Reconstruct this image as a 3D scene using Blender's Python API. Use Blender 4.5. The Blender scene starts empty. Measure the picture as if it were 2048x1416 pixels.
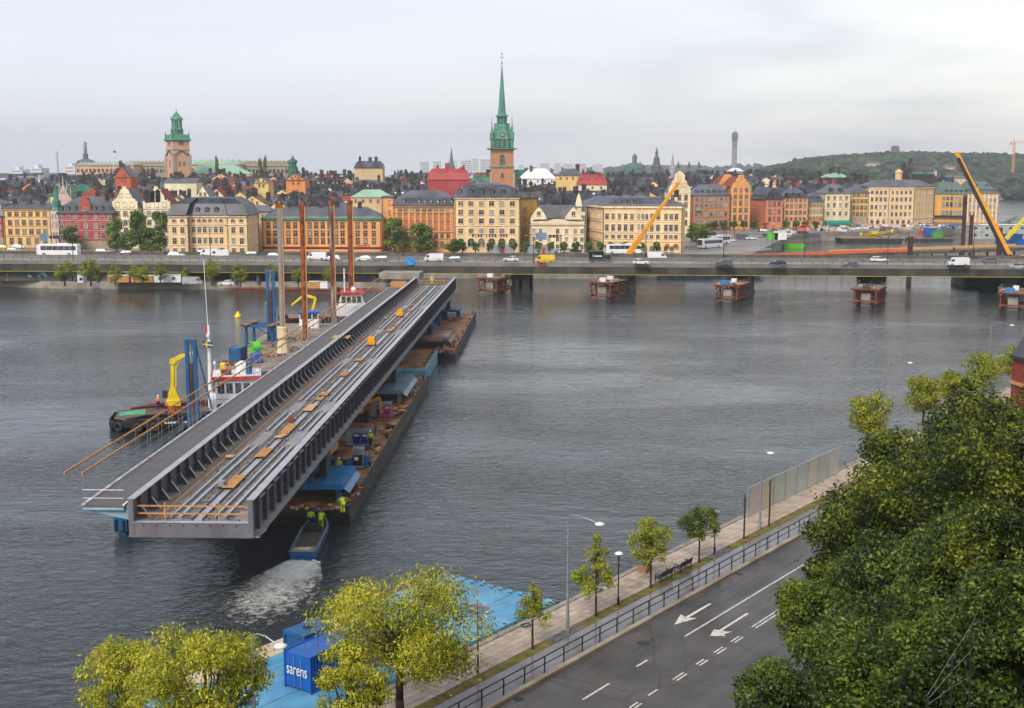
import bpy, math, random
import numpy as np
from mathutils import Vector, Matrix
R = random.Random(7)
NR = np.random.default_rng(11)
rad = math.radians
SC = bpy.context.scene
COL = SC.collection
F, H, HOR = 2500.0, 32.0, 342.0
PITCH = math.atan((708 - HOR) / F)

# ---------------------------------------------------------------- camera
cam = bpy.data.cameras.new('camera'); cam_o = bpy.data.objects.new('camera', cam); COL.objects.link(cam_o)
cam_o.location = (0, 0, H); cam_o.rotation_euler = (math.pi / 2 - PITCH, 0, 0)
cam.sensor_width = 36; cam.lens = 36 * F / 2048; cam.clip_start = 0.5; cam.clip_end = 30000
SC.camera = cam_o
# ---------------------------------------------------------------- sky: thin bright overcast over a Nishita sky
SUN_EL, SUN_AZ = 42.0, 205.0           # azimuth from +Y clockwise
wd = bpy.data.worlds.new('World'); SC.world = wd; wd.use_nodes = True
nt = wd.node_tree; nt.nodes.clear()
def wn(t, **k):
    n = nt.nodes.new(t)
    for a, b in k.items(): setattr(n, a, b)
    return n
out = wn('ShaderNodeOutputWorld'); bg = wn('ShaderNodeBackground'); add = wn('ShaderNodeAddShader')
bg2 = wn('ShaderNodeBackground')
sky = wn('ShaderNodeTexSky', sky_type='NISHITA', sun_disc=False, sun_elevation=rad(SUN_EL), sun_rotation=rad(SUN_AZ))
sky.dust_density = 3.0
bg.inputs[1].default_value = 0.05
nt.links.new(sky.outputs[0], bg.inputs[0])
tc = wn('ShaderNodeTexCoord'); sep = wn('ShaderNodeSeparateXYZ'); nt.links.new(tc.outputs['Generated'], sep.inputs[0])
def wm(op, a, b=None):
    n = wn('ShaderNodeMath', operation=op)
    for i, v in enumerate((a, b)):
        if v is None: continue
        if isinstance(v, (int, float)): n.inputs[i].default_value = v
        else: nt.links.new(v, n.inputs[i])
    return n.outputs[0]
zc = wm('ADD', wm('MAXIMUM', sep.outputs['Z'], 0.0), 0.10)
comb = wn('ShaderNodeCombineXYZ')
nt.links.new(wm('DIVIDE', sep.outputs['X'], zc), comb.inputs[0]); nt.links.new(wm('DIVIDE', sep.outputs['Y'], zc), comb.inputs[1])
nz = wn('ShaderNodeTexNoise'); nz.inputs['Scale'].default_value = 0.75; nz.inputs['Detail'].default_value = 7; nz.inputs['Roughness'].default_value = 0.52; nz.inputs['Distortion'].default_value = 0.35
nt.links.new(comb.outputs[0], nz.inputs['Vector'])
rp = wn('ShaderNodeValToRGB'); e = rp.color_ramp.elements
e[0].position = 0.30; e[0].color = (0.50, 0.52, 0.58, 1); e[1].position = 0.70; e[1].color = (0.82, 0.79, 0.74, 1)
x = e.new(0.46); x.color = (0.65, 0.665, 0.71, 1)
x = e.new(0.56); x.color = (0.72, 0.725, 0.745, 1)
nzb = wn('ShaderNodeTexNoise'); nzb.inputs['Scale'].default_value = 2.6; nzb.inputs['Detail'].default_value = 6; nzb.inputs['Roughness'].default_value = .5; nzb.inputs['Distortion'].default_value = .5
cmb2 = wn('ShaderNodeVectorMath', operation='MULTIPLY'); cmb2.inputs[1].default_value = (1, 1, 3.4); nt.links.new(tc.outputs['Generated'], cmb2.inputs[0]); nt.links.new(cmb2.outputs[0], nzb.inputs['Vector'])
brk = wm('MINIMUM', wm('MAXIMUM', wm('ADD', wm('MULTIPLY', sep.outputs['X'], 1.3), .25), 0.12), 1.0)
mixn = wm('ADD', wm('MULTIPLY', nz.outputs['Fac'], .45), wm('MULTIPLY', nzb.outputs['Fac'], .55))
nt.links.new(wm('ADD', wm('MULTIPLY', wm('MULTIPLY', wm('SUBTRACT', mixn, .5), 2.5), brk), .5), rp.inputs[0])
# broad second field: the cover is a little thicker to the north-west, thinner to the east
nz2 = wn('ShaderNodeTexNoise'); nz2.inputs['Scale'].default_value = 1.1; nz2.inputs['Detail'].default_value = 2
nt.links.new(tc.outputs['Generated'], nz2.inputs['Vector'])
thin = wm('ADD', wm('MULTIPLY', sep.outputs['X'], 0.55), wm('MULTIPLY', nz2.outputs['Fac'], 0.5))
r2 = wn('ShaderNodeValToRGB'); e = r2.color_ramp.elements
e[0].position = 0.0; e[0].color = (0.92, 0.95, 1.02, 1); e[1].position = 0.5; e[1].color = (1.14, 1.09, 0.99, 1)
nt.links.new(thin, r2.inputs[0])
mul = wn('ShaderNodeMix', data_type='RGBA', blend_type='MULTIPLY'); mul.inputs[0].default_value = 1
nt.links.new(rp.outputs[0], mul.inputs[6]); nt.links.new(r2.outputs[0], mul.inputs[7])
gr = wn('ShaderNodeMapRange'); gr.inputs[1].default_value = 0.0; gr.inputs[2].default_value = 0.38; gr.inputs[3].default_value = 1.02; gr.inputs[4].default_value = 0.49
nt.links.new(sep.outputs['Z'], gr.inputs[0]); nt.links.new(gr.outputs[0], bg2.inputs[1])      # whiter towards the horizon
nt.links.new(mul.outputs[2], bg2.inputs[0])
nt.links.new(bg.outputs[0], add.inputs[0]); nt.links.new(bg2.outputs[0], add.inputs[1]); nt.links.new(add.outputs[0], out.inputs[0])
# ---------------------------------------------------------------- veiled sun
sl = bpy.data.lights.new('sun', 'SUN'); sl.energy = 2.0; sl.angle = rad(20); sl.color = (1, 0.95, 0.87)
so = bpy.data.objects.new('sun', sl); COL.objects.link(so)
sd = Vector((math.sin(rad(SUN_AZ)) * math.cos(rad(SUN_EL)), math.cos(rad(SUN_AZ)) * math.cos(rad(SUN_EL)), math.sin(rad(SUN_EL))))
so.rotation_euler = sd.to_track_quat('Z', 'Y').to_euler(); so.location = (0, -50, 120)
vs = SC.view_settings; vs.view_transform = 'Standard'; vs.look = 'None'; vs.exposure = 0.32; vs.gamma = 1; vs.use_curve_mapping = False
HAZE = 1.4e-4
SC.cycles.use_denoising = True; SC.cycles.denoising_input_passes = 'RGB'
try: SC.cycles.denoiser = 'OPENIMAGEDENOISE'
except Exception: pass
SC.cycles.max_bounces = 6; SC.cycles.diffuse_bounces = 2; SC.cycles.glossy_bounces = 3; SC.cycles.transmission_bounces = 3
SC.cycles.transparent_max_bounces = 6; SC.cycles.volume_bounces = 0
SC.cycles.caustics_reflective = False; SC.cycles.caustics_refractive = False

# ---------------------------------------------------------------- measuring: photograph pixel -> place on a level or at a distance
def ray(px, py):
    r = (px - 1024) / F; d = (py - 708) / F
    return r, math.cos(PITCH) - d * math.sin(PITCH), -math.sin(PITCH) - d * math.cos(PITCH)
def W(px, py, z):
    a = ray(px, py); t = (z - H) / a[2]; return Vector((a[0] * t, a[1] * t, z))
def D(px, py, y):
    a = ray(px, py); t = y / a[1]; return Vector((a[0] * t, y, H + a[2] * t))
def ZA(py, y): return D(1024, py, y).z
def S(c):      # 8-bit display colour -> linear
    return tuple(((v / 255) / 12.92 if v <= 10 else ((v / 255 + .055) / 1.055) ** 2.4) for v in c)

# ---------------------------------------------------------------- materials
MATS = {}
def pm(name, col, rough=0.75, metal=0.0, var=0.16, vs=0.6, bump=0.0, bs=8.0, spec=0.5, col2=None, streak=0.0, rnd=0.0, thr=(0.35, 0.65), detail=4):
    """procedural paint: two colours mixed by a noise in world space, optional rain streaks, per-object tint and fine relief"""
    if name in MATS: return MATS[name]
    m = bpy.data.materials.new(name); m.use_nodes = True; t = m.node_tree; b = t.nodes['Principled BSDF']
    g = t.nodes.new('ShaderNodeNewGeometry')
    n = t.nodes.new('ShaderNodeTexNoise'); n.inputs['Scale'].default_value = vs; n.inputs['Detail'].default_value = detail
    src = g.outputs['Position']
    if streak:
        mp = t.nodes.new('ShaderNodeMapping'); mp.inputs['Scale'].default_value = (1, 1, streak); t.links.new(src, mp.inputs[0]); src = mp.outputs[0]
    t.links.new(src, n.inputs['Vector'])
    r = t.nodes.new('ShaderNodeValToRGB'); e = r.color_ramp.elements
    c2 = col2 or tuple(min(1, c * (1 + var)) for c in col); c1 = col if col2 else tuple(c * (1 - var) for c in col)
    e[0].position, e[1].position = thr; e[0].color = (*c1, 1); e[1].color = (*c2, 1)
    t.links.new(n.outputs['Fac'], r.inputs[0]); last = r.outputs[0]
    if rnd:
        oi = t.nodes.new('ShaderNodeObjectInfo'); mr = t.nodes.new('ShaderNodeMapRange')
        mr.inputs[3].default_value = 1 - rnd; mr.inputs[4].default_value = 1 + rnd
        t.links.new(oi.outputs['Random'], mr.inputs[0])
        hs = t.nodes.new('ShaderNodeHueSaturation'); t.links.new(mr.outputs[0], hs.inputs['Value']); t.links.new(last, hs.inputs['Color']); last = hs.outputs[0]
    t.links.new(last, b.inputs['Base Color'])
    b.inputs['Roughness'].default_value = rough; b.inputs['Metallic'].default_value = metal; b.inputs['Specular IOR Level'].default_value = spec
    if bump:
        n2 = t.nodes.new('ShaderNodeTexNoise'); n2.inputs['Scale'].default_value = bs; n2.inputs['Detail'].default_value = 3
        t.links.new(g.outputs['Position'], n2.inputs['Vector'])
        bp = t.nodes.new('ShaderNodeBump'); bp.inputs['Strength'].default_value = bump; bp.inputs['Distance'].default_value = 0.03
        t.links.new(n2.outputs['Fac'], bp.inputs['Height']); t.links.new(bp.outputs[0], b.inputs['Normal'])
    MATS[name] = m; return m
def paint(name, c, k=1.0, **kw): return pm(name, tuple(min(.85, v * k) for v in S(c)), **kw)
def leafmat(name, c1, c2, c3, vs=0.5):
    if name in MATS: return MATS[name]
    m = bpy.data.materials.new(name); m.use_nodes = True; t = m.node_tree; b = t.nodes['Principled BSDF']
    g = t.nodes.new('ShaderNodeNewGeometry')
    n = t.nodes.new('ShaderNodeTexNoise'); n.inputs['Scale'].default_value = vs; n.inputs['Detail'].default_value = 3
    t.links.new(g.outputs['Position'], n.inputs['Vector'])
    a = t.nodes.new('ShaderNodeMath'); a.operation = 'MULTIPLY_ADD'; a.inputs[1].default_value = 0.45; t.links.new(g.outputs['Random Per Island'], a.inputs[0])
    s = t.nodes.new('ShaderNodeMath'); s.operation = 'SUBTRACT'; s.inputs[1].default_value = 0.22; t.links.new(n.outputs['Fac'], s.inputs[0]); t.links.new(s.outputs[0], a.inputs[2])
    r = t.nodes.new('ShaderNodeValToRGB'); e = r.color_ramp.elements
    e[0].position = 0.28; e[0].color = (*c1, 1); e[1].position = 0.78; e[1].color = (*c3, 1); x = e.new(0.52); x.color = (*c2, 1)
    t.links.new(a.outputs[0], r.inputs[0]); t.links.new(r.outputs[0], b.inputs['Base Color'])
    b.inputs['Roughness'].default_value = 0.45; b.inputs['Specular IOR Level'].default_value = 0.35
    tr = t.nodes.new('ShaderNodeBsdfTranslucent'); t.links.new(r.outputs[0], tr.inputs[0])
    mx = t.nodes.new('ShaderNodeMixShader'); mx.inputs[0].default_value = 0.3; o = t.nodes['Material Output']
    t.links.new(b.outputs[0], mx.inputs[1]); t.links.new(tr.outputs[0], mx.inputs[2]); t.links.new(mx.outputs[0], o.inputs[0])
    MATS[name] = m; return m

def dirty(m, col, scale=.7, lo=.55, hi=.72, amt=.7, streak=1.0):
    """weathering over a finished paint: irregular patches of grime or rust"""
    t = m.node_tree; b = t.nodes['Principled BSDF']; g = t.nodes.new('ShaderNodeNewGeometry'); mp = t.nodes.new('ShaderNodeMapping'); mp.inputs['Scale'].default_value = (1, 1, streak); t.links.new(g.outputs['Position'], mp.inputs[0])
    n = t.nodes.new('ShaderNodeTexNoise'); n.inputs['Scale'].default_value = scale; n.inputs['Detail'].default_value = 10; n.inputs['Roughness'].default_value = .65; n.inputs['Distortion'].default_value = .6; t.links.new(mp.outputs[0], n.inputs['Vector'])
    r = t.nodes.new('ShaderNodeMapRange'); r.inputs[1].default_value = lo; r.inputs[2].default_value = hi; r.inputs[3].default_value = 0; r.inputs[4].default_value = amt; t.links.new(n.outputs['Fac'], r.inputs[0])
    x_ = t.nodes.new('ShaderNodeMix'); x_.data_type = 'RGBA'; t.links.new(r.outputs[0], x_.inputs[0]); t.links.new(b.inputs['Base Color'].links[0].from_socket, x_.inputs[6]); x_.inputs[7].default_value = (*col, 1); t.links.new(x_.outputs[2], b.inputs['Base Color']); return m
# ---------------------------------------------------------------- mesh building
class MB:
    def __init__(s): s.v = []; s.f = []; s.m = []
    def raw(s, vs_, fs, mi=0):
        o = len(s.v); s.v += [tuple(q) for q in vs_]; s.f += [tuple(i + o for i in f) for f in fs]; s.m += [mi] * len(fs); return s
    def box(s, x0, y0, z0, x1, y1, z1, mi=0):
        return s.raw([(x0, y0, z0), (x1, y0, z0), (x1, y1, z0), (x0, y1, z0), (x0, y0, z1), (x1, y0, z1), (x1, y1, z1), (x0, y1, z1)],
                     [(0, 3, 2, 1), (4, 5, 6, 7), (0, 1, 5, 4), (1, 2, 6, 5), (2, 3, 7, 6), (3, 0, 4, 7)], mi)
    def cb(s, c, d, mi=0, rz=0, ry=0, rx=0):      # box by centre and size, turned
        M = Matrix.Rotation(rz, 3, 'Z') @ Matrix.Rotation(ry, 3, 'Y') @ Matrix.Rotation(rx, 3, 'X'); c = Vector(c)
        q = [c + M @ Vector((a * d[0] / 2, b * d[1] / 2, e_ * d[2] / 2)) for e_ in (-1, 1) for a, b in ((-1, -1), (1, -1), (1, 1), (-1, 1))]
        return s.raw(q, [(0, 3, 2, 1), (4, 5, 6, 7), (0, 1, 5, 4), (1, 2, 6, 5), (2, 3, 7, 6), (3, 0, 4, 7)], mi)
    def ext(s, pts, vec, mi=0):                   # polygon swept along a vector
        n = len(pts); vec = Vector(vec); a = [Vector(q) for q in pts]; b = [q + vec for q in a]
        return s.raw(a + b, [tuple(range(n - 1, -1, -1)), tuple(range(n, 2 * n))] + [(i, (i + 1) % n, n + (i + 1) % n, n + i) for i in range(n)], mi)
    def poly(s, pts, mi=0): return s.raw(pts, [tuple(range(len(pts)))], mi)
    def cyl(s, p, q, r, r2=None, n=8, mi=0, caps=True):
        p, q = Vector(p), Vector(q); r2 = r if r2 is None else r2; d = (q - p)
        if d.length < 1e-6: return s
        d.normalize(); u = d.orthogonal().normalized(); w = d.cross(u); a = []
        for c, rr in ((p, r), (q, r2)):
            for i in range(n):
                t = 2 * math.pi * i / n; a.append(c + (u * math.cos(t) + w * math.sin(t)) * rr)
        fs = [(i, (i + 1) % n, n + (i + 1) % n, n + i) for i in range(n)]
        if caps: fs += [tuple(range(n - 1, -1, -1)), tuple(range(n, 2 * n))]
        return s.raw(a, fs, mi)
    def bar(s, p, q, w, h=None, mi=0):            # square bar between two points
        p, q = Vector(p), Vector(q); h = h or w; d = (q - p).normalized(); up = Vector((0, 0, 1)) if abs(d.z) < .95 else Vector((0, 1, 0))
        x = d.cross(up).normalized() * w / 2; y = x.cross(d).normalized() * h / 2
        a = [c + i * x + j * y for c in (p, q) for i, j in ((-1, -1), (1, -1), (1, 1), (-1, 1))]
        return s.raw(a, [(0, 3, 2, 1), (4, 5, 6, 7), (0, 1, 5, 4), (1, 2, 6, 5), (2, 3, 7, 6), (3, 0, 4, 7)], mi)
    def tube(s, pts, r, n=6, mi=0):
        for i in range(len(pts) - 1):
            a = r[i] if isinstance(r, (list, tuple)) else r; b = r[i + 1] if isinstance(r, (list, tuple)) else r
            s.cyl(pts[i], pts[i + 1], a, b, n, mi)
        return s
    def lathe(s, prof, c=(0, 0, 0), n=12, mi=0, rot=0.0, sx=1, sy=1):
        c = Vector(c); a = []; k = len(prof)
        for rr, z in prof:
            for i in range(n):
                t = 2 * math.pi * i / n + rot; a.append(c + Vector((rr * math.cos(t) * sx, rr * math.sin(t) * sy, z)))
        fs = [(j * n + i, j * n + (i + 1) % n, (j + 1) * n + (i + 1) % n, (j + 1) * n + i) for j in range(k - 1) for i in range(n)]
        fs += [tuple(range(n - 1, -1, -1)), tuple(range((k - 1) * n, k * n))]
        return s.raw(a, fs, mi)
    def ball(s, c, r, n=8, mi=0, sz=1.0):
        return s.lathe([(r * max(.02, math.sin(math.pi * i / (n // 2 + 1))), -r * sz * math.cos(math.pi * i / (n // 2 + 1))) for i in range(n // 2 + 2)], c, n, mi)
    def mesh(s, name, mats, smooth=False):
        me = bpy.data.meshes.new(name); me.from_pydata(s.v, [], s.f)
        for m in (mats if isinstance(mats, (list, tuple)) else [mats]): me.materials.append(m)
        me.polygons.foreach_set('material_index', s.m)
        if smooth: me.polygons.foreach_set('use_smooth', [True] * len(s.f))
        me.update(); return me
    def build(s, name, mats, parent=None, loc=None, rz=0, smooth=False):
        return put(name, s.mesh(name, mats, smooth), parent, loc, rz)
def put(name, me, parent=None, loc=None, rz=0, sc=None):
    o = bpy.data.objects.new(name, me); COL.objects.link(o)
    if parent: o.parent = parent
    if loc is not None: o.location = loc
    if rz: o.rotation_euler = (0, 0, rz)
    if sc is not None: o.scale = sc if hasattr(sc, '__len__') else (sc, sc, sc)
    return o
LABELS = {}
def tag(o, label, cat, group=None, kind=None):
    LABELS[label] = LABELS.get(label, 0) + 1
    o['label'] = label; o['category'] = cat
    if group: o['group'] = group
    if kind: o['kind'] = kind
    return o
def thing(name, label, cat, loc=(0, 0, 0), rz=0, group=None):
    o = bpy.data.objects.new(name, None); COL.objects.link(o); o.location = loc; o.rotation_euler = (0, 0, rz); o.empty_display_size = .2
    return tag(o, label, cat, group)
def struct(o, label=None):
    o['kind'] = 'structure'
    if label: o['label'] = label
    return o
def clone(root, loc, rz=0, label=None, sc=None, group=None, swap=None):
    """a copy of a thing with copies of its parts and sub-parts; swap = {old material: new material}"""
    def cp(o, par):
        c = o.copy(); COL.objects.link(c); c.parent = par
        if swap and c.type == 'MESH':
            for sl_ in c.material_slots:
                if sl_.material in swap:
                    nm = swap[sl_.material]; sl_.link = 'OBJECT'; sl_.material = nm
        for ch in o.children: cp(ch, c)
        return c
    r = cp(root, None); r.location = loc; r.rotation_euler = (0, 0, rz)
    if sc is not None: r.scale = sc if hasattr(sc, '__len__') else (sc, sc, sc)
    if label: r['label'] = label; LABELS[label] = LABELS.get(label, 0) + 1
    if group: r['group'] = group
    return r
PROTO = []
def drop(root):      # delete a pattern that was only there to be copied
    for ch in list(root.children): drop(ch)
    bpy.data.objects.remove(root)

def leaves(clumps, n, size, aspect=0.55, up=0.3, shell=0.55, droop=0.0):
    """leaf quads scattered through ellipsoid clumps (cx,cy,cz,rx,ry,rz); returns a mesh datablock"""
    C = np.array(clumps, float); vol = (C[:, 3] * C[:, 4] * C[:, 5]) ** (2 / 3); pick = NR.choice(len(C), n, p=vol / vol.sum())
    d = NR.normal(size=(n, 3)); d /= np.linalg.norm(d, axis=1)[:, None]
    rr = shell + (1 - shell) * NR.random(n) ** 0.6; rr *= 0.9 + 0.25 * NR.random(n); far_ = NR.random(n) < .09; rr[far_] *= 1.0 + .75 * NR.random(int(far_.sum()))
    P = C[pick, :3] + d * rr[:, None] * C[pick, 3:6]
    nn = d * 0.8 + NR.normal(size=(n, 3)) * 0.55 + np.array([0, 0, up]); nn /= np.linalg.norm(nn, axis=1)[:, None]
    t = NR.normal(size=(n, 3)); t[:, 2] -= droop; t -= (t * nn).sum(1)[:, None] * nn; t /= np.linalg.norm(t, axis=1)[:, None]
    b = np.cross(nn, t); sz = size * (0.45 + 1.2 * NR.random(n) ** 1.5)
    L = t * sz[:, None]; B = b * (sz * aspect)[:, None]; bend = nn * (sz * 0.15)[:, None]
    V = np.stack([P - L * .5, P + B * .5 - bend, P + L * .5, P - B * .5 - bend], 1).reshape(-1, 3)
    return qmesh('leaves', V, n)
def qmesh(name, V, n):
    me = bpy.data.meshes.new(name); me.vertices.add(4 * n); me.vertices.foreach_set('co', V.astype(np.float32).ravel())
    me.loops.add(4 * n); me.loops.foreach_set('vertex_index', np.arange(4 * n, dtype=np.int32))
    me.polygons.add(n); me.polygons.foreach_set('loop_start', np.arange(0, 4 * n, 4, dtype=np.int32))
    try: me.polygons.foreach_set('loop_total', np.full(n, 4, dtype=np.int32))
    except Exception: pass
    me.update(calc_edges=True); return me
def grid_mesh(name, X, Y, Z):
    h, w = X.shape; V = np.stack([X, Y, Z], -1).reshape(-1, 3)
    fs = [(j * w + i, j * w + i + 1, (j + 1) * w + i + 1, (j + 1) * w + i) for j in range(h - 1) for i in range(w - 1)]
    me = bpy.data.meshes.new(name); me.from_pydata(V.tolist(), [], fs); me.update(); return me

# ---------------------------------------------------------------- palette
M = {}
M['steel'] = pm('steel_paint', S((98, 96, 101)), rough=.45, col2=S((122, 120, 124)), vs=.5, streak=.3, detail=8)
M['steel_dark'] = pm('steel_dark_paint', S((86, 85, 90)), rough=.45, var=.15, vs=1.2)  # slightly darker grey paint for ribs and trough walls
M['steel_top'] = pm('wet_flange_sheen', S((168, 168, 174)), rough=.3, var=.10, vs=.8)  # wet steel; reflected sky put into the pale base colour
M['deckfloor'] = pm('wet_steel_floor', S((120, 114, 110)), rough=.35, col2=S((158, 155, 155)), vs=1.6)
M['rail'] = pm('bright_rail', S((190, 196, 206)), rough=.3, metal=.3, var=.1)
M['clip'] = pm('rusty_clip', S((84, 60, 50)), rough=.7, col2=S((150, 146, 146)), vs=5)
M['rust'] = pm('rust', S((92, 46, 24)), rough=.85, col2=S((168, 92, 44)), vs=2.2, streak=.35, bump=.3)
M['rustgrey'] = pm('rusty_grey_pile', S((104, 52, 28)), rough=.8, col2=S((150, 146, 142)), vs=1.4, streak=.12, thr=(.42, .6))
M['greypile'] = pm('grey_pile', S((146, 142, 140)), rough=.75, col2=S((118, 84, 62)), vs=1.6, streak=.12, thr=(.5, .75))
M['rustdeck'] = pm('rusty_barge_deck', S((88, 60, 42)), rough=.7, col2=S((172, 126, 86)), vs=.5, detail=8)
M['hull'] = pm('scuffed_dark_hull', S((52, 50, 50)), rough=.6, col2=S((96, 90, 84)), vs=.7, streak=.5)
M['blue'] = pm('blue_machine_paint', S((22, 88, 140)), rough=.4, var=.22, vs=.8)
M['bluel'] = pm('light_blue_deck_paint', S((72, 146, 190)), rough=.5, col2=S((116, 176, 206)), vs=.4, detail=9)
M['bluec'] = pm('container_blue', S((20, 92, 178)), rough=.4, var=.12)
M['cyan'] = pm('faded_blue_side', S((120, 178, 200)), rough=.5, col2=S((150, 196, 210)), vs=1.1, streak=.3)
M['white'] = paint('white_paint', (235, 235, 235), rough=.45, var=.06)
M['offwhite'] = paint('off_white', (214, 212, 205), rough=.6, var=.1)
M['black'] = pm('black_rubber', (.015, .015, .016), rough=.6, var=.3)
M['dark'] = pm('dark_metal', (.03, .031, .034), rough=.5, var=.3)
M['darkrail'] = pm('dark_green_iron', (.035, .04, .042), rough=.45, var=.2)
M['grey'] = paint('grey_paint', (150, 152, 156), rough=.5, var=.1)
M['galv'] = pm('galvanised_steel', S((158, 166, 172)), rough=.35, metal=.4, var=.1, vs=3)
M['red'] = paint('red_paint', (200, 40, 40), rough=.45)
M['redox'] = pm('red_oxide_steel', S((104, 46, 34)), rough=.8, col2=S((150, 82, 60)), vs=1.1, detail=8)
M['orange'] = paint('safety_orange', (240, 100, 30), rough=.5)
M['hivis'] = paint('hi_vis_yellow', (205, 235, 40), k=.9, rough=.6)
M['yellow'] = paint('machine_yellow', (240, 205, 20), rough=.45)
M['craney'] = paint('crane_orange_yellow', (245, 160, 15), rough=.4, var=.08)
M['green'] = paint('bright_green', (90, 200, 30), rough=.5)
M['wood'] = pm('fresh_timber', S((196, 148, 92)), rough=.75, col2=S((232, 188, 130)), vs=4, streak=.2)
M['woodo'] = pm('orange_timber', S((206, 154, 92)), rough=.7, col2=S((182, 124, 66)), vs=3)
M['navy'] = paint('navy_cloth', (32, 40, 80), rough=.8)
M['skin'] = paint('skin', (205, 160, 130), rough=.6)
M['glass'] = pm('dark_glass', (.035, .042, .05), rough=.08, var=.4, vs=.15, spec=.8)
M['glassl'] = pm('pale_blind_glass', S((150, 150, 145)), rough=.25, var=.25, vs=.3)
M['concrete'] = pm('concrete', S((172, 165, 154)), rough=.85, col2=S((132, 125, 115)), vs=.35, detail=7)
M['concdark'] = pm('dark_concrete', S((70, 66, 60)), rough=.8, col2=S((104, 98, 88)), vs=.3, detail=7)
def road_mat():
    m = pm('wet_asphalt', S((66, 61, 60)), rough=.42, col2=S((88, 82, 80)), vs=.35, detail=9, bump=.2, bs=30); t = m.node_tree; b = t.nodes['Principled BSDF']
    g = t.nodes.new('ShaderNodeNewGeometry'); mp = t.nodes.new('ShaderNodeMapping'); mp.vector_type = 'TEXTURE'; mp.inputs['Rotation'].default_value = (0, 0, -rad(36.7)); mp.inputs['Scale'].default_value = (.55, 14, 1); t.links.new(g.outputs['Position'], mp.inputs[0])
    n = t.nodes.new('ShaderNodeTexNoise'); n.inputs['Scale'].default_value = 1; n.inputs['Detail'].default_value = 5; t.links.new(mp.outputs[0], n.inputs['Vector'])         # polished wheel tracks along the lanes
    v = t.nodes.new('ShaderNodeTexVoronoi'); v.feature = 'DISTANCE_TO_EDGE'; v.inputs['Scale'].default_value = .23
    n3 = t.nodes.new('ShaderNodeTexNoise'); n3.inputs['Scale'].default_value = .8; n3.inputs['Detail'].default_value = 6; t.links.new(g.outputs['Position'], n3.inputs['Vector'])
    vm = t.nodes.new('ShaderNodeMix'); vm.data_type = 'VECTOR'; vm.inputs[0].default_value = .35; t.links.new(g.outputs['Position'], vm.inputs[4]); t.links.new(n3.outputs['Color'], vm.inputs[5]); t.links.new(vm.outputs[1], v.inputs['Vector'])
    cr = t.nodes.new('ShaderNodeMapRange'); cr.inputs[1].default_value = 0; cr.inputs[2].default_value = .012; cr.inputs[3].default_value = .62; cr.inputs[4].default_value = 1; t.links.new(v.outputs['Distance'], cr.inputs[0])
    tk = t.nodes.new('ShaderNodeMapRange'); tk.inputs[1].default_value = .3; tk.inputs[2].default_value = .7; tk.inputs[3].default_value = .72; tk.inputs[4].default_value = 1.28; t.links.new(n.outputs['Fac'], tk.inputs[0])
    mu = t.nodes.new('ShaderNodeMath'); mu.operation = 'MULTIPLY'; t.links.new(cr.outputs[0], mu.inputs[0]); t.links.new(tk.outputs[0], mu.inputs[1])
    src = b.inputs['Base Color'].links[0].from_socket; hs = t.nodes.new('ShaderNodeHueSaturation'); t.links.new(src, hs.inputs['Color']); t.links.new(mu.outputs[0], hs.inputs['Value']); t.links.new(hs.outputs[0], b.inputs['Base Color'])
    rr = t.nodes.new('ShaderNodeMapRange'); rr.inputs[1].default_value = .35; rr.inputs[2].default_value = .65; rr.inputs[3].default_value = .22; rr.inputs[4].default_value = .55; t.links.new(n.outputs['Fac'], rr.inputs[0]); t.links.new(rr.outputs[0], b.inputs['Roughness']); return m
M['asph'] = road_mat()
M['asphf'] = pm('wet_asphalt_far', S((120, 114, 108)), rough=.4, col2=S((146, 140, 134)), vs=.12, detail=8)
M['linew'] = pm('road_paint', S((222, 218, 202)), rough=.6, col2=S((150, 145, 138)), vs=3.2, thr=(.5, .72), detail=8)
M['copper'] = pm('green_copper', S((52, 116, 98)), rough=.55, col2=S((92, 154, 132)), vs=.35, streak=.35)
M['copperd'] = pm('dark_green_copper', S((36, 80, 66)), rough=.55, col2=S((66, 124, 100)), vs=.5)
M['copperp'] = pm('pale_copper', S((134, 176, 152)), rough=.55, col2=S((160, 194, 170)), vs=.1)
M['roofb'] = pm('black_sheet_roof', S((38, 39, 46)), rough=.42, col2=S((78, 80, 90)), vs=.2, rnd=.55, detail=8)
M['roofg'] = pm('grey_sheet_roof', S((80, 80, 88)), rough=.46, col2=S((108, 108, 116)), vs=.12, rnd=.12)
M['rooft'] = pm('red_tile_roof', S((134, 62, 44)), rough=.8, var=.2, vs=.6, rnd=.15)
M['roofr'] = pm('red_sheet_roof', S((164, 62, 60)), rough=.5, var=.12, vs=.2)
M['chim'] = pm('sooty_chimney', S((36, 35, 40)), rough=.8, col2=S((80, 74, 72)), vs=.5, rnd=.4)
M['bark'] = pm('bark', S((60, 50, 40)), rough=.9, var=.3, vs=3)
M['tyre'] = M['black']
dirty(M['steel'], S((104, 78, 60)), .5, .6, .74, .55, .25); dirty(M['deckfloor'], S((84, 64, 50)), .8, .5, .68, .6); dirty(M['bluel'], S((112, 116, 112)), .35, .5, .66, .65); dirty(M['bluel'], S((92, 66, 50)), 1.6, .64, .7, .8); dirty(M['bluec'], S((52, 66, 92)), .6, .52, .68, .6); dirty(M['blue'], S((60, 58, 60)), .9, .56, .7, .6); dirty(M['steel_top'], S((128, 118, 110)), .6, .54, .68, .7); dirty(M['hull'], S((110, 70, 46)), .6, .55, .68, .7, .4); dirty(M['yellow'], S((120, 96, 40)), 1.2, .6, .72, .6); dirty(M['white'], S((170, 160, 146)), .8, .58, .72, .5, .3); dirty(M['asphf'], S((84, 80, 78)), .15, .5, .64, .6)
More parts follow.
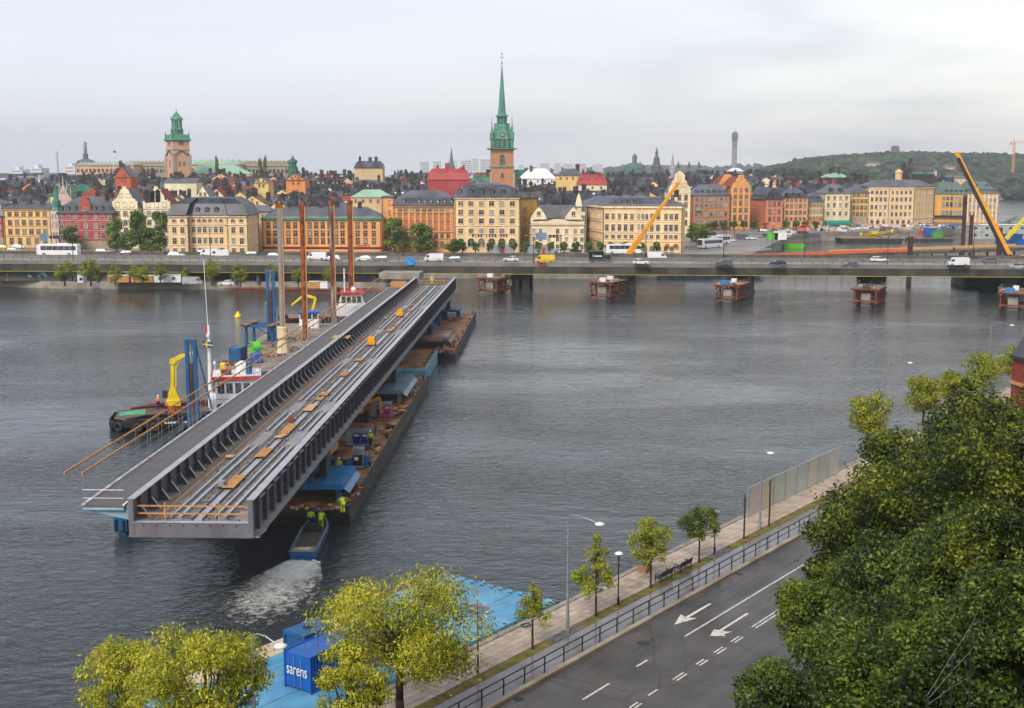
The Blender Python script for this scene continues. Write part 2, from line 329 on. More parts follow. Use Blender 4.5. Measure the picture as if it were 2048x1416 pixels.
LEAF = leafmat('linden_leaf', S((44, 60, 18)), S((98, 120, 36)), S((160, 166, 52)), .35)
LEAFD = leafmat('dark_maple_leaf', S((26, 40, 13)), S((74, 96, 28)), S((160, 158, 46)), .45)
LEAFG = leafmat('green_bush_leaf', S((26, 42, 16)), S((72, 98, 36)), S((134, 150, 56)), .5)
LEAFW = leafmat('willow_leaf', S((110, 122, 24)), S((186, 188, 46)), S((228, 216, 82)), .6)
LEAFC = leafmat('city_tree_leaf', S((62, 84, 30)), S((110, 138, 56)), S((152, 170, 76)), .2)
LEAFT = leafmat('trimmed_linden_leaf', S((54, 84, 32)), S((90, 126, 50)), S((124, 154, 70)), .3)
# ================================================================ THE SETTING
# ---- water
def water_mat():
    m = bpy.data.materials.new('rippled_water'); m.use_nodes = True; t = m.node_tree; b = t.nodes['Principled BSDF']
    b.inputs['Base Color'].default_value = (.036, .042, .045, 1); b.inputs['Roughness'].default_value = .10; b.inputs['IOR'].default_value = 1.33
    g = t.nodes.new('ShaderNodeNewGeometry')
    def nz(sc, sx, sy, det, rot=.35):
        mp = t.nodes.new('ShaderNodeMapping'); mp.inputs['Scale'].default_value = (sx, sy, 1); mp.inputs['Rotation'].default_value = (0, 0, rot)
        t.links.new(g.outputs['Position'], mp.inputs[0]); n = t.nodes.new('ShaderNodeTexNoise'); n.inputs['Scale'].default_value = sc; n.inputs['Detail'].default_value = det
        n.inputs['Roughness'].default_value = .55; n.inputs['Distortion'].default_value = .4
        t.links.new(mp.outputs[0], n.inputs['Vector']); return n.outputs['Fac']
    def ma(op, a, bb):
        n = t.nodes.new('ShaderNodeMath'); n.operation = op
        for i, v in enumerate((a, bb)):
            if isinstance(v, float): n.inputs[i].default_value = v
            else: t.links.new(v, n.inputs[i])
        return n.outputs[0]
    fine = nz(1.3, .55, 1.0, 4); mid = nz(.42, .5, 1.0, 3, .15); big = nz(.035, .5, 1.0, 3, -.2)
    amp = ma('MAXIMUM', ma('ADD', ma('MULTIPLY', big, 3.2), -1.0), .12)          # wind lanes: rougher and smoother water
    h = ma('ADD', ma('MULTIPLY', ma('MULTIPLY', fine, .62), amp), ma('MULTIPLY', mid, .40))
    bp = t.nodes.new('ShaderNodeBump'); bp.inputs['Strength'].default_value = .85; bp.inputs['Distance'].default_value = .42
    t.links.new(h, bp.inputs['Height']); t.links.new(bp.outputs[0], b.inputs['Normal']); return m
M['water'] = water_mat()
water = MB().poly([(-5000, -60, 0), (5000, -60, 0), (5000, 9000, 0), (-5000, 9000, 0)]).build('water', M['water'])
struct(water, 'grey rippled water of the strait')

# ---- old town island ground
def gpoly(px_list, z): return [W(a, b, z) for a, b in px_list]
EDGE = [W(a_, b_, 4) for a_, b_ in ((1330, 527), (1500, 510))] + [W(a_, b_, 0) for a_, b_ in ((1556, 502), (1578, 489), (1640, 482), (1745, 479.5), (1868, 478), (1910, 466), (1998, 462))]
shore = [W(-160, 566, 0), W(103, 577, 0), W(420, 578, 0), W(826, 583, 0), W(826, 556, 0), W(1250, 558, 0)] + EDGE
shore = [Vector((v.x, v.y, 0)) for v in shore] + [Vector((318, 800, 0)), Vector((240, 1000, 0)), Vector((-560, 1000, 0)), Vector((-560, shore[0].y, 0))]
gm = MB(); gm.ext([(v.x, v.y, -3) for v in shore], (0, 0, 5.0))
isl = gm.build('ground_island', M['concrete']); struct(isl, 'paved ground of the old town island')
# raised street level behind the motorway
st = [(-560, 392), (-60, 386), (38, 381)] + [(v.x + .05, v.y + .05) for v in EDGE] + [(317, 790), (240, 990), (-550, 990)]
stm = MB(); stm.ext([(a, b, 1.9) for a, b in st], (0, 0, 2.1)); struct(stm.build('street_old_town', M['asphf']), 'wet grey street along the old town front')
# quay in front of the motorway: slipway deck with rusty boom along the water
q = [W(103, 574, 0), W(420, 577, 0), W(826, 583, 0)]
kb = MB(); kb.tube([(v.x, v.y - .8, .25) for v in q[1:]], .55, 8)
tag(kb.build('floating_boom', M['redox']), 'rust red floating tube along the far quay edge', 'boom')
ks = MB()
for a, b in zip(q[:-1], q[1:]): ks.bar((a.x, a.y + .35, 2.15), (b.x, b.y + .35, 2.15), .9, .3)
struct(ks.build('kerb_far_quay', M['concrete']), 'stone coping of the far quay')

# ---- near quay: promenade, planting strip, footpath, kerb, road.  Local X = across (n), local Y = along (s)
QA = rad(36.7)
def Q(n, s, z=0.0): return Vector((n * math.cos(QA) + s * math.sin(QA), -n * math.sin(QA) + s * math.cos(QA), z))
Q0, Q1 = 22.0, 330.0
def strip(name, n0, n1, z0, z1, mat, label, s0=Q0, s1=Q1):
    o = MB().box(n0, s0, z0, n1, s1, z1).build(name, mat, rz=-QA); return struct(o, label)
strip('quay_wall', -47.25, -30.0, -3, 2.02, M['concdark'], 'dark stone quay wall below the promenade')
strip('quay_coping', -47.3, -46.85, 2.03, 2.24, pm('coping_stone', S((150, 142, 132)), var=.25, vs=1.2, rough=.7), 'granite coping at the edge of the promenade')
prom = strip('promenade', -46.84, -44.16, 2.03, 2.14, pm('paving_joint', S((96, 86, 76)), rough=.85), 'promenade bedding under the paving slabs')
M['slab'] = pm('paving_slab', S((164, 146, 128)), rough=.6, col2=S((194, 176, 158)), vs=.9, rnd=.16, detail=6)
SL = .5; slabs = []
for j in range(int((Q1 - 40) / SL)):
    for i in range(5):
        slabs.append((-46.8 + i * .528, 44 + j * SL))
sm_ = [MB().box(.012, .012, 0, .516, SL - .012, .07).mesh('paving_slab', M['slab']) for _ in range(1)]
def slab_key(a):
    p = Q(a[0], a[1]); d = p.length; pr = 1024 + F * p.x / max(1, p.y); py = HOR + 29.8 * F / p.y
    return (0 if (pr > 770 and py < 1425) else 1, d)
slabs.sort(key=slab_key)
for k, (n, s) in enumerate(slabs[:300]):
    o = put('paving_slab', sm_[0], prom, (n, s, 2.14 + R.uniform(0, .012)))
far = MB()
for n, s in slabs[300:]:
    if s < 150: far.box(n + .012, s + .012, 2.141, n + .516, s + SL - .012, 2.21 + R.uniform(0, .012))
    elif i == 4 and n < -46.7: far.box(n, s, 2.141, n + 2.64, s + SL - .02, 2.215)
fo = far.build('paving_slab_rest', M['slab'], prom); fo['kind'] = 'stuff'
strip('planting_strip', -44.15, -43.32, 2.03, 2.2, pm('soil_and_moss', S((92, 76, 46)), rough=.95, col2=S((126, 118, 48)), vs=1.3, detail=8), 'strip of soil and moss under the young trees')
strip('footpath', -43.30, -41.02, 2.03, 2.2, pm('wet_footpath', S((112, 110, 114)), rough=.13, col2=S((134, 130, 130)), vs=.5, detail=9), 'wet dark footpath beside the railing')
strip('kerb', -41.0, -40.62, 2.03, 2.3, pm('kerb_stone', S((176, 164, 148)), rough=.65, col2=S((138, 122, 100)), vs=.4, detail=7), 'pale granite kerb of the road')
strip('road', -40.6, -29.0, 2.03, 2.14, M['asph'], 'wet dark asphalt road along the quay')
# moss tufts on the strip
mv = MB()
for k in range(900):
    s = R.uniform(44, 120); n = R.uniform(-44.1, -43.4); a = R.uniform(0, 6.3); h = R.uniform(.03, .12)
    mv.raw([(n, s, 2.19), (n + .09 * math.cos(a), s + .09 * math.sin(a), 2.19), (n + .05 * math.cos(a + 1), s + .05 * math.sin(a + 1), 2.19 + h)], [(0, 1, 2)])
go = mv.build('grass_strip', leafmat('strip_grass', S((70, 74, 26)), S((120, 112, 40)), S((160, 146, 60)), 2.0), rz=-QA)
tag(go, 'short yellowish grass and moss in the tree strip', 'grass', kind='stuff')
for (sa, sb, wh) in ((62.9, 66.1, 'near the tall bent lamp post'), (84.6, 87.4, 'farther along the tree strip')):
    cb_ = MB(); n = -44.12
    while n < -43.4:
        s = sa
        while s < sb:
            w = R.uniform(.11, .17); cb_.box(n, s, 2.2, n + .11, s + w, 2.215 + R.uniform(0, .03)); s += w + .02
        n += .13
    tag(cb_.build('cobble_patch', pm('cobble', S((120, 114, 108)), rough=.5, var=.35, vs=6), rz=-QA), 'patch of grey cobbles ' + wh, 'cobbles', 'cobble patches', 'stuff')
# ---- road markings, each a thin sheet above the asphalt
ZR = 2.144
def mark(name, pts, label, mat=None, z=ZR):
    o = MB().ext([(a, b, z) for a, b in pts], (0, 0, .004)).build(name, mat or M['linew'], rz=-QA); return struct(o, label)
def dash(n, s0, s1, w, label): return mark('road_marking', [(n - w / 2, s0), (n + w / 2, s0), (n + w / 2, s1), (n - w / 2, s1)], label)
dash(-37.35, 68.85, 87.5, .13, 'long white lane line between the two arrows')
dash(-37.25, 56.75, 59.55, .13, 'single white lane dash low on the road'); dash(-37.28, 62.7, 64.0, .13, 'short white lane dash beside the manhole')
dash(-37.25, 50.0, 53.0, .13, 'white lane dash cut by the lower edge')
for k, (a, b) in enumerate(((55.0, 55.9), (57.3, 58.3), (59.6, 60.5), (62.4, 63.6), (65.1, 66.2), (67.6, 68.7), (70.0, 71.0))):
    for off in (-.16, .1):
        if k in (0, 2) and off > 0: continue
        dash(-34.38 + off, a + R.uniform(-.2, .1), b, .11, 'one of the worn double white centre dashes, pair %d counted from the lower edge, %s strip' % (k + 1, 'outer' if off < 0 else 'inner'))
for off in (-.17, .12): dash(-34.45 + off, 73.0, 96, .12, 'solid double centre line running under the trees, %s strip' % ('outer' if off < 0 else 'inner'))
def arrow(n, s0, s1, turn, label):
    if not turn:
        p = [(n, s0), (n + .62, s0 + 2.0), (n + .12, s0 + 1.75), (n + .10, s1), (n - .10, s1), (n - .12, s0 + 1.75), (n - .62, s0 + 2.0)]
    else:
        p = [(n - .1, s1), (n - .1, s0 + 1.3), (n - .42, s0 + 1.2), (n - .1, s0), (n + .75, s0 + .6), (n + .48, s0 + .8), (n + .72, s0 + 1.6), (n + .38, s0 + 1.3), (n + .1, s0 + 1.4), (n + .1, s1)]
    mark('road_arrow', p, label)
arrow(-38.95, 70.3, 75.4, 0, 'white straight-ahead arrow in the lane next to the kerb')
arrow(-36.0, 69.9, 75.2, 1, 'white turn arrow in the lane beside the centre line')
arrow(-38.9, 96.3, 100, 0, 'white straight-ahead arrow partly under the trees')
def disc(n, s, r, label):
    mark('manhole_cover', [(n + r * math.cos(k * .524), s + r * math.sin(k * .524)) for k in range(12)], label, M['dark'])
disc(-38.9, 66.3, .42, 'round dark manhole cover before the arrows'); disc(-40.2, 54.6, .3, 'small dark gully cover beside the kerb'); disc(-40.3, 82.5, .3, 'gully cover at the kerb farther up the road')
# ---- green hillside under the viewpoint
nn = np.linspace(-29.6, 40, 60); ss = np.linspace(-30, 260, 120); N_, S_ = np.meshgrid(nn, ss)
Zh = 2.0 + 27 * np.clip((N_ + 29) / 29, 0, 1.05) ** 1.7 + .5 * np.sin(N_ * .9 + S_ * .5) * np.clip((N_ + 28) / 10, 0, 1)
def hillz(n): return 2.0 + 27 * max(0, min(1.05, (n + 29) / 29)) ** 1.7
hm = grid_mesh('hillside', N_, S_, Zh); hm.materials.append(pm('hill_soil', S((52, 50, 30)), rough=.95, col2=S((70, 76, 36)), vs=.6))
struct(put('hillside', hm, rz=-QA), 'steep overgrown hillside below the viewpoint')

# ================================================================ MOTORWAY BRIDGE
BZ = 7.7
pa, pb = Vector((-140.5, 343, 0)), Vector((132.3, 323, 0)); bdir = (pb - pa).normalized(); BANG = math.atan2(bdir.y, bdir.x)
def B(u, v, z=0.0): return pa + bdir * u + Vector((-bdir.y, bdir.x, 0)) * v + Vector((0, 0, z))
mb_ = thing('motorway_bridge', 'long dark concrete motorway bridge carrying traffic across the water', 'bridge', (pa.x, pa.y, 0), BANG)
BU0, BU1 = -130, 420; BW = 27
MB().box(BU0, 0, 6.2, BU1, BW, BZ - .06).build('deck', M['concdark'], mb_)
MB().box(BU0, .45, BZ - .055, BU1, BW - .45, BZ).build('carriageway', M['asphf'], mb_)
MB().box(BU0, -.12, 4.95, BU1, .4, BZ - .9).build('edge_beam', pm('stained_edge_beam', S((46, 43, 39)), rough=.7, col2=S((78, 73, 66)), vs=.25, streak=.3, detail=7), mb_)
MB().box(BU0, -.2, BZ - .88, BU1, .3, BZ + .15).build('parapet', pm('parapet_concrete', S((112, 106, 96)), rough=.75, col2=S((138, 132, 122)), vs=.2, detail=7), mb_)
MB().box(BU0, BW - .4, BZ + .01, BU1, BW, BZ + .9).build('far_parapet', M['concdark'], mb_)
MB().box(BU0, 12.2, BZ + .01, BU1, 12.7, BZ + .8).build('median_barrier', pm('median', S((120, 112, 104)), rough=.8, var=.2), mb_)
MB().tube([(BU0, -.3, 4.8), (BU1, -.3, 4.8)], .09, 6).build('yellow_pipe', pm('yellow_pipe', S((170, 160, 60)), rough=.5), mb_)
for z, nm in ((BZ + .75, 'lower_rail'), (BZ + 1.15, 'top_rail')): MB().tube([(BU0, .05, z), (BU1, .05, z)], .05, 4).build(nm, M['galv'], mb_)
pst = MB().box(-.05, 0, BZ + .15, .05, .1, BZ + 1.15).mesh('rail_post', M['dark'])
u = -30.0
while u < 300: put('rail_post', pst, mb_, (u, 0, 0)); u += 2.6
for ly, uu in ((4.2, 0), (8.2, 1.7), (16.5, .6), (20.5, 2.1)):       # lane dashes
    ln = MB(); u = -40 + uu
    while u < 320: ln.box(u, ly, BZ + .001, u + 3, ly + .15, BZ + .005); u += 9
    ln.build('lane_line', M['linew'], mb_)
# piers in the water
def bpx(px, d=333): return ((px - 1024) / F * d - pa.x) / bdir.x
for px, ww in ((1029, 1.8), (1050, 1.8), (1247, 2.2), (1262, 2.2), (1491, 3.6), (1748, 3.6), (1998, 3.6)):
    uu = bpx(px); p = MB(); p.box(uu - ww / 2, 2.5, -2, uu + ww / 2, 5.2, 6.2); p.box(uu - ww / 2 - .25, 2.2, -2, uu + ww / 2 + .25, 5.5, .5)
    PM = pm('wet_black_pier', S((40, 38, 36)), rough=.6, var=.25, streak=.3); p.build('pier', PM, mb_); MB().box(uu - ww / 2, 19, -2, uu + ww / 2, 23, 6.2).build('rear_pier', PM, mb_)
# abutment walls on land, west of the water span
uend = bpx(830, 345)
ab = MB()
for (a, b) in ((BU0, 18), (26, 34)): ab.box(a, 2.0, 1.9, b, 2.5, 6.2)
ab.box(34, 9, 1.9, uend, 9.5, 6.2); ab.box(uend - 4.5, .5, -1, uend, 9, 6.2)
ab.build('abutment_wall', pm('graffiti_concrete', S((96, 90, 84)), rough=.85, col2=S((142, 132, 122)), vs=.3, detail=8), mb_)
for k in range(14):
    uu = 20 + k * 6.4
    if uu < uend - 6: MB().box(uu, 1.2, 1.9, uu + .7, 2.0, 6.2).build('column', M['concdark'], mb_)
for k in range(7):   # panels of the wall on the left
    MB().box(BU0 + 84 + k * 9.4, 1.85, 2.1, BU0 + 92.9 + k * 9.4, 2.0, 5.9).build('wall_panel', pm('wall_panel_conc', S((104, 98, 92)), rough=.85, col2=S((74, 70, 66)), vs=.25, rnd=.2), mb_)
# graffiti, painted flat on the wall: loose strokes of colour
def graffiti(cx, cy, z, w, h, cols, label, rz=BANG):
    t = thing('graffiti', label, 'graffiti', (cx, cy, z), rz)
    for k, c in enumerate(cols):
        g = MB()
        for q_ in range(5):
            x0 = R.uniform(-w / 2, w / 2); z0 = R.uniform(0, h * .6); pts = [(x0 + w * .13 * math.cos(a_ * .9) * R.uniform(.6, 1.2), -.006 * (k + 1) - .002 * q_, z0 + h * .2 + h * .3 * math.sin(a_ * .9) * R.uniform(.6, 1.1)) for a_ in range(7)]
            g.ext(pts, (0, .004, 0))
        g.build('stroke', paint('graf_%d_%d_%d' % c, c, rough=.6), t)
c = B(bpx(78, 345), 1.8); graffiti(c.x, c.y, 3.0, 5, 1.8, [(60, 160, 190), (150, 190, 200), (40, 60, 70)], 'turquoise graffiti tag on the bridge wall at the left')
c = B(bpx(725, 345), -1.0); 
# bright tarpaulin over the parapet
tp = MB(); c0 = bpx(815, 341)
tp.raw([(c0, -.5, 8.9), (c0 + 2.7, -.45, 9.0), (c0 + 2.5, -.4, 7.3), (c0 + 1.3, -.75, 7.0), (c0 + .3, -.5, 7.4), (c0, .6, 9.0), (c0 + 2.7, .6, 9.0)], [(0, 5, 6, 1), (0, 1, 2, 3), (0, 3, 4)])
tag(tp.build('tarpaulin', paint('blue_tarp', (40, 130, 205), rough=.5), loc=(pa.x, pa.y, 0), rz=BANG), 'crumpled blue tarpaulin hung over the bridge parapet', 'tarpaulin')
# ================================================================ OLD TOWN FRONT
WCACHE = {}
def window_mesh(w, h, trim, kind='rect'):
    key = (round(w, 1), round(h, 1), trim.name, kind)
    if key in WCACHE: return WCACHE[key]
    w, h = round(w, 1), round(h, 1)
    b = MB(); hw, hh = w / 2, h / 2; t = .16
    if kind == 'arch':
        arc = [(hw * math.cos(a), hh - hw + hw * math.sin(a)) for a in [math.pi * k / 8 for k in range(9)]]
        o_ = [((hw + t) * math.cos(a), hh - hw + (hw + t) * math.sin(a)) for a in [math.pi * k / 8 for k in range(9)]]
        inn = [(hw, -hh)] + arc + [(-hw, -hh)]; outr = [(hw + t, -hh)] + o_ + [(-hw - t, -hh)]
        b.poly([(x_, -.03, z_) for x_, z_ in inn], 1)
        for k in range(len(inn) - 1):
            b.ext([(inn[k][0], -.005, inn[k][1]), (outr[k][0], -.005, outr[k][1]), (outr[k + 1][0], -.005, outr[k + 1][1]), (inn[k + 1][0], -.005, inn[k + 1][1])], (0, -.15, 0), 0)
    else:
        b.poly([(-hw, -.03, -hh), (hw, -.03, -hh), (hw, -.03, hh), (-hw, -.03, hh)], 1)
        b.box(-hw - t, -.15, -hh - .01, -hw, -.005, hh); b.box(hw, -.15, -hh - .01, hw + t, -.005, hh)
        b.box(-hw - t - .08, -.2, hh, hw + t + .08, -.005, hh + .18)
    b.box(-hw - t - .08, -.24, -hh - .2, hw + t + .08, -.005, -hh - .012)
    b.box(-.05, -.09, -hh, .05, -.032, hh - .01, 2); b.box(-hw, -.085, hh * .25, hw, -.034, hh * .25 + .09, 2)
    WCACHE[key] = b.mesh('window', [trim, M['glass'], M['wframe']]); return WCACHE[key]
M['glassm'] = pm('curtained_glass', S((92, 88, 84)), rough=.15, col2=S((120, 112, 104)), vs=.6, rnd=.4)
M['wframe'] = paint('window_frame', (190, 180, 165), rough=.6)
M['stone'] = pm('ground_floor_stone', S((168, 150, 130)), rough=.8, var=.15, vs=.5)
def wallmat(name, c, k=1.08):
    g_ = sum(c) / 3; c = tuple(v * .87 + g_ * .13 for v in c); return pm('wall_' + name, tuple(min(.82, v * k) for v in S(c)), rough=.85, var=.13, vs=.3, streak=.3, detail=9)
class Front:
    def __init__(s, name, label, pts, zb, eave, wall, dep=14, trim=None, cat='building', group='painted houses along the old town waterfront'):
        s.P = [Vector(((p - 1024) / F * (d * math.cos(PITCH) * 1.0 / math.cos(PITCH)), d, 0)) for p, d in pts]
        s.px = pts; s.d0 = pts[0][1]; s.zb = zb
        a = s.P[0]; i0 = max(range(len(s.P) - 1), key=lambda k: (s.P[k + 1] - s.P[k]).length); b_, c_ = s.P[i0], s.P[i0 + 1]
        s.ang = math.atan2(c_.y - b_.y, c_.x - b_.x); s.dep = dep
        s.o = thing(name, label, cat, (a.x, a.y, zb), s.ang, group); s.wm = wall; s.trim = trim or wall
        M3 = Matrix.Rotation(-s.ang, 3, 'Z'); s.L = [M3 @ (p - a) for p in s.P]
        s.h = s.z(eave)
        bk = M3 @ Vector((0, dep, 0)); s.W = max(p.x for p in s.L); yb = max(p.y for p in s.L)
        fp = [(p.x, p.y) for p in s.L] + [(s.L[-1].x + bk.x, max(yb + 2, s.L[-1].y + bk.y)), (s.L[0].x + bk.x, max(yb + 2, s.L[0].y + bk.y))]; s.fp = fp
        w = MB(); w.ext([(x_, y_, 0) for x_, y_ in fp], (0, 0, s.h)); s.wall = w.build('wall', wall, s.o)
    def z(s, py): return ZA(py, s.d0) - s.zb
    def seg(s, i): return s.L[i], s.L[i + 1]
    def u(s, px, i=0):           # place along segment i
        a, b = s.px[i], s.px[i + 1]; t = (px - a[0]) / (b[0] - a[0]); return t
    def windows(s, rows, cols, wpx=9, i=0, kind='rect', light=.15, skip=(), m0=.06, m1=.06, jit=0):
        A, Bv = s.seg(i); d = (Bv - A); ang = math.atan2(d.y, d.x); Ln = d.length
        fr = cols if isinstance(cols, (list, tuple)) else [m0 + (1 - m0 - m1) * (k + .5) / cols for k in range(cols)]
        for r_, row in enumerate(rows):
            py, hp = row[0], row[1]; kd = row[2] if len(row) > 2 else kind; wp = row[3] if len(row) > 3 else wpx
            me = window_mesh(wp * s.d0 / F, hp * s.d0 / F, s.trim, kd)
            for k, f in enumerate(fr):
                if (r_, k) in skip: continue
                p = A + d * f; o = put('window', me, s.o, (p.x, p.y, s.z(py)), ang)
                q_ = R.random()
                if q_ < light + .3: o.material_slots[1].link = 'OBJECT'; o.material_slots[1].material = M['glassl'] if q_ < light else M['glassm']
        return s
    def band(s, py, hpx=2.2, proud=.22, mat=None, i=None, name='string_course'):
        for k in ([i] if i is not None else range(len(s.L) - 1)):
            A, Bv = s.seg(k); d = Bv - A; ang = math.atan2(d.y, d.x); hh = hpx * s.d0 / F
            MB().box(-.02, -proud, -hh / 2, d.length + .02, -.004, hh / 2).build(name, mat or s.trim, s.o, (A.x, A.y, s.z(py)), ang)
        return s
    def roof(s, rings, mats, over=.5):
        """rings: (inset, pixel row or metres above eave as string) from the eave up; mats one per ring gap"""
        w, dp = s.W, s.dep; xs = [p[0] for p in s.fp]; ys = [p[1] for p in s.fp]; cx, cy = (min(xs) + max(xs)) / 2, (min(ys) + max(ys)) / 2
        hx, hy = (max(xs) - min(xs)) / 2, (max(ys) - min(ys)) / 2
        rg = [(-over, s.h - .05), (-over, s.h + .3)] + [(ins, float(v[1:]) + s.h if isinstance(v, str) else s.z(v)) for ins, v in rings]
        s.rg = rg; b = MB(); n = len(s.fp); mi = [0, 0] + [mats.index(m) if m in mats else 0 for m in mats]
        verts = []
        for ins, zz in rg:
            kx, ky = max(.02, (hx - ins) / hx), max(.02, (hy - ins) / hy)
            verts.append([(cx + (x_ - cx) * kx, cy + (y_ - cy) * ky, zz) for x_, y_ in s.fp])
        b.poly(list(reversed(verts[0])), 0)
        for k in range(len(verts) - 1):
            for j in range(n): b.poly([verts[k][j], verts[k][(j + 1) % n], verts[k + 1][(j + 1) % n], verts[k + 1][j]], 0 if k < 1 else min(k - 1, len(mats) - 1))
        b.poly(verts[-1], len(mats) - 1)
        s.rf = b.build('roof', mats, s.o)
        for k in range(len(s.L)): MB().box(-.1, -.2, 0, .1, -.02, s.h).build('downpipe', M['dark'], s.o, (s.L[k].x + (.3 if k == 0 else -.3 if k == len(s.L) - 1 else 0), s.L[k].y, 0))
        return s
    def dormers(s, fr, py, hpx, wpx=8, yin=.9, i=0, mat=None, wm=None):
        A, Bv = s.seg(i); d = Bv - A; ang = math.atan2(d.y, d.x); w, h = wpx * s.d0 / F, hpx * s.d0 / F
        b = MB(); b.box(-w / 2, 0, -h / 2, w / 2, 2.6, h / 2, 0); b.ext([(-w / 2 - .15, -.12, h / 2), (w / 2 + .15, -.12, h / 2), (0, -.12, h / 2 + .45)], (0, 2.8, 0), 0)
        b.poly([(-w * .32, -.02, -h * .35), (w * .32, -.02, -h * .35), (w * .32, -.02, h * .38), (-w * .32, -.02, h * .38)], 1)
        b.box(-.05, -.06, -h * .35, .05, -.025, h * .38, 2)
        me = b.mesh('dormer', [mat or M['roofb'], wm or M['glass'], M['wframe']])
        zb_ = s.z(py) - h / 2; yin = float(np.interp(zb_, [r_[1] for r_ in s.rg], [r_[0] for r_ in s.rg])) + .02
        for f in (fr if isinstance(fr, (list, tuple)) else [(k + .5) / fr for k in range(fr)]):
            p = A + d * f; nrm = Vector((-d.y, d.x, 0)).normalized() * yin; put('dormer', me, s.o, (p.x + nrm.x, p.y + nrm.y, s.z(py)), ang)
        return s
    def chimneys(s, fr, ztop_py, hh=2.4, yf=.5, mat=None, ww=1.5, dd=.9):
        me = chim_mesh(mat or M['chim'])
        for f in fr:
            w_ = ww * R.uniform(.8, 1.3); put('chimney', me, s.rf if hasattr(s, 'rf') else s.o, (s.W * f, s.dep * yf + R.uniform(-1, 1), s.z(ztop_py - 5) - hh), 0, (w_, dd, hh))
        return s
    def gable(s, u0, u1, prof, dep=6, wall=None, roofm=None, z0=None, name='gable', y0=-.12):
        """shaped gable: prof = [(fraction across, pixel row)] left to right"""
        z0 = s.h - .4 if z0 is None else z0
        pts = [(u0, y0, z0)] + [(u0 + (u1 - u0) * f, y0, s.z(py)) for f, py in prof] + [(u1, y0, z0)]
        g = MB().ext(pts, (0, .5, 0)).build(name, wall or s.wm, s.o)
        if roofm:
            top = max(p[2] for p in pts) - .9; lo = s.h - .1; um = (u0 + u1) / 2
            MB().ext([(u0 - .05, y0 + .5, lo), (u1 + .05, y0 + .5, lo), (um, y0 + .5, top)], (0, dep, 0)).build('gable_roof', roofm, s.o)
        return g
    def win1(s, u, py, wpx, hpx, kind='rect', y=0, trim=None):
        return put('window', window_mesh(wpx * s.d0 / F, hpx * s.d0 / F, trim or s.trim, kind), s.o, (u, y, s.z(py)))
CH = {}
def chim_mesh(mat):
    if mat.name in CH: return CH[mat.name]
    b = MB(); b.box(-.5, -.5, 0, .5, .5, .86); b.box(-.58, -.6, .86, .58, .6, 1.0)
    for k in (-.28, .05, .32): b.box(k - .09, -.2, 1.0, k + .09, .2, 1.14)
    CH[mat.name] = b.mesh('chimney', mat); return CH[mat.name]
cream = wallmat('cream', (248, 208, 166)); yel = wallmat('yellow', (250, 190, 116)); org = wallmat('orange', (244, 158, 86)); ochre = wallmat('ochre', (226, 166, 70))
redw = wallmat('red', (176, 66, 52)); brick = pm('red_brick_wall', S((168, 70, 66)), rough=.85, col2=S((188, 88, 82)), vs=.6); lemon = wallmat('lemon', (236, 214, 174)); peach = wallmat('peach', (250, 194, 138))
salmon = wallmat('salmon', (226, 140, 96)); brown = wallmat('brown_orange', (190, 116, 66)); stonep = wallmat('pinkstone', (196, 172, 158)); tr1 = paint('trim_pale', (240, 212, 178)); tr2 = paint('trim_ochre', (196, 150, 96)); trg = paint('trim_grey', (190, 176, 164))
RB, RG, RC = M['roofb'], M['roofg'], M['copper']

f = Front('town_house', 'red town house cut by the left edge, beside the cream six-window house', [(-40, 462), (12, 462)], 4, 433, redw, trim=trg)
f.windows([(439, 7), (455, 8), (471, 8)], 3).roof([(1.2, 408), (5, 398)], [RB, RG]).band(482, 14, .1, M['stone']).dormers([.7], 424, 9).chimneys([.4, .8], 390)
f = Front('town_house', 'cream yellow town house with shallow grey roof and brown windows', [(12, 462), (107, 462)], 4, 418, yel, trim=tr2)
f.windows([(428, 8), (445, 10), (463, 10)], 6, 7, light=.1).windows([(482, 12)], 5, 7).band(434, 1, .1).band(453.5, 1, .1).band(472, 1.6, .15).band(419, 2.5, .4, name='cornice').roof([(5, 404)], [RG]).chimneys([.18, .48, .78], 404, 2.6, .25, ww=1.6)
f = Front('brick_house', 'red brick house with grey mansard roof and a central gabled bay', [(121, 455), (230, 455)], 4, 427, brick, trim=trg)
f.windows([(434, 7, 'arch'), (451, 11, 'arch'), (471, 12, 'arch')], [.06, .19, .32, .5, .68, .81, .94], 6.5, light=.3)
f.band(492, 20, .1, M['stone'], name='stone_base').band(441, 1.2, .12).band(461, 1, .1).roof([(1.6, 410), (6, 394)], [pm('slate_mansard', S((70, 72, 78)), rough=.5, var=.1), RG]).dormers([.06, .19, .32, .68, .81, .94], 418, 8, 5.5).chimneys([.28, .62, .8], 390, 3)
f.gable(f.W * .4, f.W * .6, [(0, 410), (.1, 404), (.25, 398), (.5, 391), (.75, 398), (.9, 404), (1, 410)], 5, roofm=RG); f.win1(f.W * .5, 417, 5, 7, 'arch', -.15)
f = Front('corner_turret', 'slim banded corner turret with green copper cap beside the brick house', [(106, 456), (121, 455)], 4, 421, stonep, dep=3, cat='turret')
f.windows([(432, 8), (449, 10), (470, 10)], 2, 3); f.rf = MB().lathe([(1.75, 0), (1.8, .4), (1.5, 1.0), (1.6, 2.2), (1.5, 3.4), (.9, 4.2), (.7, 6.0), (.5, 7.0), (.12, 11), (.03, 13)], (f.W / 2, 1.5, f.h), 10).build('copper_cap', M['copper'], f.o)
f = Front('gabled_hall', 'pale stone gable with pinnacles and green roof behind the brick house', [(116, 474), (152, 474)], 4, 408, stonep, dep=16, trim=stonep)
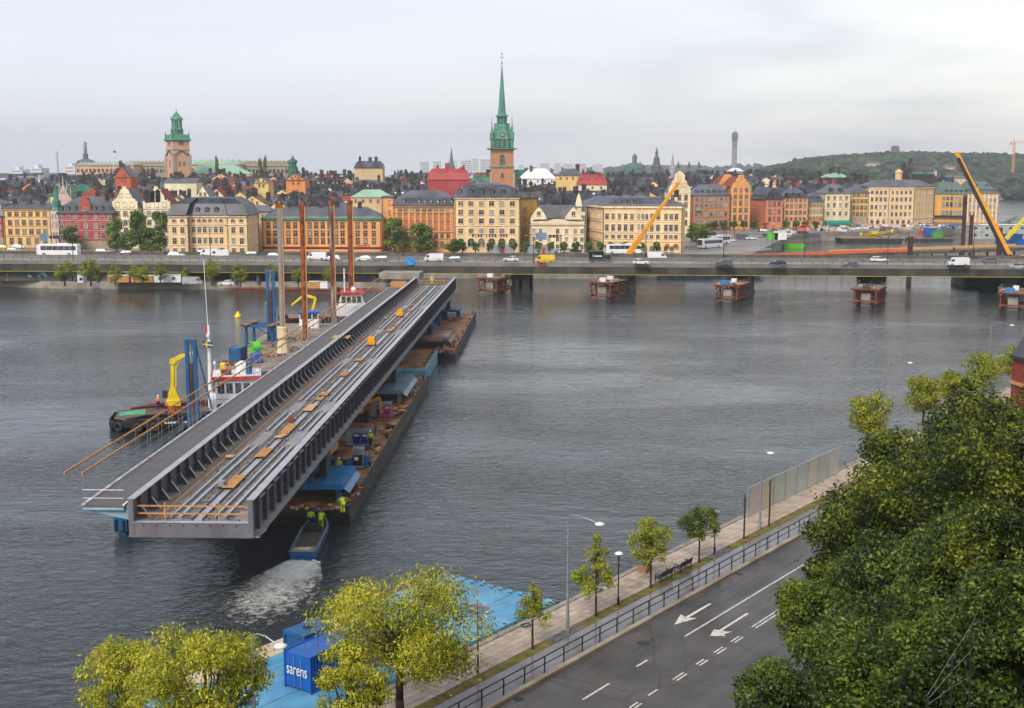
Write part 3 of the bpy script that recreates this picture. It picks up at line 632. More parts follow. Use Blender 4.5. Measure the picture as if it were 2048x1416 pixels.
f.gable(0, f.W, [(0, 402), (.1, 396), (.2, 392), (.3, 384), (.4, 377), (.5, 367), (.6, 377), (.7, 384), (.8, 392), (.9, 396), (1, 402)], 14, roofm=RC); f.windows([(397, 7, 'arch')], 5, 3); f.windows([(383, 5, 'arch')], [.4, .5, .6], 2.5)
for q_ in (.1, .3, .5, .7, .9): MB().lathe([(.3, 0), (.22, 2), (.03, 3.4)], (f.W * f_ if False else f.W * q_, 0, f.z(396 - 26 * (1 - abs(q_ - .5) * 2))), 6).build('pinnacle', stonep, f.o)
f = Front('green_roof_hall', 'long green copper roof stretching behind the pinnacled gable', [(104, 490), (200, 492)], 4, 392, cream, dep=14); f.roof([(6, 370)], [M['copperd']], .4)
f = Front('tile_roof_house', 'brown tiled roof house between the pinnacled gable and the cream gables', [(158, 484), (206, 484)], 4, 398, cream, dep=14); f.roof([(6, 376)], [M['rooft']], .3).chimneys([.7], 372)
for nm, a, b_, lab in (('w', 230, 280, 'cream stepped-gable house next to the red brick house'), ('e', 291, 345, 'cream stepped-gable house with round gable windows, next to the tall trees')):
    f = Front('gabled_house', lab, [(a, 458), (b_, 458)], 4, 416, lemon, trim=trg, dep=16)
    f.windows([(427, 9), (445, 9), (460, 9), (476, 9)], 3, 7, light=.1).windows([(409, 9)], 3, 7).band(418, 1.5, .15)
    f.gable(0, f.W, [(0, 402), (.08, 402), (.08, 399), (.2, 396), (.24, 390), (.3, 386), (.34, 379), (.42, 378), (.44, 373), (.56, 373), (.58, 378), (.66, 379), (.7, 386), (.76, 390), (.8, 396), (.92, 399), (.92, 402), (1, 402)], 15, roofm=M['rooft'] if nm == 'e' else RB)
    f.windows([(391, 6)], [.38, .5, .62] if nm == 'e' else [.36, .64], 4.5 if nm == 'e' else 6)
    if nm == 'e':
        for q_ in (.15, .85): MB().lathe([(.5, 0), (.5, .1)], (0, 0, 0), 12).build('round_window', M['glass'], f.o, (f.W * q_, -.2, f.z(397))).rotation_euler = (math.pi / 2, 0, 0)
f = Front('link_house', 'dark recessed roof between the two cream stepped gables', [(279, 464), (292, 464)], 4, 418, lemon, dep=8); f.roof([(2, 398)], [RB], .1)
# palace-like block with three bays
f = Front('palace_block', 'orange and cream palace block with black mansard roof and projecting wings', [(340, 418), (378, 418), (380, 421), (455, 421), (457, 418), (496, 418), (519, 436)], 4, 432, peach, trim=tr1, dep=20)
f.windows([(441, 7, 'arch'), (460, 12), (482, 12), (501, 9)], [.3, .72], 7.5, 0).windows([(441, 7, 'arch'), (460, 12), (482, 12), (501, 9)], 6, 7, 2).windows([(441, 7, 'arch'), (460, 12), (482, 12), (501, 9)], [.3, .72], 7.5, 4).windows([(441, 7), (460, 11), (482, 11), (501, 9)], 6, 3.2, 5)
f.band(433, 2.4, .5, name='cornice').band(449, 2, .3).band(490, 1.6, .2)
f.roof([(1.4, 408), (5, 397)], [RB, RB], .6).dormers([.25, .5, .75], 421, 8, 8, 1.2, 2).chimneys([.12, .3, .42, .55, .66, .8], 388, 3.8, .35, ww=1.6)
MB().box(.05, -.1, 0, (f.L[3] - f.L[2]).length - .05, -.003, f.z(449.5)).build('centre_bay_render', org, f.o, (f.L[2].x, f.L[2].y, 0)).name = 'render_panel'
f = Front('side_house', 'cream house with grey roof squeezed behind the palace block', [(505, 448), (542, 446)], 4, 423, cream, dep=10); f.windows([(430, 6)], 4, 4).roof([(3, 412)], [RG], .6)
# long plain orange block
f = Front('office_block', 'long plain orange block with three rows of square windows and glazed attic', [(526, 442), (764, 440)], 4, 440, org, trim=pm('dark_trim', S((120, 84, 50))), dep=16)
cols = [.055, .11, .165, .22, .28, .345, .40, .455, .51, .565, .62, .675, .80, .865, .935]
f.windows([(450, 10), (466, 9), (481, 10)], cols, 6.5, light=.06).band(436, 6, -.3, M['glassl'], name='attic_glazing').band(440, 1.4, .4, M['copperd'], name='gutter').roof([(.6, 432), (6, 415)], [M['copperd'], RG], .5)
f.band(495.5, 4, .14, pm('dark_red_base', S((84, 34, 34))), name='shopfront_band').chimneys([.1, .2, .32, .47, .6, .8], 410, 3, .4)
tx = MB()       # small red lettering, too far to read
for k in range(13): tx.box(k * .36, -.1, 0 if k % 3 else -.15, k * .36 + .22, -.02, .45 + .25 * (k % 4 == 0)); 
tx.build('red_lettering', M['red'], f.o, (f.W * .79, 0, f.z(492)))
f = Front('town_house', 'narrow orange side house between the orange block and the pilastered block', [(766, 452), (790, 446)], 4, 395, org, dep=10, trim=tr2); f.windows([(404, 8), (424, 8), (444, 8)], [.62], 6).roof([(.5, 392)], [RB], .3).chimneys([.3], 384, 3)
f = Front('pilastered_block', 'orange block with red panels, pilasters and dark mansard roof', [(788, 440), (910, 438)], 4, 412, org, trim=tr2, dep=16)
f.windows([(420, 6)], 9, 8, light=.1).windows([(435, 9)], 9, 6.5, light=.4).windows([(452, 11)], 9, 6.5, light=.2).windows([(471, 10), (488, 10)], 9, 6.5)
redp = wallmat('red_panel', (186, 92, 58))
for k in range(9): MB().box(-f.W * .036, -.05, 0, f.W * .036, -.003, f.z(426) - f.z(461)).build('wall_panel', redp, f.o, (f.W * (.06 + .88 * (k + .5) / 9), 0, f.z(461)))
for k in range(10): MB().box(-.28, -.3, 0, .28, -.003, f.z(425) - f.z(462)).build('pilaster', org, f.o, (f.W * (.06 + .88 * k / 9), 0, f.z(462)))
f.band(425, 1.6, .35).band(463, 1.8, .3).band(478, 1.2, .2).band(413, 2, .5, name='cornice').roof([(1.3, 395), (6, 381)], [RB, RG], .6).dormers([.17, .42, .52, .62, .73, .84, .95], 403, 6, 5.5, 1.0, wm=M['glassl']).chimneys([.35], 379, 2)
# big cream block with arcade
f = Front('arcade_block', 'tall cream block with six window columns, arcade and black mansard roof', [(909, 436), (1040, 436)], 4, 395, peach, trim=tr1, dep=18)
f.windows([(407, 9), (424.5, 10), (442, 10), (462, 10)], 6, 10, light=.3, m0=.02, m1=.04).band(396, 2.2, .5, name='cornice').band(451, 1.6, .25)
f.windows([(485, 17, 'arch', 14)], 6, 14, m0=.02, m1=.04, light=0).roof([(1.6, 376), (5, 370), (8, 366)], [RB, RB, RG], .6).dormers(6, 384, 9, 8, 1.2)
lt = MB()       # dark metal letters above the arcade, weathered past reading
for k, w_ in enumerate((.5, .2, .5, .5, 0, .2, .5, .5, .5, 0, .5, .5, .5)):
    if w_: lt.box(k * .98, -.16, 0, k * .98 + w_, -.02, .9); lt.box(k * .98 - .15, -.16, .75, k * .98 + w_ + .12, -.03, .95)
lt.build('facade_letters', M['dark'], f.o, (f.W * .27, 0, f.z(474)))
f = Front('town_house', 'yellow side house behind the arcade block and the twin-gabled house', [(1039, 452), (1076, 462)], 4, 398, ochre, dep=12); f.windows([(395, 8)], [.3, .7], 5).windows([(420, 9), (440, 9), (462, 9)], [.3, .6], 4).roof([(2, 386)], [RB], .4)
# twin gables with parapet
f = Front('twin_gabled_house', 'low cream house with two attic gables and a shaped parapet', [(1060, 438), (1170, 436)], 4, 450, cream, trim=tr1, dep=17)
f.windows([(462, 9), (478, 8), (493, 9)], [.07, .19, .5, .66, .82, .94], 6.5, light=.35).windows([(478, 8)], [.34], 6).band(449, 1.6, .5, name='cornice').band(470, 1, .12)
f.gable(f.W * .02, f.W * .98, [(0, 443), (.3, 442), (.42, 438), (.6, 438), (.7, 442), (1, 443)], 2, name='parapet')
f.roof([(2.2, 436), (3.4, 412)], [RB, RB], .3)
for a, b_ in ((.0, .30), (.62, .94)):
    g = f.gable(f.W * a, f.W * b_, [(0, 438), (.08, 432), (.3, 421), (.5, 414), (.7, 421), (.92, 432), (1, 438)], 8, roofm=RB, y0=1.6, z0=f.h); 
    f.win1(f.W * (a + b_) / 2, 427, 7, 8, 'rect', 1.55)
f = Front('white_gable_house', 'slim white shaped gable beside the large pink-cream block', [(1150, 452), (1172, 452)], 4, 415, lemon, dep=10, trim=trg); f.windows([(418, 8), (436, 9)], [.7], 6).gable(0, f.W * .6, [(0, 412), (.1, 402), (.25, 394), (.5, 385), (.75, 394), (.9, 402), (1, 412)], 8, roofm=RG); f.roof([(2, 398)], [RG], .2)
# large block, two faces
f = Front('corner_block', 'large pink-cream block with carved window heads and two street faces', [(1170, 462), (1206, 438), (1362, 434), (1368, 440)], 4, 408, peach, trim=tr1, dep=24)
f.windows([(428, 9), (448, 10), (466, 8), (488, 9)], 9, 2.2, 0, light=.3)
f.windows([(428, 11), (449, 12), (466, 7)], [.045, .125, .205, .285, .365, .62, .70, .80, .865, .93], 6.5, 1, light=.05).windows([(428, 11, 'arch'), (448, 12, 'arch')], [.455, .505, .555], 5.5, 1, light=.25).windows([(466, 7)], [.455, .505, .555], 5, 1)
f.windows([(488, 10, 'arch')], [.045, .125, .205, .285, .365, .47, .54, .62, .72, .80, .88], 6.5, 1, light=0)
f.band(410, 4, .55, name='cornice').band(438, 1, .15).band(458, 1.6, .25).band(475, 1.2, .2).roof([(.6, 404), (7, 393)], [RG, RB], .6).chimneys([.15, .32, .45, .6, .75, .9], 386, 2.6, .6)
f.dormers([.12, .2, .28, .36, .44], 400, 4, 5, 2.5, 1, wm=M['glassl']); f.gable(f.W * .60, f.W * .72, [(0, 402), (.3, 397), (.5, 392), (.7, 397), (1, 402)], 3, wall=RB)
for q_ in (.22, .38, .82, .93):
    MB().ext([(-.9, 0, 0), (.9, 0, 0), (.7, 0, .7), (0, 0, 1.0), (-.7, 0, .7)], (0, -1.0, 0)).build('awning', paint('rust_awning', (170, 80, 40)), f.o, tuple(f.L[1] + (f.L[2] - f.L[1]) * q_ + Vector((0, -.25, f.z(484)))))
f = Front('baroque_gable_house', 'tall cream house with rounded baroque gable behind the orange crane boom', [(1334, 545), (1378, 545)], 4, 385, cream, trim=tr2, dep=18)
f.windows([(395, 10), (410, 10), (427, 12, 'arch'), (445, 10)], [.2, .5, .8], 6).gable(0, f.W, [(0, 380), (.06, 372), (.14, 370), (.18, 362), (.26, 360), (.27, 350), (.34, 346), (.5, 341), (.66, 346), (.73, 350), (.74, 360), (.82, 362), (.86, 370), (.94, 372), (1, 380)], 14, roofm=RB)
f.windows([(370, 8)], [.28, .5, .72], 6).windows([(356, 7, 'arch')], [.5], 5)
# ---- the quay houses beyond the square
G2 = 'painted houses along the far square'
f = Front('town_house', 'brown-orange house with dormer row at the near end of the square', [(1381, 600), (1458, 606)], 4, 391, brown, trim=trg, dep=16, group=G2)
f.windows([(398, 7), (411, 7), (428, 9, 'arch'), (444, 7)], 7, 6.5, light=.12).band(404.5, .8, .1).band(420, .8, .1).roof([(1.5, 383), (6, 369)], [RG, RG], .5).dormers([.15, .3, .45, .6, .75, .9], 384, 5, 6, 1.4)
MB().box(-1.3, -1.0, 0, 1.3, 0, .9).build('balcony', M['copperp'], f.o, (f.W * .15, 0, f.z(421)))
f = Front('tall_gabled_house', 'tall narrow orange house with stepped gable and three window columns', [(1459, 608), (1497, 610)], 4, 372, org, trim=tr2, dep=16, group=G2)
f.windows([(380, 7), (393, 8), (406, 9), (420, 8), (435, 11, 'arch')], 3, 6, light=.05).gable(0, f.W, [(0, 371), (.06, 371), (.1, 366), (.22, 364), (.25, 358), (.34, 357), (.36, 350), (.64, 350), (.66, 357), (.75, 358), (.78, 364), (.9, 366), (.94, 371), (1, 371)], 14, roofm=M['rooft']); f.windows([(366, 6)], [.35, .65], 4.5); f.windows([(356, 5)], [.5], 4)
f = Front('gable_wall_house', 'plain orange gable wall rising behind the brown-orange house', [(1434, 628), (1468, 630)], 4, 372, org, dep=14, group=G2); f.gable(0, f.W, [(0, 368), (.35, 348), (.65, 348), (1, 366)], 12, roofm=M['rooft']); f.windows([(367, 6, 'arch')], [.25, .65], 4)
f = Front('corner_house', 'salmon corner house with two faces and black dormered roof', [(1497, 640), (1528, 612), (1562, 616)], 4, 397, salmon, trim=redp, dep=18, group=G2)
f.windows([(405, 8), (420, 8), (434, 8)], 6, 3.5, 0).windows([(405, 8), (420, 8), (434, 8)], [.25, .5, .78], 5.5, 1).roof([(1.5, 385), (5, 374)], [RB, RB], .5).dormers([.2, .4, .6, .8], 391, 5, 4, 1, 0).dormers([.25, .5, .75], 391, 5, 4, 1, 1).chimneys([.3, .6, .8], 366, 3)
MB().ext([(0, 0, 0), (0, -2.4, -.8), (0, -2.4, -1.0), (0, 0, -.3)], (8, 0, 0)).build('awning', paint('maroon_awning', (120, 28, 44)), f.o, (f.L[1].x, f.L[1].y - .05, f.z(441)))
f = Front('town_house', 'peach house with five window columns between the salmon corner and the slim yellow house', [(1563, 622), (1613, 626)], 4, 396, wallmat('peachy', (232, 166, 112)), trim=tr2, dep=16, group=G2)
f.windows([(401, 5), (412, 7), (425, 7), (438, 6)], 5, 5.5, light=.1).band(395, 1, .3).roof([(2, 388), (6, 377)], [RB, RG], .4).dormers([.2, .45, .7], 390, 5, 5, 1.4).chimneys([.25, .7], 366, 3.6)
f = Front('town_house', 'slim yellow house with four arched-window columns', [(1613, 630), (1643, 632)], 4, 404, wallmat('mustard', (226, 190, 104)), trim=trg, dep=15, group=G2)
f.windows([(410, 6), (422, 8, 'arch'), (437, 7)], 4, 4.5).roof([(2, 392), (5, 386)], [RB, RB], .4).dormers([.3, .7], 397, 5, 5, 1.2)
f = Front('town_house', 'cream house with green awning and two black roof dormers', [(1643, 638), (1697, 642)], 4, 387, cream, trim=tr1, dep=18, group=G2)
f.windows([(396, 7), (410, 8), (427, 8)], 4, 5.5, light=.1).band(418, 1, .15).roof([(3, 378), (7, 368)], [RG, RG], .5).dormers([.3, .65], 381, 7, 7, 1.6).chimneys([.2, .5, .8], 362, 3)
MB().ext([(0, 0, 0), (0, -3, -1.4), (0, -3, -2.2), (0, 0, -.3)], (f.W * .92, 0, 0)).build('awning', paint('green_awning', (20, 132, 118)), f.o, (.5, -.05, f.z(441)))
f = Front('town_house', 'golden yellow house with arched ground floor beside the big cream corner block', [(1697, 650), (1733, 650)], 4, 386, wallmat('gold', (232, 184, 92)), trim=tr2, dep=18, group=G2)
f.windows([(390, 6), (402, 7), (415, 8), (428, 8)], 4, 5.5).windows([(443, 9, 'arch')], 3, 6).band(441, 14, .06, M['stone'], name='stone_base').roof([(3, 376), (7, 366)], [RG, RG], .4).chimneys([.3, .6], 358, 3)
f = Front('grand_corner_block', 'big cream corner block with five window rows and a roof sign', [(1732, 650), (1772, 648), (1822, 648), (1862, 664)], 4, 374, peach, trim=tr1, dep=22, group=G2)
for i_, n_ in ((0, 4), (1, 5), (2, 6)): f.windows([(384.5, 7), (398.5, 8), (414, 8), (428, 8)], n_, 5 if i_ < 2 else 3.6, i_, light=.1).windows([(443, 8, 'arch')], n_ - 1, 6 if i_ < 2 else 4, i_, light=0)
f.band(376, 1.8, .4, name='cornice').band(391, .8, .12).band(406.5, .8, .12).band(421, .8, .12).band(436, 1.6, .3).roof([(3, 368), (8, 360)], [RG, RG], .5).chimneys([.1, .2, .3], 354, 3, .5)
sg = MB()
for k in range(8): sg.box(k * 1.36, 0, 0, k * 1.36 + .22, .15, 1.7); sg.box(k * 1.36 + .22, 0, [0, 1.45, .7][k % 3], k * 1.36 + .95, .15, [.25, 1.7, .95][k % 3]); sg.box(k * 1.36 + .8, .01, .2, k * 1.36 + 1.0, .14, 1.5 if k % 2 else .9)
sg.build('sign_letters_red', M['red'], f.o, (f.L[1].x + 1.0, 2.2, f.z(374) + .5))
sg = MB()
for k in range(11): sg.box(k * 1.05, 0, 0, k * 1.05 + .18, .15, 1.5); sg.box(k * 1.05 + .18, 0, [.65, 0, 1.3][k % 3], k * 1.05 + .75, .15, [.85, .2, 1.5][k % 3])
o_ = sg.build('sign_letters_white', M['white'], f.o, (f.L[2].x - 1, 2.5, f.z(374) + .5)); o_.rotation_euler = (0, 0, .3)
f = Front('customs_block', 'ochre block with grey-green mansard roof and round dormers at the waterside end', [(1862, 700), (1927, 690)], 4, 388, ochre, trim=trg, dep=24, group=G2)
f.windows([(396, 6), (408, 9), (425, 8)], [.3, .42, .54, .68, .8, .92], 5.5, light=.5).roof([(3.5, 374), (7, 364)], [M['roofgg'] if 'roofgg' in M else pm('grey_green_roof', S((96, 112, 104)), rough=.5, var=.1, vs=.2), pm('grey_green_roof', S((96, 112, 104)))], .4).dormers([.35, .5, .65, .8, .95], 382, 3.5, 5, 1.2)
f.band(432, 3, 1.6, M['navy'], name='awning')
f = Front('customs_wing', 'orange pilastered wing with grey-green roof above the site cabins', [(1927, 690), (1990, 684)], 4, 387, wallmat('apricot', (216, 166, 112)), trim=tr1, dep=24, group=G2)
f.windows([(400, 8), (413, 9), (427, 9)], 7, 5, light=.6).roof([(3.5, 374), (7, 363)], [MATS['grey_green_roof'], MATS['grey_green_roof']], .4).dormers(9, 381, 3.5, 4, 1.2).dormers([.15, .3, .6, .75, .9], 371, 3, 4, 4)
for k in range(8): MB().box(-.3, -.35, 0, .3, -.003, f.h - .3).build('pilaster', tr1, f.o, (f.W * (.04 + .92 * k / 7), 0, 0))
# ================================================================ ROOFS OF THE OLD TOWN
def unit_house():
    u = {}
    u['wall'] = MB().box(-.5, 0, 0, .5, 1, 1)
    u['roof_par'] = MB().raw([(-.52, -.04, 0), (.52, -.04, 0), (.52, 1.04, 0), (-.52, 1.04, 0), (-.5, .5, 1), (.5, .5, 1)], [(0, 1, 5, 4), (2, 3, 4, 5), (1, 2, 5), (3, 0, 4), (3, 2, 1, 0)])
    u['roof_hip'] = MB().raw([(-.52, -.04, 0), (.52, -.04, 0), (.52, 1.04, 0), (-.52, 1.04, 0), (-.22, .5, 1), (.22, .5, 1)], [(0, 1, 5, 4), (2, 3, 4, 5), (1, 2, 5), (3, 0, 4), (3, 2, 1, 0)])
    u['roof_man'] = MB().raw([(-.52, -.04, 0), (.52, -.04, 0), (.52, 1.04, 0), (-.52, 1.04, 0), (-.47, .14, .62), (.47, .14, .62), (.47, .86, .62), (-.47, .86, .62), (-.4, .5, 1), (.4, .5, 1)],
                               [(0, 1, 5, 4), (1, 2, 6, 5), (2, 3, 7, 6), (3, 0, 4, 7), (4, 5, 9, 8), (6, 7, 8, 9), (5, 6, 9), (7, 4, 8), (3, 2, 1, 0)])
    u['roof_perp'] = MB().raw([(-.53, -.02, -.02), (0, -.02, 1.03), (.53, -.02, -.02), (-.53, 1.02, -.02), (0, 1.02, 1.03), (.53, 1.02, -.02)], [(0, 1, 4, 3), (1, 2, 5, 4), (0, 3, 5, 2), (3, 4, 5)])
    u['gable_perp'] = MB().ext([(-.5, -.05, -.05), (.5, -.05, -.05), (0, -.05, .97)], (0, .03, 0))
    return u
UH = unit_house(); UM = {}
def um(kind, mat, nm):
    k = (kind, mat.name)
    if k not in UM: UM[k] = UH[kind].mesh(nm, mat)
    return UM[k]
sk = MB().box(-.6, -.1, 0, .6, .15, .9); SKY_W = sk.mesh('skylight', paint('skylight_glass', (226, 230, 236), rough=.15))
dm = MB().box(-.6, 0, 0, .6, 2.2, 1.5, 0); dm.ext([(-.75, -.1, 1.5), (.75, -.1, 1.5), (0, -.1, 2.1)], (0, 2.4, 0), 0); dm.poly([(-.4, -.02, .25), (.4, -.02, .25), (.4, -.02, 1.3), (-.4, -.02, 1.3)], 1); dm.box(-.04, -.05, .25, .04, -.022, 1.3, 2)
DORM = dm.mesh('dormer', [M['roofb'], M['glass'], M['wframe']])
WIN_S = {}
def small_win(mat):
    if mat.name not in WIN_S:
        b = MB(); b.box(-.5, -.1, -.7, .5, -.002, .7, 0); b.poly([(-.38, -.104, -.58), (.38, -.104, -.58), (.38, -.104, .58), (-.38, -.104, .58)], 1); b.box(-.04, -.13, -.58, .04, -.106, .58, 2)
        WIN_S[mat.name] = b.mesh('window', [mat, M['glass'], M['wframe']])
    return WIN_S[mat.name]
ROOFGROUP = 'roofs of the old town'
def house(label, x, d, w, dp, he, rh, kind, wall, roof, nch=2, nsk=0, ndm=0, zb=4, rz=0, win=0, chm=None, cat='house'):
    t = thing('old_town_house', label, cat, (x, d, zb), rz, ROOFGROUP)
    put('wall', um('wall', wall, 'wall'), t, None, 0, (w, dp, he))
    r_ = put('roof', um('roof_' + kind, roof, 'roof'), t, (0, 0, he + .02), 0, (w, dp, rh))
    if kind == 'perp':
        put('gable', um('gable_perp', wall, 'gable'), t, (0, 0, he), 0, (w, dp, rh))
        for k in range(win):
            if k < 2: put('window', small_win(wall), t, ((-1) ** k * w * .17, -.06 * dp, he + rh * .22), 0, 1.1)
            else: put('window', small_win(wall), t, (0, -.06 * dp, he + rh * .6), 0, .9)
        for k in range(2 + (w > 12)): put('window', small_win(wall), t, ((k - (1 + (w > 12)) / 2) * w * .27, -.02, he - 1.6), 0, 1.1)
    elif win:
        for k in range(win): put('window', small_win(wall), t, ((k + .5 - win / 2) * w / (win + .3), -.02, he - 1.4), 0, 1.1)
    cm = chim_mesh(chm or M['chim'])
    for k in range(nch):
        cx = R.uniform(-.42, .42) * w; cy = dp * R.uniform(.35, .65); hh = R.uniform(2.0, 3.8); base = he + rh * R.uniform(.45, .75)
        put('chimney', cm, t, (cx, cy, base), 0, (R.uniform(.9, 2.4), R.uniform(.8, 1.1), hh + R.uniform(0, 1.2)))
    for k in range(nsk): put('skylight', SKY_W, t, (R.uniform(-.4, .4) * w, dp * .25, he + rh * .5 + .1), 0, R.uniform(.6, 1.0)).rotation_euler = (-.7, 0, 0)
    for k in range(ndm): put('dormer', DORM, t, ((k + .5 - ndm / 2) * w / ndm, dp * .1, he + rh * .18), 0, 1)
    return t
WALLS = [('ochre', (222, 166, 84)), ('cream', (244, 214, 174)), ('yellow', (244, 192, 112)), ('orange', (230, 140, 70)), ('pale pink', (226, 186, 160)), ('sand', (206, 176, 130)), ('grey', (150, 146, 140)), ('apricot', (238, 184, 124))]
WM = {n: wallmat('town_' + n.replace(' ', '_'), c) for n, c in WALLS}
ROOFS = [('black', M['roofb'])] * 28 + [('grey', M['roofg'])] * 5 + [('tiled', M['rooft'])] * 2 + [('copper', M['copperd'])] + [('red', M['rooft'])]
ORD = ['first', 'second', 'third', 'fourth', 'fifth', 'sixth', 'seventh', 'eighth', 'ninth', 'tenth', 'eleventh', 'twelfth', 'thirteenth', 'fourteenth']
NUM = ['no', 'one', 'two', 'three', 'four', 'five', 'six']
LAND = [(12, 'left edge house'), (107, 'cream six-window house'), (230, 'red brick house'), (345, 'cream stepped gables'), (520, 'palace block'), (645, 'western orange block'), (765, 'eastern orange block'), (910, 'pilastered block'), (1040, 'arcade block'), (1170, 'twin-gabled house'), (1368, 'large pink-cream block'), (1500, 'brown-orange house'), (1645, 'salmon corner house'), (1735, 'golden yellow house'), (1900, 'big corner block')]
keepout = [(983 - 30, 1029 + 75, 735, 800), (325, 392, 800, 880)]
row = 0; d = 496.0
SKYL = np.full(2200, 470.0)             # lowest visible row so far, by column: nearer roofs hide farther ones
for a, b_, y_ in ((-60, 12, 398), (12, 107, 404), (107, 230, 396), (230, 345, 385), (340, 505, 396), (505, 766, 415), (766, 910, 382), (909, 1040, 367), (1040, 1060, 388), (1060, 1170, 414), (1170, 1368, 393), (1368, 1381, 410), (1381, 1458, 370), (1458, 1500, 356), (1500, 1643, 377), (1643, 1735, 368), (1735, 1990, 360)): SKYL[a + 100:b_ + 100] = y_
while d < 835:
    tt = (d - 496) / 340; px0, px1 = -50, 1375 if d < 668 else 1860
    if d > 780: px1 = 1640
    px = px0 + R.uniform(0, 30); cnt = {}
    while px < px1:
        w = R.uniform(10.5, 20); wpx = w / d * F; cx = px + wpx / 2; px += wpx + R.uniform(-1, 4)
        if d < 668 and cx + wpx / 2 > 1376: continue
        if any(a - wpx / 2 < cx < b_ + wpx / 2 and e_ - 14 < d < g_ for a, b_, e_, g_ in keepout): continue
        yr = 404 - 56 * tt ** .75 + R.uniform(-5, 6)
        if cx < 160: yr += 6
        lo, hi = int(max(0, cx - wpx / 2 + 100)), int(cx + wpx / 2 + 100)
        if (SKYL[lo:hi] - yr > 2.5).mean() < .35: continue
        SKYL[lo:hi] = np.minimum(SKYL[lo:hi], yr + 4)
        zr = ZA(yr, d + 5) - 4; rh = R.uniform(3.2, 6.5); kind = R.choice(['par'] * 4 + ['hip', 'man', 'man', 'perp', 'perp', 'perp', 'perp'])
        wn_, wc = R.choice(WALLS); rn, rm = R.choice(ROOFS); land = next(l for e_, l in LAND if cx < e_); k = cnt.get(land, 0); cnt[land] = k + 1
        nch = R.randint(2, 5); lab = '%s house, %s roof, %s chimney%s, %s in %s row behind %s' % (wn_, rn, NUM[nch], 's' if nch > 1 else '', ORD[k], ORD[row], land)
        if kind == 'perp': w = min(w, 13)
        house(lab, (cx - 1024) / F * d, d, w, R.uniform(9, 12), max(5, zr - rh), rh, kind, WM[wn_], rm, nch, R.choice([0, 0, 1, 2, 3]) if kind != 'perp' else 0, R.choice([0, 0, 2, 3]) if kind in ('man', 'par') else 0, rz=R.uniform(-.28, .28), win=R.choice([1, 2, 3]) if kind == 'perp' else 4)
    row += 1; d += 25.5
def special(label, px0, px1, d, ridge, rhpx, kind, wall, roof, nch=2, ndm=0, win=4, dp=12, rz=0, chm=None, cat='house'):
    w = (px1 - px0) / F * d; zr = ZA(ridge, d + (dp / 2 if kind != 'perp' else 0)) - 4; rh = rhpx / F * d
    return house(label, ((px0 + px1) / 2 - 1024) / F * d, d, w, dp, zr - rh, rh, kind, wall, roof, nch, 0, ndm, win=win, rz=rz, chm=chm, cat=cat)
special('house with large bright red sheet roof left of the green spired church', 857, 938, 606, 337, 22, 'man', M['roofr'], M['roofr'], 4, 0, 0, chm=M['roofr'])
special('green copper roofed house behind the long orange block', 704, 782, 492, 379, 15, 'hip', WM['sand'], M['copperp'], 2, 0, 5)
special('orange shaped-gable house among dark roofs left of centre', 576, 614, 560, 347, 12, 'perp', WM['orange'], M['roofb'], 1, win=3)
special('small orange gable with two windows near the orange shaped-gable house', 513, 541, 528, 356, 8, 'perp', WM['yellow'], M['roofb'], 1, win=2)
special('white house with long pale roof beside the green spired church', 1038, 1112, 700, 337, 20, 'hip', paint('white_render', (236, 234, 230)), paint('white_render2', (230, 230, 226)), 1, 0, 5)
special('house with red mansard roof and skylights right of the white house', 1155, 1212, 590, 349, 20, 'man', WM['cream'], M['roofr'], 2, 4, 3, chm=M['rooft'])
special('orange fronted house with grey hipped roof behind the red mansard', 1112, 1165, 640, 338, 13, 'hip', WM['yellow'], M['roofg'], 1, 0, 4)
special('bright red-orange gable house below the royal palace', 238, 268, 620, 333, 20, 'perp', wallmat('vermilion', (196, 92, 60)), M['roofg'], 2, win=1)
special('cream gable end house with long grey roof below the great church tower', 335, 398, 575, 356, 9, 'par', WM['cream'], M['roofg'], 2, 0, 0)
special('slim cream gable with two windows behind the cream stepped gables', 398, 424, 505, 372, 20, 'perp', WM['cream'], M['roofb'], 0, win=2)
special('house with rounded light gable and black roof on the skyline', 712, 768, 742, 322, 14, 'man', WM['sand'], M['roofb'], 4, 0, 0)
special('wide sand-coloured house behind the salmon corner house', 1560, 1620, 760, 352, 8, 'hip', WM['sand'], M['roofb'], 2, 0, 5)
special('dark house with green flat hip roof on the square side', 1643, 1693, 735, 346, 9, 'hip', pm('dark_attic', S((62, 50, 48))), M['copperp'], 3, 0, 4)
# exchange house with copper storey, chimneys and pavilion
t = thing('pavilion_house', 'tall dark house with green copper storey and sooty chimneys behind the big corner block', 'house', (*D(1835, 380, 715).xy, 4), 0)
w = 66 / F * 715
zz = lambda py: ZA(py, 715) - 4
MB().box(-w / 2, 0, 0, w / 2, 14, zz(348)).build('wall', pm('dark_attic', S((62, 50, 48))), t)
MB().box(-w / 2 + .5, .4, zz(348), w / 2 - .5, 13.5, zz(341)).build('copper_storey', M['copper'], t)
MB().raw([(-w / 2, 0, zz(341)), (w / 2, 0, zz(341)), (w / 2, 14, zz(341)), (-w / 2, 14, zz(341)), (-w * .2, 6, zz(331)), (w * .25, 6, zz(331))], [(0, 1, 5, 4), (1, 2, 5), (2, 3, 4, 5), (3, 0, 4)]).build('roof', pm('brown_grey_roof', S((88, 76, 76))), t)
for k in range(5): put('window', small_win(M['copper']), t, (-w * .1 + k * 2.3, .38, zz(344)), 0, .9)
for a, b_ in ((-8.5, 330), (-5, 322)): put('chimney', chim_mesh(M['chim']), t, (a, -1.2, zz(362)), 0, (2.2, 1.4, zz(b_) - zz(362)))
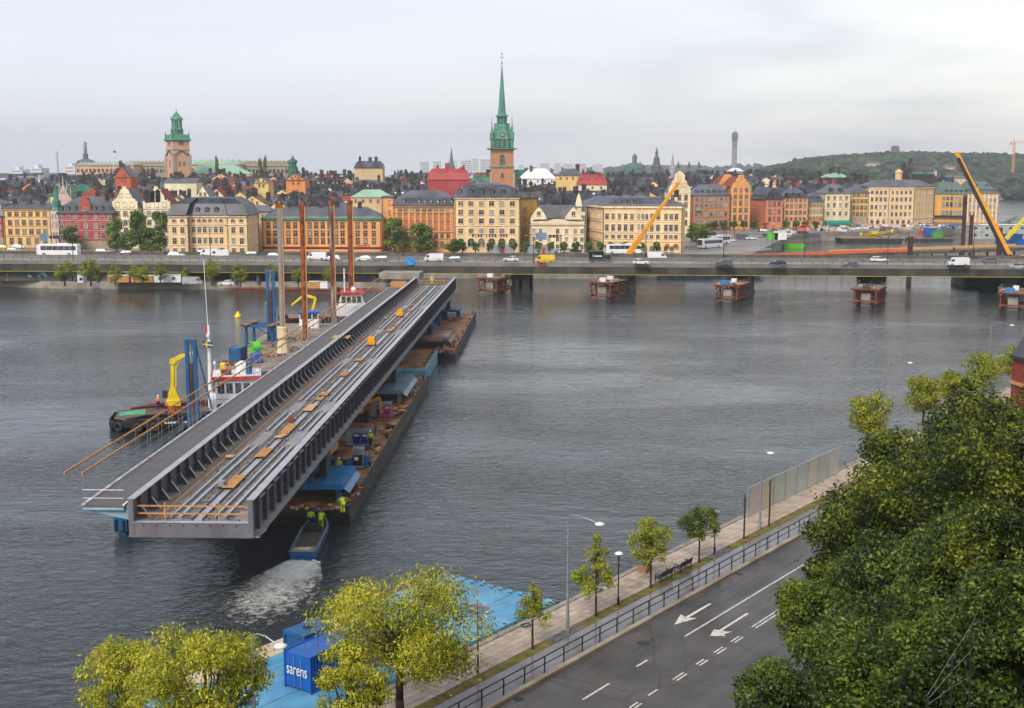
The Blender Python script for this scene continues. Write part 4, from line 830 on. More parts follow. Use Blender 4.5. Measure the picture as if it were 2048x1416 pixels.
MB().lathe([(2, 0), (2, zz(345) - zz(365)), (2.4, zz(345) - zz(365)), (2.2, zz(343) - zz(365)), (.1, zz(338) - zz(365))], (-w / 2 - 2.2, -2, zz(365)), 8).build('pavilion', WM['apricot'], t)

# ================================================================ CHURCH TOWERS AND LANDMARKS
brickt = pm('tower_brick', S((196, 134, 92)), rough=.85, col2=S((176, 128, 96)), vs=.25)
pinkt = pm('tower_plaster', S((222, 168, 130)), rough=.85, col2=S((198, 164, 138)), vs=.2, streak=.4)
stonet = pm('tower_stone', S((180, 158, 136)), rough=.85, var=.1)
d = 780; c = D(1004, 340, d); t = thing('church_tower_spire', 'tall brick church tower with green copper gallery and needle spire', 'church tower', (c.x, d, 4), .04)
zz = lambda py: ZA(py, d) - 4
hw = 7.0
def sqs(levels, mat, nm, n=4, par=None, rot=math.pi / 4):
    k = math.sqrt(2) if n == 4 else 1 / math.cos(math.pi / n); return MB().lathe([(r * k, z) for r, z in levels], (0, 0, 0), n, 0, rot if n == 4 else math.pi / n).build(nm, mat, par)
sqs([(hw, 0), (hw, zz(336))], brickt, 'tower_base', par=t); sqs([(hw + .35, zz(336)), (hw + .5, zz(333))], M['copper'], 'cornice', par=t); sqs([(hw - .1, zz(333)), (hw - .1, zz(299))], brickt, 'belfry', par=t)
for sx in (-1, 1): MB().box(sx * hw - .7, -hw - .5, 0, sx * hw + .7, -hw + .9, zz(345)).build('buttress', stonet, t)
sqs([(hw + .2, zz(300)), (hw + 2.4, zz(298)), (hw + 2.2, zz(297)), (hw + .2, zz(296.5))], M['copper'], 'eave', par=t)
sqs([(hw - .1, zz(296.6)), (hw - .1, zz(280)), (hw + .4, zz(279.5)), (hw + .3, zz(278))], M['copperd'], 'gallery', par=t)
for sx in (-.82, -.42, 0, .42, .82): MB().box(sx * hw - .45, -hw - .25, zz(295), sx * hw + .45, -hw + .3, zz(281)).build('gallery_column', M['copper'], t)
for sx in (-.62, -.21, .21, .62): MB().box(sx * hw - .8, -hw - .06, zz(292), sx * hw + .8, -hw + .2, zz(283)).build('gallery_opening', M['glass'], t)
sqs([(hw + .2, zz(278)), (hw - .9, zz(270)), (hw - 1.8, zz(260)), (hw - 2.3, zz(250)), (hw - 2.4, zz(247.5)), (hw - 2.1, zz(247))], M['copper'], 'dome', 8, t)
sqs([(2.7, zz(247)), (2.7, zz(233))], M['copperd'], 'lantern', 8, t)
for k in range(8):
    a = k * math.pi / 4 + .39; MB().cyl((3.0 * math.cos(a), 3.0 * math.sin(a), zz(247)), (3.0 * math.cos(a), 3.0 * math.sin(a), zz(233)), .28, n=6).build('lantern_column', M['copper'], t)
sqs([(3.9, zz(233.5)), (3.9, zz(232)), (2.6, zz(228)), (2.35, zz(226)), (1.7, zz(195)), (1.05, zz(165)), (.5, zz(143)), (.12, zz(128))], M['copper'], 'spire', 8, t)
MB().tube([(0, 0, zz(130)), (0, 0, zz(106))], .1, 6).ball((0, 0, zz(126)), .5).ball((0, 0, zz(107)), .45).box(-1.1, -.06, zz(115.5), 1.1, .06, zz(114.6)).build('finial', M['dark'], t)
for sx in (-1, 1):
    for sy in (-1, 1):
        MB().lathe([(1.1, zz(279)), (1.0, zz(268)), (1.2, zz(267.5)), (.5, zz(262)), (.12, zz(250)), (.05, zz(233))], (sx * (hw - .8), sy * (hw - .8), 0), 8).build('corner_turret', M['copper'], t)
MB().lathe([(1.5, 0), (1.5, .2)], (0, 0, 0), 16).build('clock_face', M['dark'], t, (0, -hw + .6, zz(270))).rotation_euler = (math.pi / 2 - .25, 0, 0)
MB().lathe([(1.0, 0), (1.0, .2)], (0, 0, 0), 16).build('clock_ring', paint('gilded', (190, 120, 60)), t, (0, -hw + .35, zz(270))).rotation_euler = (math.pi / 2 - .25, 0, 0)
for py, hp, wp in ((319, 19, 9), (350.5, 10, 5)):
    m_ = window_mesh(wp * d / F, hp * d / F, M['copper'] if wp > 6 else stonet, 'arch'); put('window', m_, t, (0, -hw - .02, zz(py)))
t2 = thing('church_roof', 'green copper church roof at the foot of the spired tower', 'roof', (*D(1055, 350, 785).xy, 4))
MB().raw([(-8, -6, 20.5), (14, -6, 20.5), (14, 8, 20.5), (-8, 8, 20.5), (-8, 1, 29), (2, 1, 28)], [(0, 1, 5, 4), (1, 2, 5), (2, 3, 4, 5), (3, 0, 4)]).box(-8, -5.5, 0, 13.5, 7.5, 20.5, 1).build('hipped_roof', [M['copper'], stonet], t2)
# great church tower
d = 858; c = D(357, 340, d); t = thing('church_tower_lantern', 'square pink church tower with clock and green copper lantern on the left', 'church tower', (c.x, d, 8), rad(38))
zz = lambda py: ZA(py, d) - 8
h2 = 5.85
sqs([(h2, 0), (h2, zz(283))], pinkt, 'tower_shaft', par=t); sqs([(h2 + .3, zz(300.5)), (h2 + .45, zz(299))], stonet, 'string_course', par=t)
for sx in (-1, 1):
    for sy in (-1, 1): MB().box(sx * h2 - .9, sy * h2 - .9, 0, sx * h2 + .9, sy * h2 + .9, zz(309)).build('corner_pier', stonet, t)
for rz_ in (0, -math.pi / 2):
    p = MB()
    arc = [(-h2 - .9, zz(311)), (-h2 * .6, zz(309.5)), (-h2 * .3, zz(304)), (0, zz(302)), (h2 * .3, zz(304)), (h2 * .6, zz(309.5)), (h2 + .9, zz(311))]
    for a, b_ in zip(arc[:-1], arc[1:]): p.ext([(a[0], -h2 - .75, a[1]), (b_[0], -h2 - .75, b_[1]), (b_[0], -h2 - .75, b_[1] + .7), (a[0], -h2 - .75, a[1] + .7)], (0, .74, 0))
    p.build('curved_cornice', M['copperd'], t, rz=rz_)
    cl = MB().lathe([(1.9, 0), (1.9, .3)], (0, 0, 0), 20).build('clock_face', pm('clock_face', S((110, 84, 86)), rough=.6), t); cl.rotation_euler = (math.pi / 2, 0, rz_)
    v = Matrix.Rotation(rz_, 3, 'Z') @ Vector((0, -h2 - .1, zz(284))); cl.location = v
    cr = MB().lathe([(2.3, 0), (2.3, .22)], (0, 0, 0), 20).build('clock_rim', stonet, t); cr.rotation_euler = (math.pi / 2, 0, rz_); cr.location = v + Matrix.Rotation(rz_, 3, 'Z') @ Vector((0, .06, 0))
    for ux in ((0,) if rz_ else (-1.6, 1.6)):
        o_ = put('window', window_mesh(1.6 if rz_ else 1.2, 4.6 if rz_ else 3, stonet, 'arch'), t); o_.rotation_euler = (0, 0, rz_); o_.location = Matrix.Rotation(rz_, 3, 'Z') @ Vector((ux, -h2 - .02, zz(327)))
sqs([(h2 + .2, zz(283)), (h2 + 1.2, zz(280.5)), (h2 + 1.2, zz(279.6)), (h2 + .2, zz(276)), (h2 - .1, zz(270)), (h2 - 2.2, zz(268.5))], M['copper'], 'copper_skirt', par=t)
for sx in (-1, 1):
    for sy in (-1, 1): MB().lathe([(.5, zz(279)), (.45, zz(270)), (.12, zz(263))], (sx * h2, sy * h2, 0), 6).build('obelisk', M['copperd'], t)
sqs([(3.9, zz(270)), (3.7, zz(262)), (4.1, zz(261.3)), (4.1, zz(260.3))], M['copperd'], 'lantern_base', 8, t)
sqs([(3.7, zz(260.3)), (3.7, zz(257)), (3.4, zz(256.5))], M['copper'], 'lantern_parapet', 8, t)
for k in range(8):
    a = k * math.pi / 4 + .39; MB().cb((3.0 * math.cos(a), 3.0 * math.sin(a), (zz(256.5) + zz(239)) / 2), (.9, .9, zz(239) - zz(256.5)), rz=a).build('lantern_pier', M['copper'], t)
MB().cyl((0, 0, zz(256.5)), (0, 0, zz(239)), 1.3, n=8).build('lantern_core', M['copperd'], t)
sqs([(3.4, zz(240)), (4.0, zz(239.2)), (3.9, zz(238.5)), (3.2, zz(234)), (1.9, zz(231)), (1.7, zz(228.5)), (.8, zz(226.5)), (.5, zz(223))], M['copper'], 'lantern_roof', 8, t)
MB().tube([(0, 0, zz(224)), (0, 0, zz(210))], .12, 6).ball((0, 0, zz(221)), .5).ball((0, 0, zz(216)), .4).box(-.8, -.08, zz(220), .8, .08, zz(219.4)).build('finial', paint('gold', (200, 190, 150)), t)
# royal palace
d = 985; palm = wallmat('palace', (206, 164, 132))
def plong(label, a, b_, d, ytop, yeave, ybase, wall, roofm, n):
    x0, x1 = D(a, 340, d).x, D(b_, 340, d).x; t = thing('palace_wing', label, 'palace', ((x0 + x1) / 2, d, 4)); w = x1 - x0; z = lambda py: ZA(py, d) - 4
    MB().box(-w / 2, 0, 0, w / 2, 26, z(yeave)).build('wall', wall, t); MB().box(-w / 2 - .6, -.8, z(yeave), w / 2 + .6, 26.8, z(yeave) + .9).build('cornice', stonet, t)
    MB().raw([(-w / 2, 0, z(yeave) + .9), (w / 2, 0, z(yeave) + .9), (w / 2, 26, z(yeave) + .9), (-w / 2, 26, z(yeave) + .9), (-w / 2 + 3, 9, z(ytop)), (w / 2 - 3, 9, z(ytop)), (w / 2 - 3, 18, z(ytop)), (-w / 2 + 3, 18, z(ytop))], [(0, 1, 5, 4), (1, 2, 6, 5), (2, 3, 7, 6), (3, 0, 4, 7), (4, 5, 6, 7)]).build('roof', roofm, t)
    for k in range(n): MB().box(-.9, -.25, -2.6, .9, -.02, 0).build('window', M['glass'], t, (-w / 2 + (k + .5) * w / n, 0, z(yeave) - 2.6))
    bl = MB()
    for k in range(n): bl.box(-w / 2 + (k + .2) * w / n, 8.8, z(ytop) - .3, -w / 2 + (k + .55) * w / n, 9.2, z(ytop) + .9)
    bl.build('balustrade', stonet, t)
plong('pale orange royal palace wing with low green roof at the far left', 152, 268, d, 325, 331, 350, palm, M['copperp'], 14)
plong('grey-green palace wing running behind the great church tower', 250, 335, 1005, 323, 332, 350, wallmat('palace_grey', (150, 140, 116)), pm('olive_roof', S((132, 128, 104)), var=.1), 10)
plong('pale green palace roof to the right of the great church tower', 380, 480, 960, 321, 330, 350, palm, M['copperp'], 9)
plong('olive palace wing ending near the small domed turret', 478, 577, 975, 322, 332, 350, wallmat('palace_grey', (150, 140, 116)), pm('olive_roof', S((132, 128, 104))), 12)
t = thing('church_roof', 'pale green copper hip roof in front of the palace', 'roof', (*D(438, 345, 880).xy, 4)); MB().raw([(-20, 0, 26), (22, 0, 26), (22, 14, 26), (-20, 14, 26), (-16, 7, 32.5), (9, 7, 32.5)], [(0, 1, 5, 4), (1, 2, 5), (2, 3, 4, 5), (3, 0, 4)]).box(-19.5, .5, 0, 21.5, 13.5, 26, 1).build('hipped_roof', [M['copperp'], palm], t)
d = 1500; z = lambda py: ZA(py, d)
t = thing('distant_dome', 'slate dome with tall chimney-like lantern beyond the palace', 'dome', (*D(172, 330, d).xy, 0)); MB().lathe([(12, 0), (12, z(331)), (11.8, z(328)), (10, z(322)), (6, z(319)), (3.2, z(318)), (3, z(308)), (1.2, z(305)), (.4, z(296))], (0, 0, 0), 16).build('dome_shell', pm('slate_dome', S((92, 96, 112))), t, smooth=False)
d = 2600; z = lambda py: ZA(py, d)
t = thing('power_chimney', 'grey chimney stack rising behind the distant dome', 'chimney', (*D(172, 330, d).xy, 0)); MB().lathe([(4, 0), (3.6, z(284))], (0, 0, 0), 12).build('stack', M['grey'], t)
t = thing('power_chimney', 'pale thin chimney stack on the far left horizon', 'chimney', (*D(114, 330, d).xy, 0)); MB().lathe([(3.2, 0), (2.6, z(303))], (0, 0, 0), 12).build('stack', M['offwhite'], t)
t = thing('flag_pole', 'flag pole with small flag above the palace roof', 'flag', (*D(227, 330, 960).xy, 4)); MB().cyl((0, 0, 28), (0, 0, ZA(300, 960) - 4), .18, n=6).build('pole', M['white'], t); MB().raw([(0, 0, ZA(301, 960) - 4), (2.4, .5, ZA(302, 960) - 4.2), (2.4, .5, ZA(305, 960) - 4.2), (0, 0, ZA(305, 960) - 4)], [(0, 1, 2, 3)]).build('flag_cloth', M['blue'], t)
t = thing('dome_turret', 'small green domed turret over dark roofs right of the palace', 'turret', (*D(586, 335, 760).xy, 4)); z = lambda py: ZA(py, 760) - 4
MB().lathe([(3, 0), (3, z(334)), (2.3, z(334)), (2.2, z(326)), (2.9, z(325)), (2.7, z(321)), (1.2, z(318)), (.8, z(316)), (.1, z(311))], (0, 0, 0), 8).build('turret_body', M['copperd'], t)
# far spires and towers
def far_tower(name, label, px, d, prof, mat, n=12, cat='tower', mat2=None):
    t = thing(name, label, cat, (*D(px, 340, d).xy, 0)); MB().lathe([(r, 0 if py is None else ZA(py, d)) for r, py in prof], (0, 0, 0), n).build('tower_shaft', mat, t); return t
t = far_tower('tv_tower', 'tall concrete broadcasting tower with dark head on the right horizon', 1468, 3950, [(8.6, None), (7.6, 300), (6.6, 284)], pm('tv_concrete', S((140, 138, 140))))
MB().lathe([(7, ZA(284, 3950)), (9.5, ZA(283, 3950)), (9.5, ZA(281, 3950)), (7, ZA(279, 3950)), (9.8, ZA(277, 3950)), (10, ZA(268, 3950)), (7.5, ZA(266, 3950)), (6, ZA(264, 3950)), (1.0, ZA(263.5, 3950)), (.5, ZA(256, 3950))], (0, 0, 0), 12).build('tower_head', pm('tv_dark', S((84, 82, 92))), t)
for py in (288, 291, 294): MB().lathe([(8.2, ZA(py, 3950)), (11, ZA(py, 3950) + .5), (11, ZA(py, 3950) + 1.4), (8, ZA(py, 3950) + 1.5)], (0, 0, 0), 12).build('antenna_platform', M['grey'], t)
far_tower('far_spire', 'thin green needle spire on the centre horizon', 903, 1900, [(5, None), (5, 333), (4, 331), (2.6, 322), (.2, 295)], M['copperd'], 8, 'spire')
far_tower('far_spire', 'museum roof spire on the right horizon', 1313, 2300, [(9, None), (9, 335), (10, 333), (6, 327), (5.5, 320), (6, 319), (2.5, 311), (2.6, 306), (.3, 294)], pm('museum_slate', S((70, 78, 82))), 8, 'spire')
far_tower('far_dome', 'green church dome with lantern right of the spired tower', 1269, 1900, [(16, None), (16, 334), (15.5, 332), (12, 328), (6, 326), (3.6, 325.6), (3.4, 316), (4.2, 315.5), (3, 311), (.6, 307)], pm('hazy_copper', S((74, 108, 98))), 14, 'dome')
far_tower('far_spire', 'slim white spire behind the baroque gable', 1345, 1000, [(3, None), (3, 345), (2.6, 335), (1.2, 331), (1.0, 324), (.15, 307)], M['grey'], 8, 'spire')
t = thing('museum_building', 'long grey museum building on the right horizon', 'building', (*D(1335, 340, 2320).xy, 0)); MB().box(-52, 0, 0, 60, 30, ZA(337, 2320)).ext([(-52, 0, ZA(337, 2320)), (-52, 30, ZA(337, 2320)), (-52, 15, ZA(330, 2320))], (112, 0, 0)).build('wall', pm('museum_stone', S((106, 108, 110))), t)
for q_ in (-50, -25, 20, 40, 58): MB().lathe([(3, ZA(338, 2320)), (3, ZA(332, 2320)), (.2, ZA(322, 2320))], (q_, 3, 0), 6).build('corner_spire', MATS['museum_slate'], t)
t = thing('water_tower', 'square red-brown tower on the wooded hill', 'tower', (*D(1790, 310, 2500).xy, 0)); MB().box(-6.5, -6, 20, 6.5, 6, ZA(294, 2500)).box(-5, -4.5, ZA(294, 2500), 5, 4.5, ZA(291.5, 2500)).build('tower_shaft', pm('red_brown_tower', S((126, 88, 84))), t)
# far city blocks on the horizon; distance haze put into their pale colours
blk_faded = pm('far_block', S((212, 213, 216)), rough=.8, rnd=.12); glz_faded = pm('far_windows_faded', S((170, 176, 184)), rough=.4)
def far_block(px0, px1, ytop, d, label, floors=6):
    x0, x1 = D(px0, 340, d).x, D(px1, 340, d).x; t = thing('far_block', label, 'building', ((x0 + x1) / 2, d, 0), 0, 'pale blocks on the horizon'); w = x1 - x0; zt = ZA(ytop, d)
    MB().box(-w / 2, 0, -1, w / 2, 30, zt).build('wall', blk_faded, t); MB().box(-w * .2, 5, zt, w * .15, 20, zt + 4).build('roof_plant', blk_faded, t)
    for k in range(floors): MB().box(-w / 2 + 2, -.4, zt - 3 - k * 4.5, w / 2 - 2, -.02, zt - 1.2 - k * 4.5).build('window_band', glz_faded, t)
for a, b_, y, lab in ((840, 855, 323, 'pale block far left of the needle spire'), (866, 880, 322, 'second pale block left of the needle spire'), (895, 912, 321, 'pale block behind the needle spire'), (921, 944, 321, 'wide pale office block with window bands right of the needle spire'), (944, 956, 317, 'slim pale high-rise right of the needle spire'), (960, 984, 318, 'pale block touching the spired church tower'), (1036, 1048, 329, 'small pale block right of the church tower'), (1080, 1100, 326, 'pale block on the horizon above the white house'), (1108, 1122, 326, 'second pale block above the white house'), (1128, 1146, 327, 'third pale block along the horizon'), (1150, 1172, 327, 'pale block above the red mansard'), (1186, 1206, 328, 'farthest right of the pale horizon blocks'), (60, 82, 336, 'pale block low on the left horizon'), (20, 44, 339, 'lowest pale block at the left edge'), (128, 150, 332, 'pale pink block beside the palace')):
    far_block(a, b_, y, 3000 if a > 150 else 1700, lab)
# low distant town fringe as many small houses that read as one mass
fr = MB()
for k in range(420):
    d = R.uniform(1150, 2600); px = R.uniform(-40, 1240); c = D(px, 340, d); w = R.uniform(8, 26); zt = R.uniform(14, 27); fr.box(c.x - w / 2, d, -1, c.x + w / 2, d + 14, zt, R.randint(0, 3)); 
    fr.ext([(c.x - w / 2 - .3, d - .3, zt), (c.x + w / 2 + .3, d - .3, zt), (c.x + w / 2 + .3, d + 14, zt), (c.x - w / 2 - .3, d + 14, zt)], (0, 0, R.uniform(.5, 3)), 4 + R.randint(0, 2))
tag(fr.build('distant_town', [blk_faded, WM['cream'], WM['pale pink'], WM['grey'], M['roofg'], M['roofb'], M['copperd']]), 'hazy far town merging along the left horizon', 'town', kind='stuff')

# ================================================================ HILLS AND WOODS
ICO_V = None
def blob_cloud(centers, radii, mat_, name, seed=1, jitter=.2):
    """many lumpy tree crowns joined into one mass"""
    t_ = (1 + 5 ** .5) / 2
    base = np.array([(-1, t_, 0), (1, t_, 0), (-1, -t_, 0), (1, -t_, 0), (0, -1, t_), (0, 1, t_), (0, -1, -t_), (0, 1, -t_), (t_, 0, -1), (t_, 0, 1), (-t_, 0, -1), (-t_, 0, 1)], float)
    fc = [(0, 11, 5), (0, 5, 1), (0, 1, 7), (0, 7, 10), (0, 10, 11), (1, 5, 9), (5, 11, 4), (11, 10, 2), (10, 7, 6), (7, 1, 8), (3, 9, 4), (3, 4, 2), (3, 2, 6), (3, 6, 8), (3, 8, 9), (4, 9, 5), (2, 4, 11), (6, 2, 10), (8, 6, 7), (9, 8, 1)]
    vs_ = [tuple(v / np.linalg.norm(v)) for v in base]; mid = {}; nf = []
    def mp_(a, b):
        k = (min(a, b), max(a, b))
        if k not in mid: v = (np.array(vs_[a]) + np.array(vs_[b])); vs_.append(tuple(v / np.linalg.norm(v))); mid[k] = len(vs_) - 1
        return mid[k]
    for a, b, c_ in fc:
        ab_, bc, ca = mp_(a, b), mp_(b, c_), mp_(c_, a); nf += [(a, ab_, ca), (b, bc, ab_), (c_, ca, bc), (ab_, bc, ca)]
    bv = np.array(vs_); nv = len(bv); n = len(centers)
    V = np.array(centers)[:, None, :] + bv[None] * np.array(radii)[:, None, :] * (1 + jitter * NR.normal(size=(n, nv, 1)))
    Fs = (np.array(nf)[None] + (np.arange(n) * nv)[:, None, None]).reshape(-1, 3)
    me = bpy.data.meshes.new(name); me.from_pydata(V.reshape(-1, 3).tolist(), [], Fs.tolist()); me.materials.append(mat_); me.update(); return me
WOOD = leafmat('far_wood', S((30, 46, 34)), S((56, 76, 48)), S((92, 106, 58)), .03)
def wood(name, label, prof, d, dback, base, n, rmin, rmax):
    """hill body and its wood: prof = skyline [(px, py)]"""
    xs = [D(px, py, d + dback).x for px, py in prof]; zs = [ZA(py, d + dback) for px, py in prof]
    cs, rs = [], []; jj = 14
    X = np.array([np.linspace(D(prof[0][0], 340, d).x + (xs[0] - D(prof[0][0], 340, d).x) * t_, 0, 1)[0] for t_ in (0,)])
    gx = np.linspace(xs[0], xs[-1], 60); gz = np.interp(gx, xs, zs); T = np.linspace(0, 1, jj)
    Xg = np.array([gx * (d + dback * t_) / (d + dback) for t_ in T]); Yg = np.array([np.full(60, d + dback * t_) for t_ in T]); Zg = np.array([base + (np.maximum(gz - rmax * .8, base) - base) * math.sin(t_ * math.pi / 2) for t_ in T])
    me = grid_mesh(name, Xg, Yg, Zg); me.materials.append(WOOD); o = put('hill_' + name, me); struct(o, 'wooded hill ' + label)
    for k in range(n):
        t_ = R.random() ** .7; i_ = R.random() * 59; x_ = float(np.interp(i_, range(60), gx)) * (d + dback * t_) / (d + dback); zt = base + (max(float(np.interp(i_, range(60), gz)) - rmax * .8, base) - base) * math.sin(t_ * math.pi / 2)
        r_ = R.uniform(rmin, rmax); cs.append((x_, d + dback * t_, zt + r_ * .25)); rs.append((r_, r_, r_ * R.uniform(.7, 1.0)))
    o = put('wood_' + name, blob_cloud(cs, rs, WOOD, name)); tag(o, label, 'wood', kind='stuff')
wood('east', 'dense wood on the long hill at the right', [(1495, 346), (1560, 330), (1600, 320), (1650, 314), (1720, 309), (1800, 306), (1880, 307), (1960, 309), (2060, 311), (2150, 318)], 1750, 650, 4, 3800, 3.5, 8.5)
wood('islet', 'green park trees just beyond the old town roofs', [(1470, 352), (1500, 344), (1560, 338), (1640, 342), (1700, 345), (1760, 352)], 1080, 120, 4, 700, 2.6, 5.5)
wood('horizon', 'blue-grey wooded ridge along the centre horizon', [(1040, 342), (1150, 337), (1250, 336), (1360, 333), (1440, 334), (1520, 333), (1600, 336), (1700, 340)], 4300, 500, 2, 500, 14, 24)
wood('park', 'small dark park left of the broadcasting tower', [(1360, 352), (1385, 341), (1410, 340), (1440, 350)], 1300, 80, 4, 60, 4, 7)
wood('shore', 'dark trees on the far shore at the right edge', [(2008, 368), (2022, 352), (2046, 349), (2070, 350), (2120, 356)], 1420, 60, 1, 110, 4, 8)
# houses on the hill and far shore
for k, (a, b_, y0, y1, dd, wl, rf, lab) in enumerate(((1865, 1936, 351, 362, 1500, 'apricot', M['roofg'], 'long apricot barracks at the foot of the wooded hill'), (1850, 1874, 336, 346, 1850, 'pale pink', M['roofg'], 'pink villa on the wooded hill slope'), (1888, 1912, 329, 341, 1950, 'apricot', M['roofg'], 'orange villa high on the wooded hill'), (1908, 1975, 316, 323, 2250, 'grey', paint('pale_glass_roof', (150, 172, 172)), 'long glassy pavilion on top of the wooded hill'), (1880, 1902, 311, 318, 2300, 'grey', paint('pale_white_roof', (220, 224, 226)), 'white-roofed hall on the wooded hill top'), (1735, 1760, 322, 329, 2000, 'sand', M['roofg'], 'small sand villa among the hill trees'), (1458, 1488, 336, 344, 1250, 'grey', paint('white_tent_roof', (226, 228, 230)), 'white tent-like roof below the broadcasting tower'))):
    x0, x1 = D(a, 340, dd).x, D(b_, 340, dd).x; zt = ZA(y0, dd); zb_ = ZA(y1, dd) - 12; t = thing('hill_house', lab, 'house', ((x0 + x1) / 2, dd, zb_)); w = x1 - x0; hh = zt - zb_
    MB().box(-w / 2, 0, 0, w / 2, 14, hh * .8).build('wall', WM[wl], t); MB().raw([(-w / 2 - .5, -.5, hh * .8), (w / 2 + .5, -.5, hh * .8), (w / 2 + .5, 14.5, hh * .8), (-w / 2 - .5, 14.5, hh * .8), (-w / 2 + 4, 7, hh), (w / 2 - 4, 7, hh)], [(0, 1, 5, 4), (1, 2, 5), (2, 3, 4, 5), (3, 0, 4)]).build('roof', rf, t)
    for q_ in range(max(3, int(w / 5))): put('window', small_win(WM[wl]), t, (-w / 2 + (q_ + .5) * w / max(3, int(w / 5)), -.02, hh * .8 - 2.5), 0, 1.3)
sh = MB()
for px_, wd_ in ((1990, 60),): c = W(px_, 384, 0); sh.box(c.x - 10, c.y, -1, c.x + 260, c.y + 400, 1.6)
struct(sh.build('far_shore', M['concrete']), 'low quay of the far shore')
for k in range(9):      # ferries and yachts at the far shore
    c = W(1962 + k * 9, 385 - (k % 3), 0); L_ = R.uniform(12, 26); t = thing('moored_boat', 'white boat moored at the far shore, %s from the ochre block' % ORD[k], 'boat', (c.x, c.y - 6 - 7 * (k % 3), 0), R.uniform(-.2, .2), 'white boats at the far shore')
    MB().ext([(-L_ / 2, -2, 0), (L_ / 2 - 3, -2, 0), (L_ / 2, -2, 2.6), (-L_ / 2, -2, 2.4)], (0, 4, 0)).build('hull', M['white'], t); MB().box(-L_ * .35, -1.6, 2.45, L_ * .2, 1.6, 5 + k % 2 * 2).build('cabin', M['offwhite'], t); MB().box(-L_ * .33, -1.64, 3.3, L_ * .18, -1.605, 4.2).build('window_band', M['glass'], t); MB().cyl((0, 0, 5), (0, 0, 12), .12, n=5).build('mast', M['grey'], t)
# ================================================================ NEAR QUAY FURNITURE AND TREES
# railing
rl = thing('railing', 'dark two-rail iron railing between footpath and road', 'railing', (0, 0, 0), -QA)
pm_ = MB().box(-.035, -.035, 2.2, .035, .035, 3.22).box(-.08, -.08, 2.2, .08, .08, 2.23).mesh('post', M['darkrail'])
k = 0
while 46.2 + 2.04 * k < 135: put('post', pm_, rl, (-41.12, 46.2 + 2.04 * k, 0)); k += 1
MB().box(-41.155, 44, 3.22, -41.085, 136, 3.28).build('top_rail', M['darkrail'], rl); MB().box(-41.14, 44, 2.75, -41.1, 136, 2.8).build('lower_rail', M['darkrail'], rl)
# benches
bp = thing('bench', 'dark green bench nearer the tall bent lamp post', 'bench', (0, 0, 0), 0, 'benches by the water')
for k in range(4): MB().box(-.25 + k * .125, -.9, .44, -.15 + k * .125, .9, .475).build('seat_slat', pm('bench_green', S((30, 52, 48)), rough=.5), bp)
for k in range(3): MB().cb((.28 + k * .035, 0, .60 + k * .13), (.03, 1.8, .1), ry=.25).build('back_slat', MATS['bench_green'], bp)
for sy in (-.8, .8):
    MB().bar((-.24, sy, 0), (-.24, sy, .66), .05).bar((.24, sy, 0), (.24, sy, .46), .05).bar((.24, sy, .44), (.38, sy, .95), .05).bar((-.26, sy, .66), (.3, sy, .68), .05).bar((-.24, sy, .41), (.24, sy, .41), .05).build('leg_frame', M['dark'], bp)
b1 = Q(-43.95, 77.6, 2.2); bp.location = b1; bp.rotation_euler = (0, 0, -QA)
clone(bp, Q(-43.95, 80.5, 2.2), -QA, 'dark green bench farther along, close to the next tree')
# lamps
def bent_lamp(label, n, s, h=8.0, arm=2.0, adir=(1, .12), z0=2.2):
    t = thing('street_lamp', label, 'street lamp', Q(n, s, z0), -QA, 'tall bent street lamps')
    MB().lathe([(.16, 0), (.16, .3), (.12, .32), (.11, 1.6), (.09, 1.62), (.075, h * .62), (.055, h - .5)], (0, 0, 0), 10).build('pole', M['galv'], t)
    a = Vector((adir[0], adir[1], 0)).normalized(); pts = [Vector((0, 0, h - .5)), Vector((0, 0, h - .15)) + a * .05, Vector((0, 0, h)) + a * .35, Vector((0, 0, h - .05)) + a * arm * .6, Vector((0, 0, h - .28)) + a * arm]
    MB().tube(pts, .035, 6).build('arm', M['galv'], t)
    MB().lathe([(.02, .1), (.2, .06), (.34, -.02), (.3, -.08), (.02, -.1)], tuple(pts[-1] + a * .25 + Vector((0, 0, -.02))), 12).build('lamp_head', M['white'], t, smooth=True)
bent_lamp('tall bent street lamp standing in the cobbles beside the promenade', -43.66, 64.62, 8.0)
bent_lamp('tall bent street lamp half hidden by the yellow willows, lowest in the picture', -43.9, 38.2, 8.1, 1.5)
bent_lamp('tall straight lamp post beyond the second cobble patch', -44.1, 93.95, 7.0, .5)
c = W(1765, 850, 2.2); bent_lamp('tall bent street lamp above the hillside trees', c.x * math.cos(QA) - c.y * math.sin(QA), c.x * math.sin(QA) + c.y * math.cos(QA), 8.0, 2.6)
c = W(1977, 752, 2.2); bent_lamp('farthest bent street lamp near the brick tower', c.x * math.cos(QA) - c.y * math.sin(QA), c.x * math.sin(QA) + c.y * math.cos(QA), 8.0, 2.6)
def park_lamp(label, n, s, h=3.65):
    t = thing('park_lamp', label, 'park lamp', Q(n, s, 2.2), -QA, 'small park lamps')
    MB().lathe([(.09, 0), (.09, .5), (.05, .55), (.045, h - .4), (.07, h - .36), (.08, h - .2)], (0, 0, 0), 8).build('pole', M['dark'], t); MB().lathe([(.1, h - .2), (.17, h - .1), (.15, h)], (0, 0, 0), 10).build('lantern', M['glassl'], t); MB().lathe([(.3, h), (.24, h + .08), (.03, h + .17)], (0, 0, 0), 12).build('lamp_shade', M['white'], t)
park_lamp('small white-topped park lamp between the second and third young tree', -43.93, 71.28); park_lamp('small park lamp with thin dark pole behind the fourth young tree', -44.06, 85.79, 3.4)
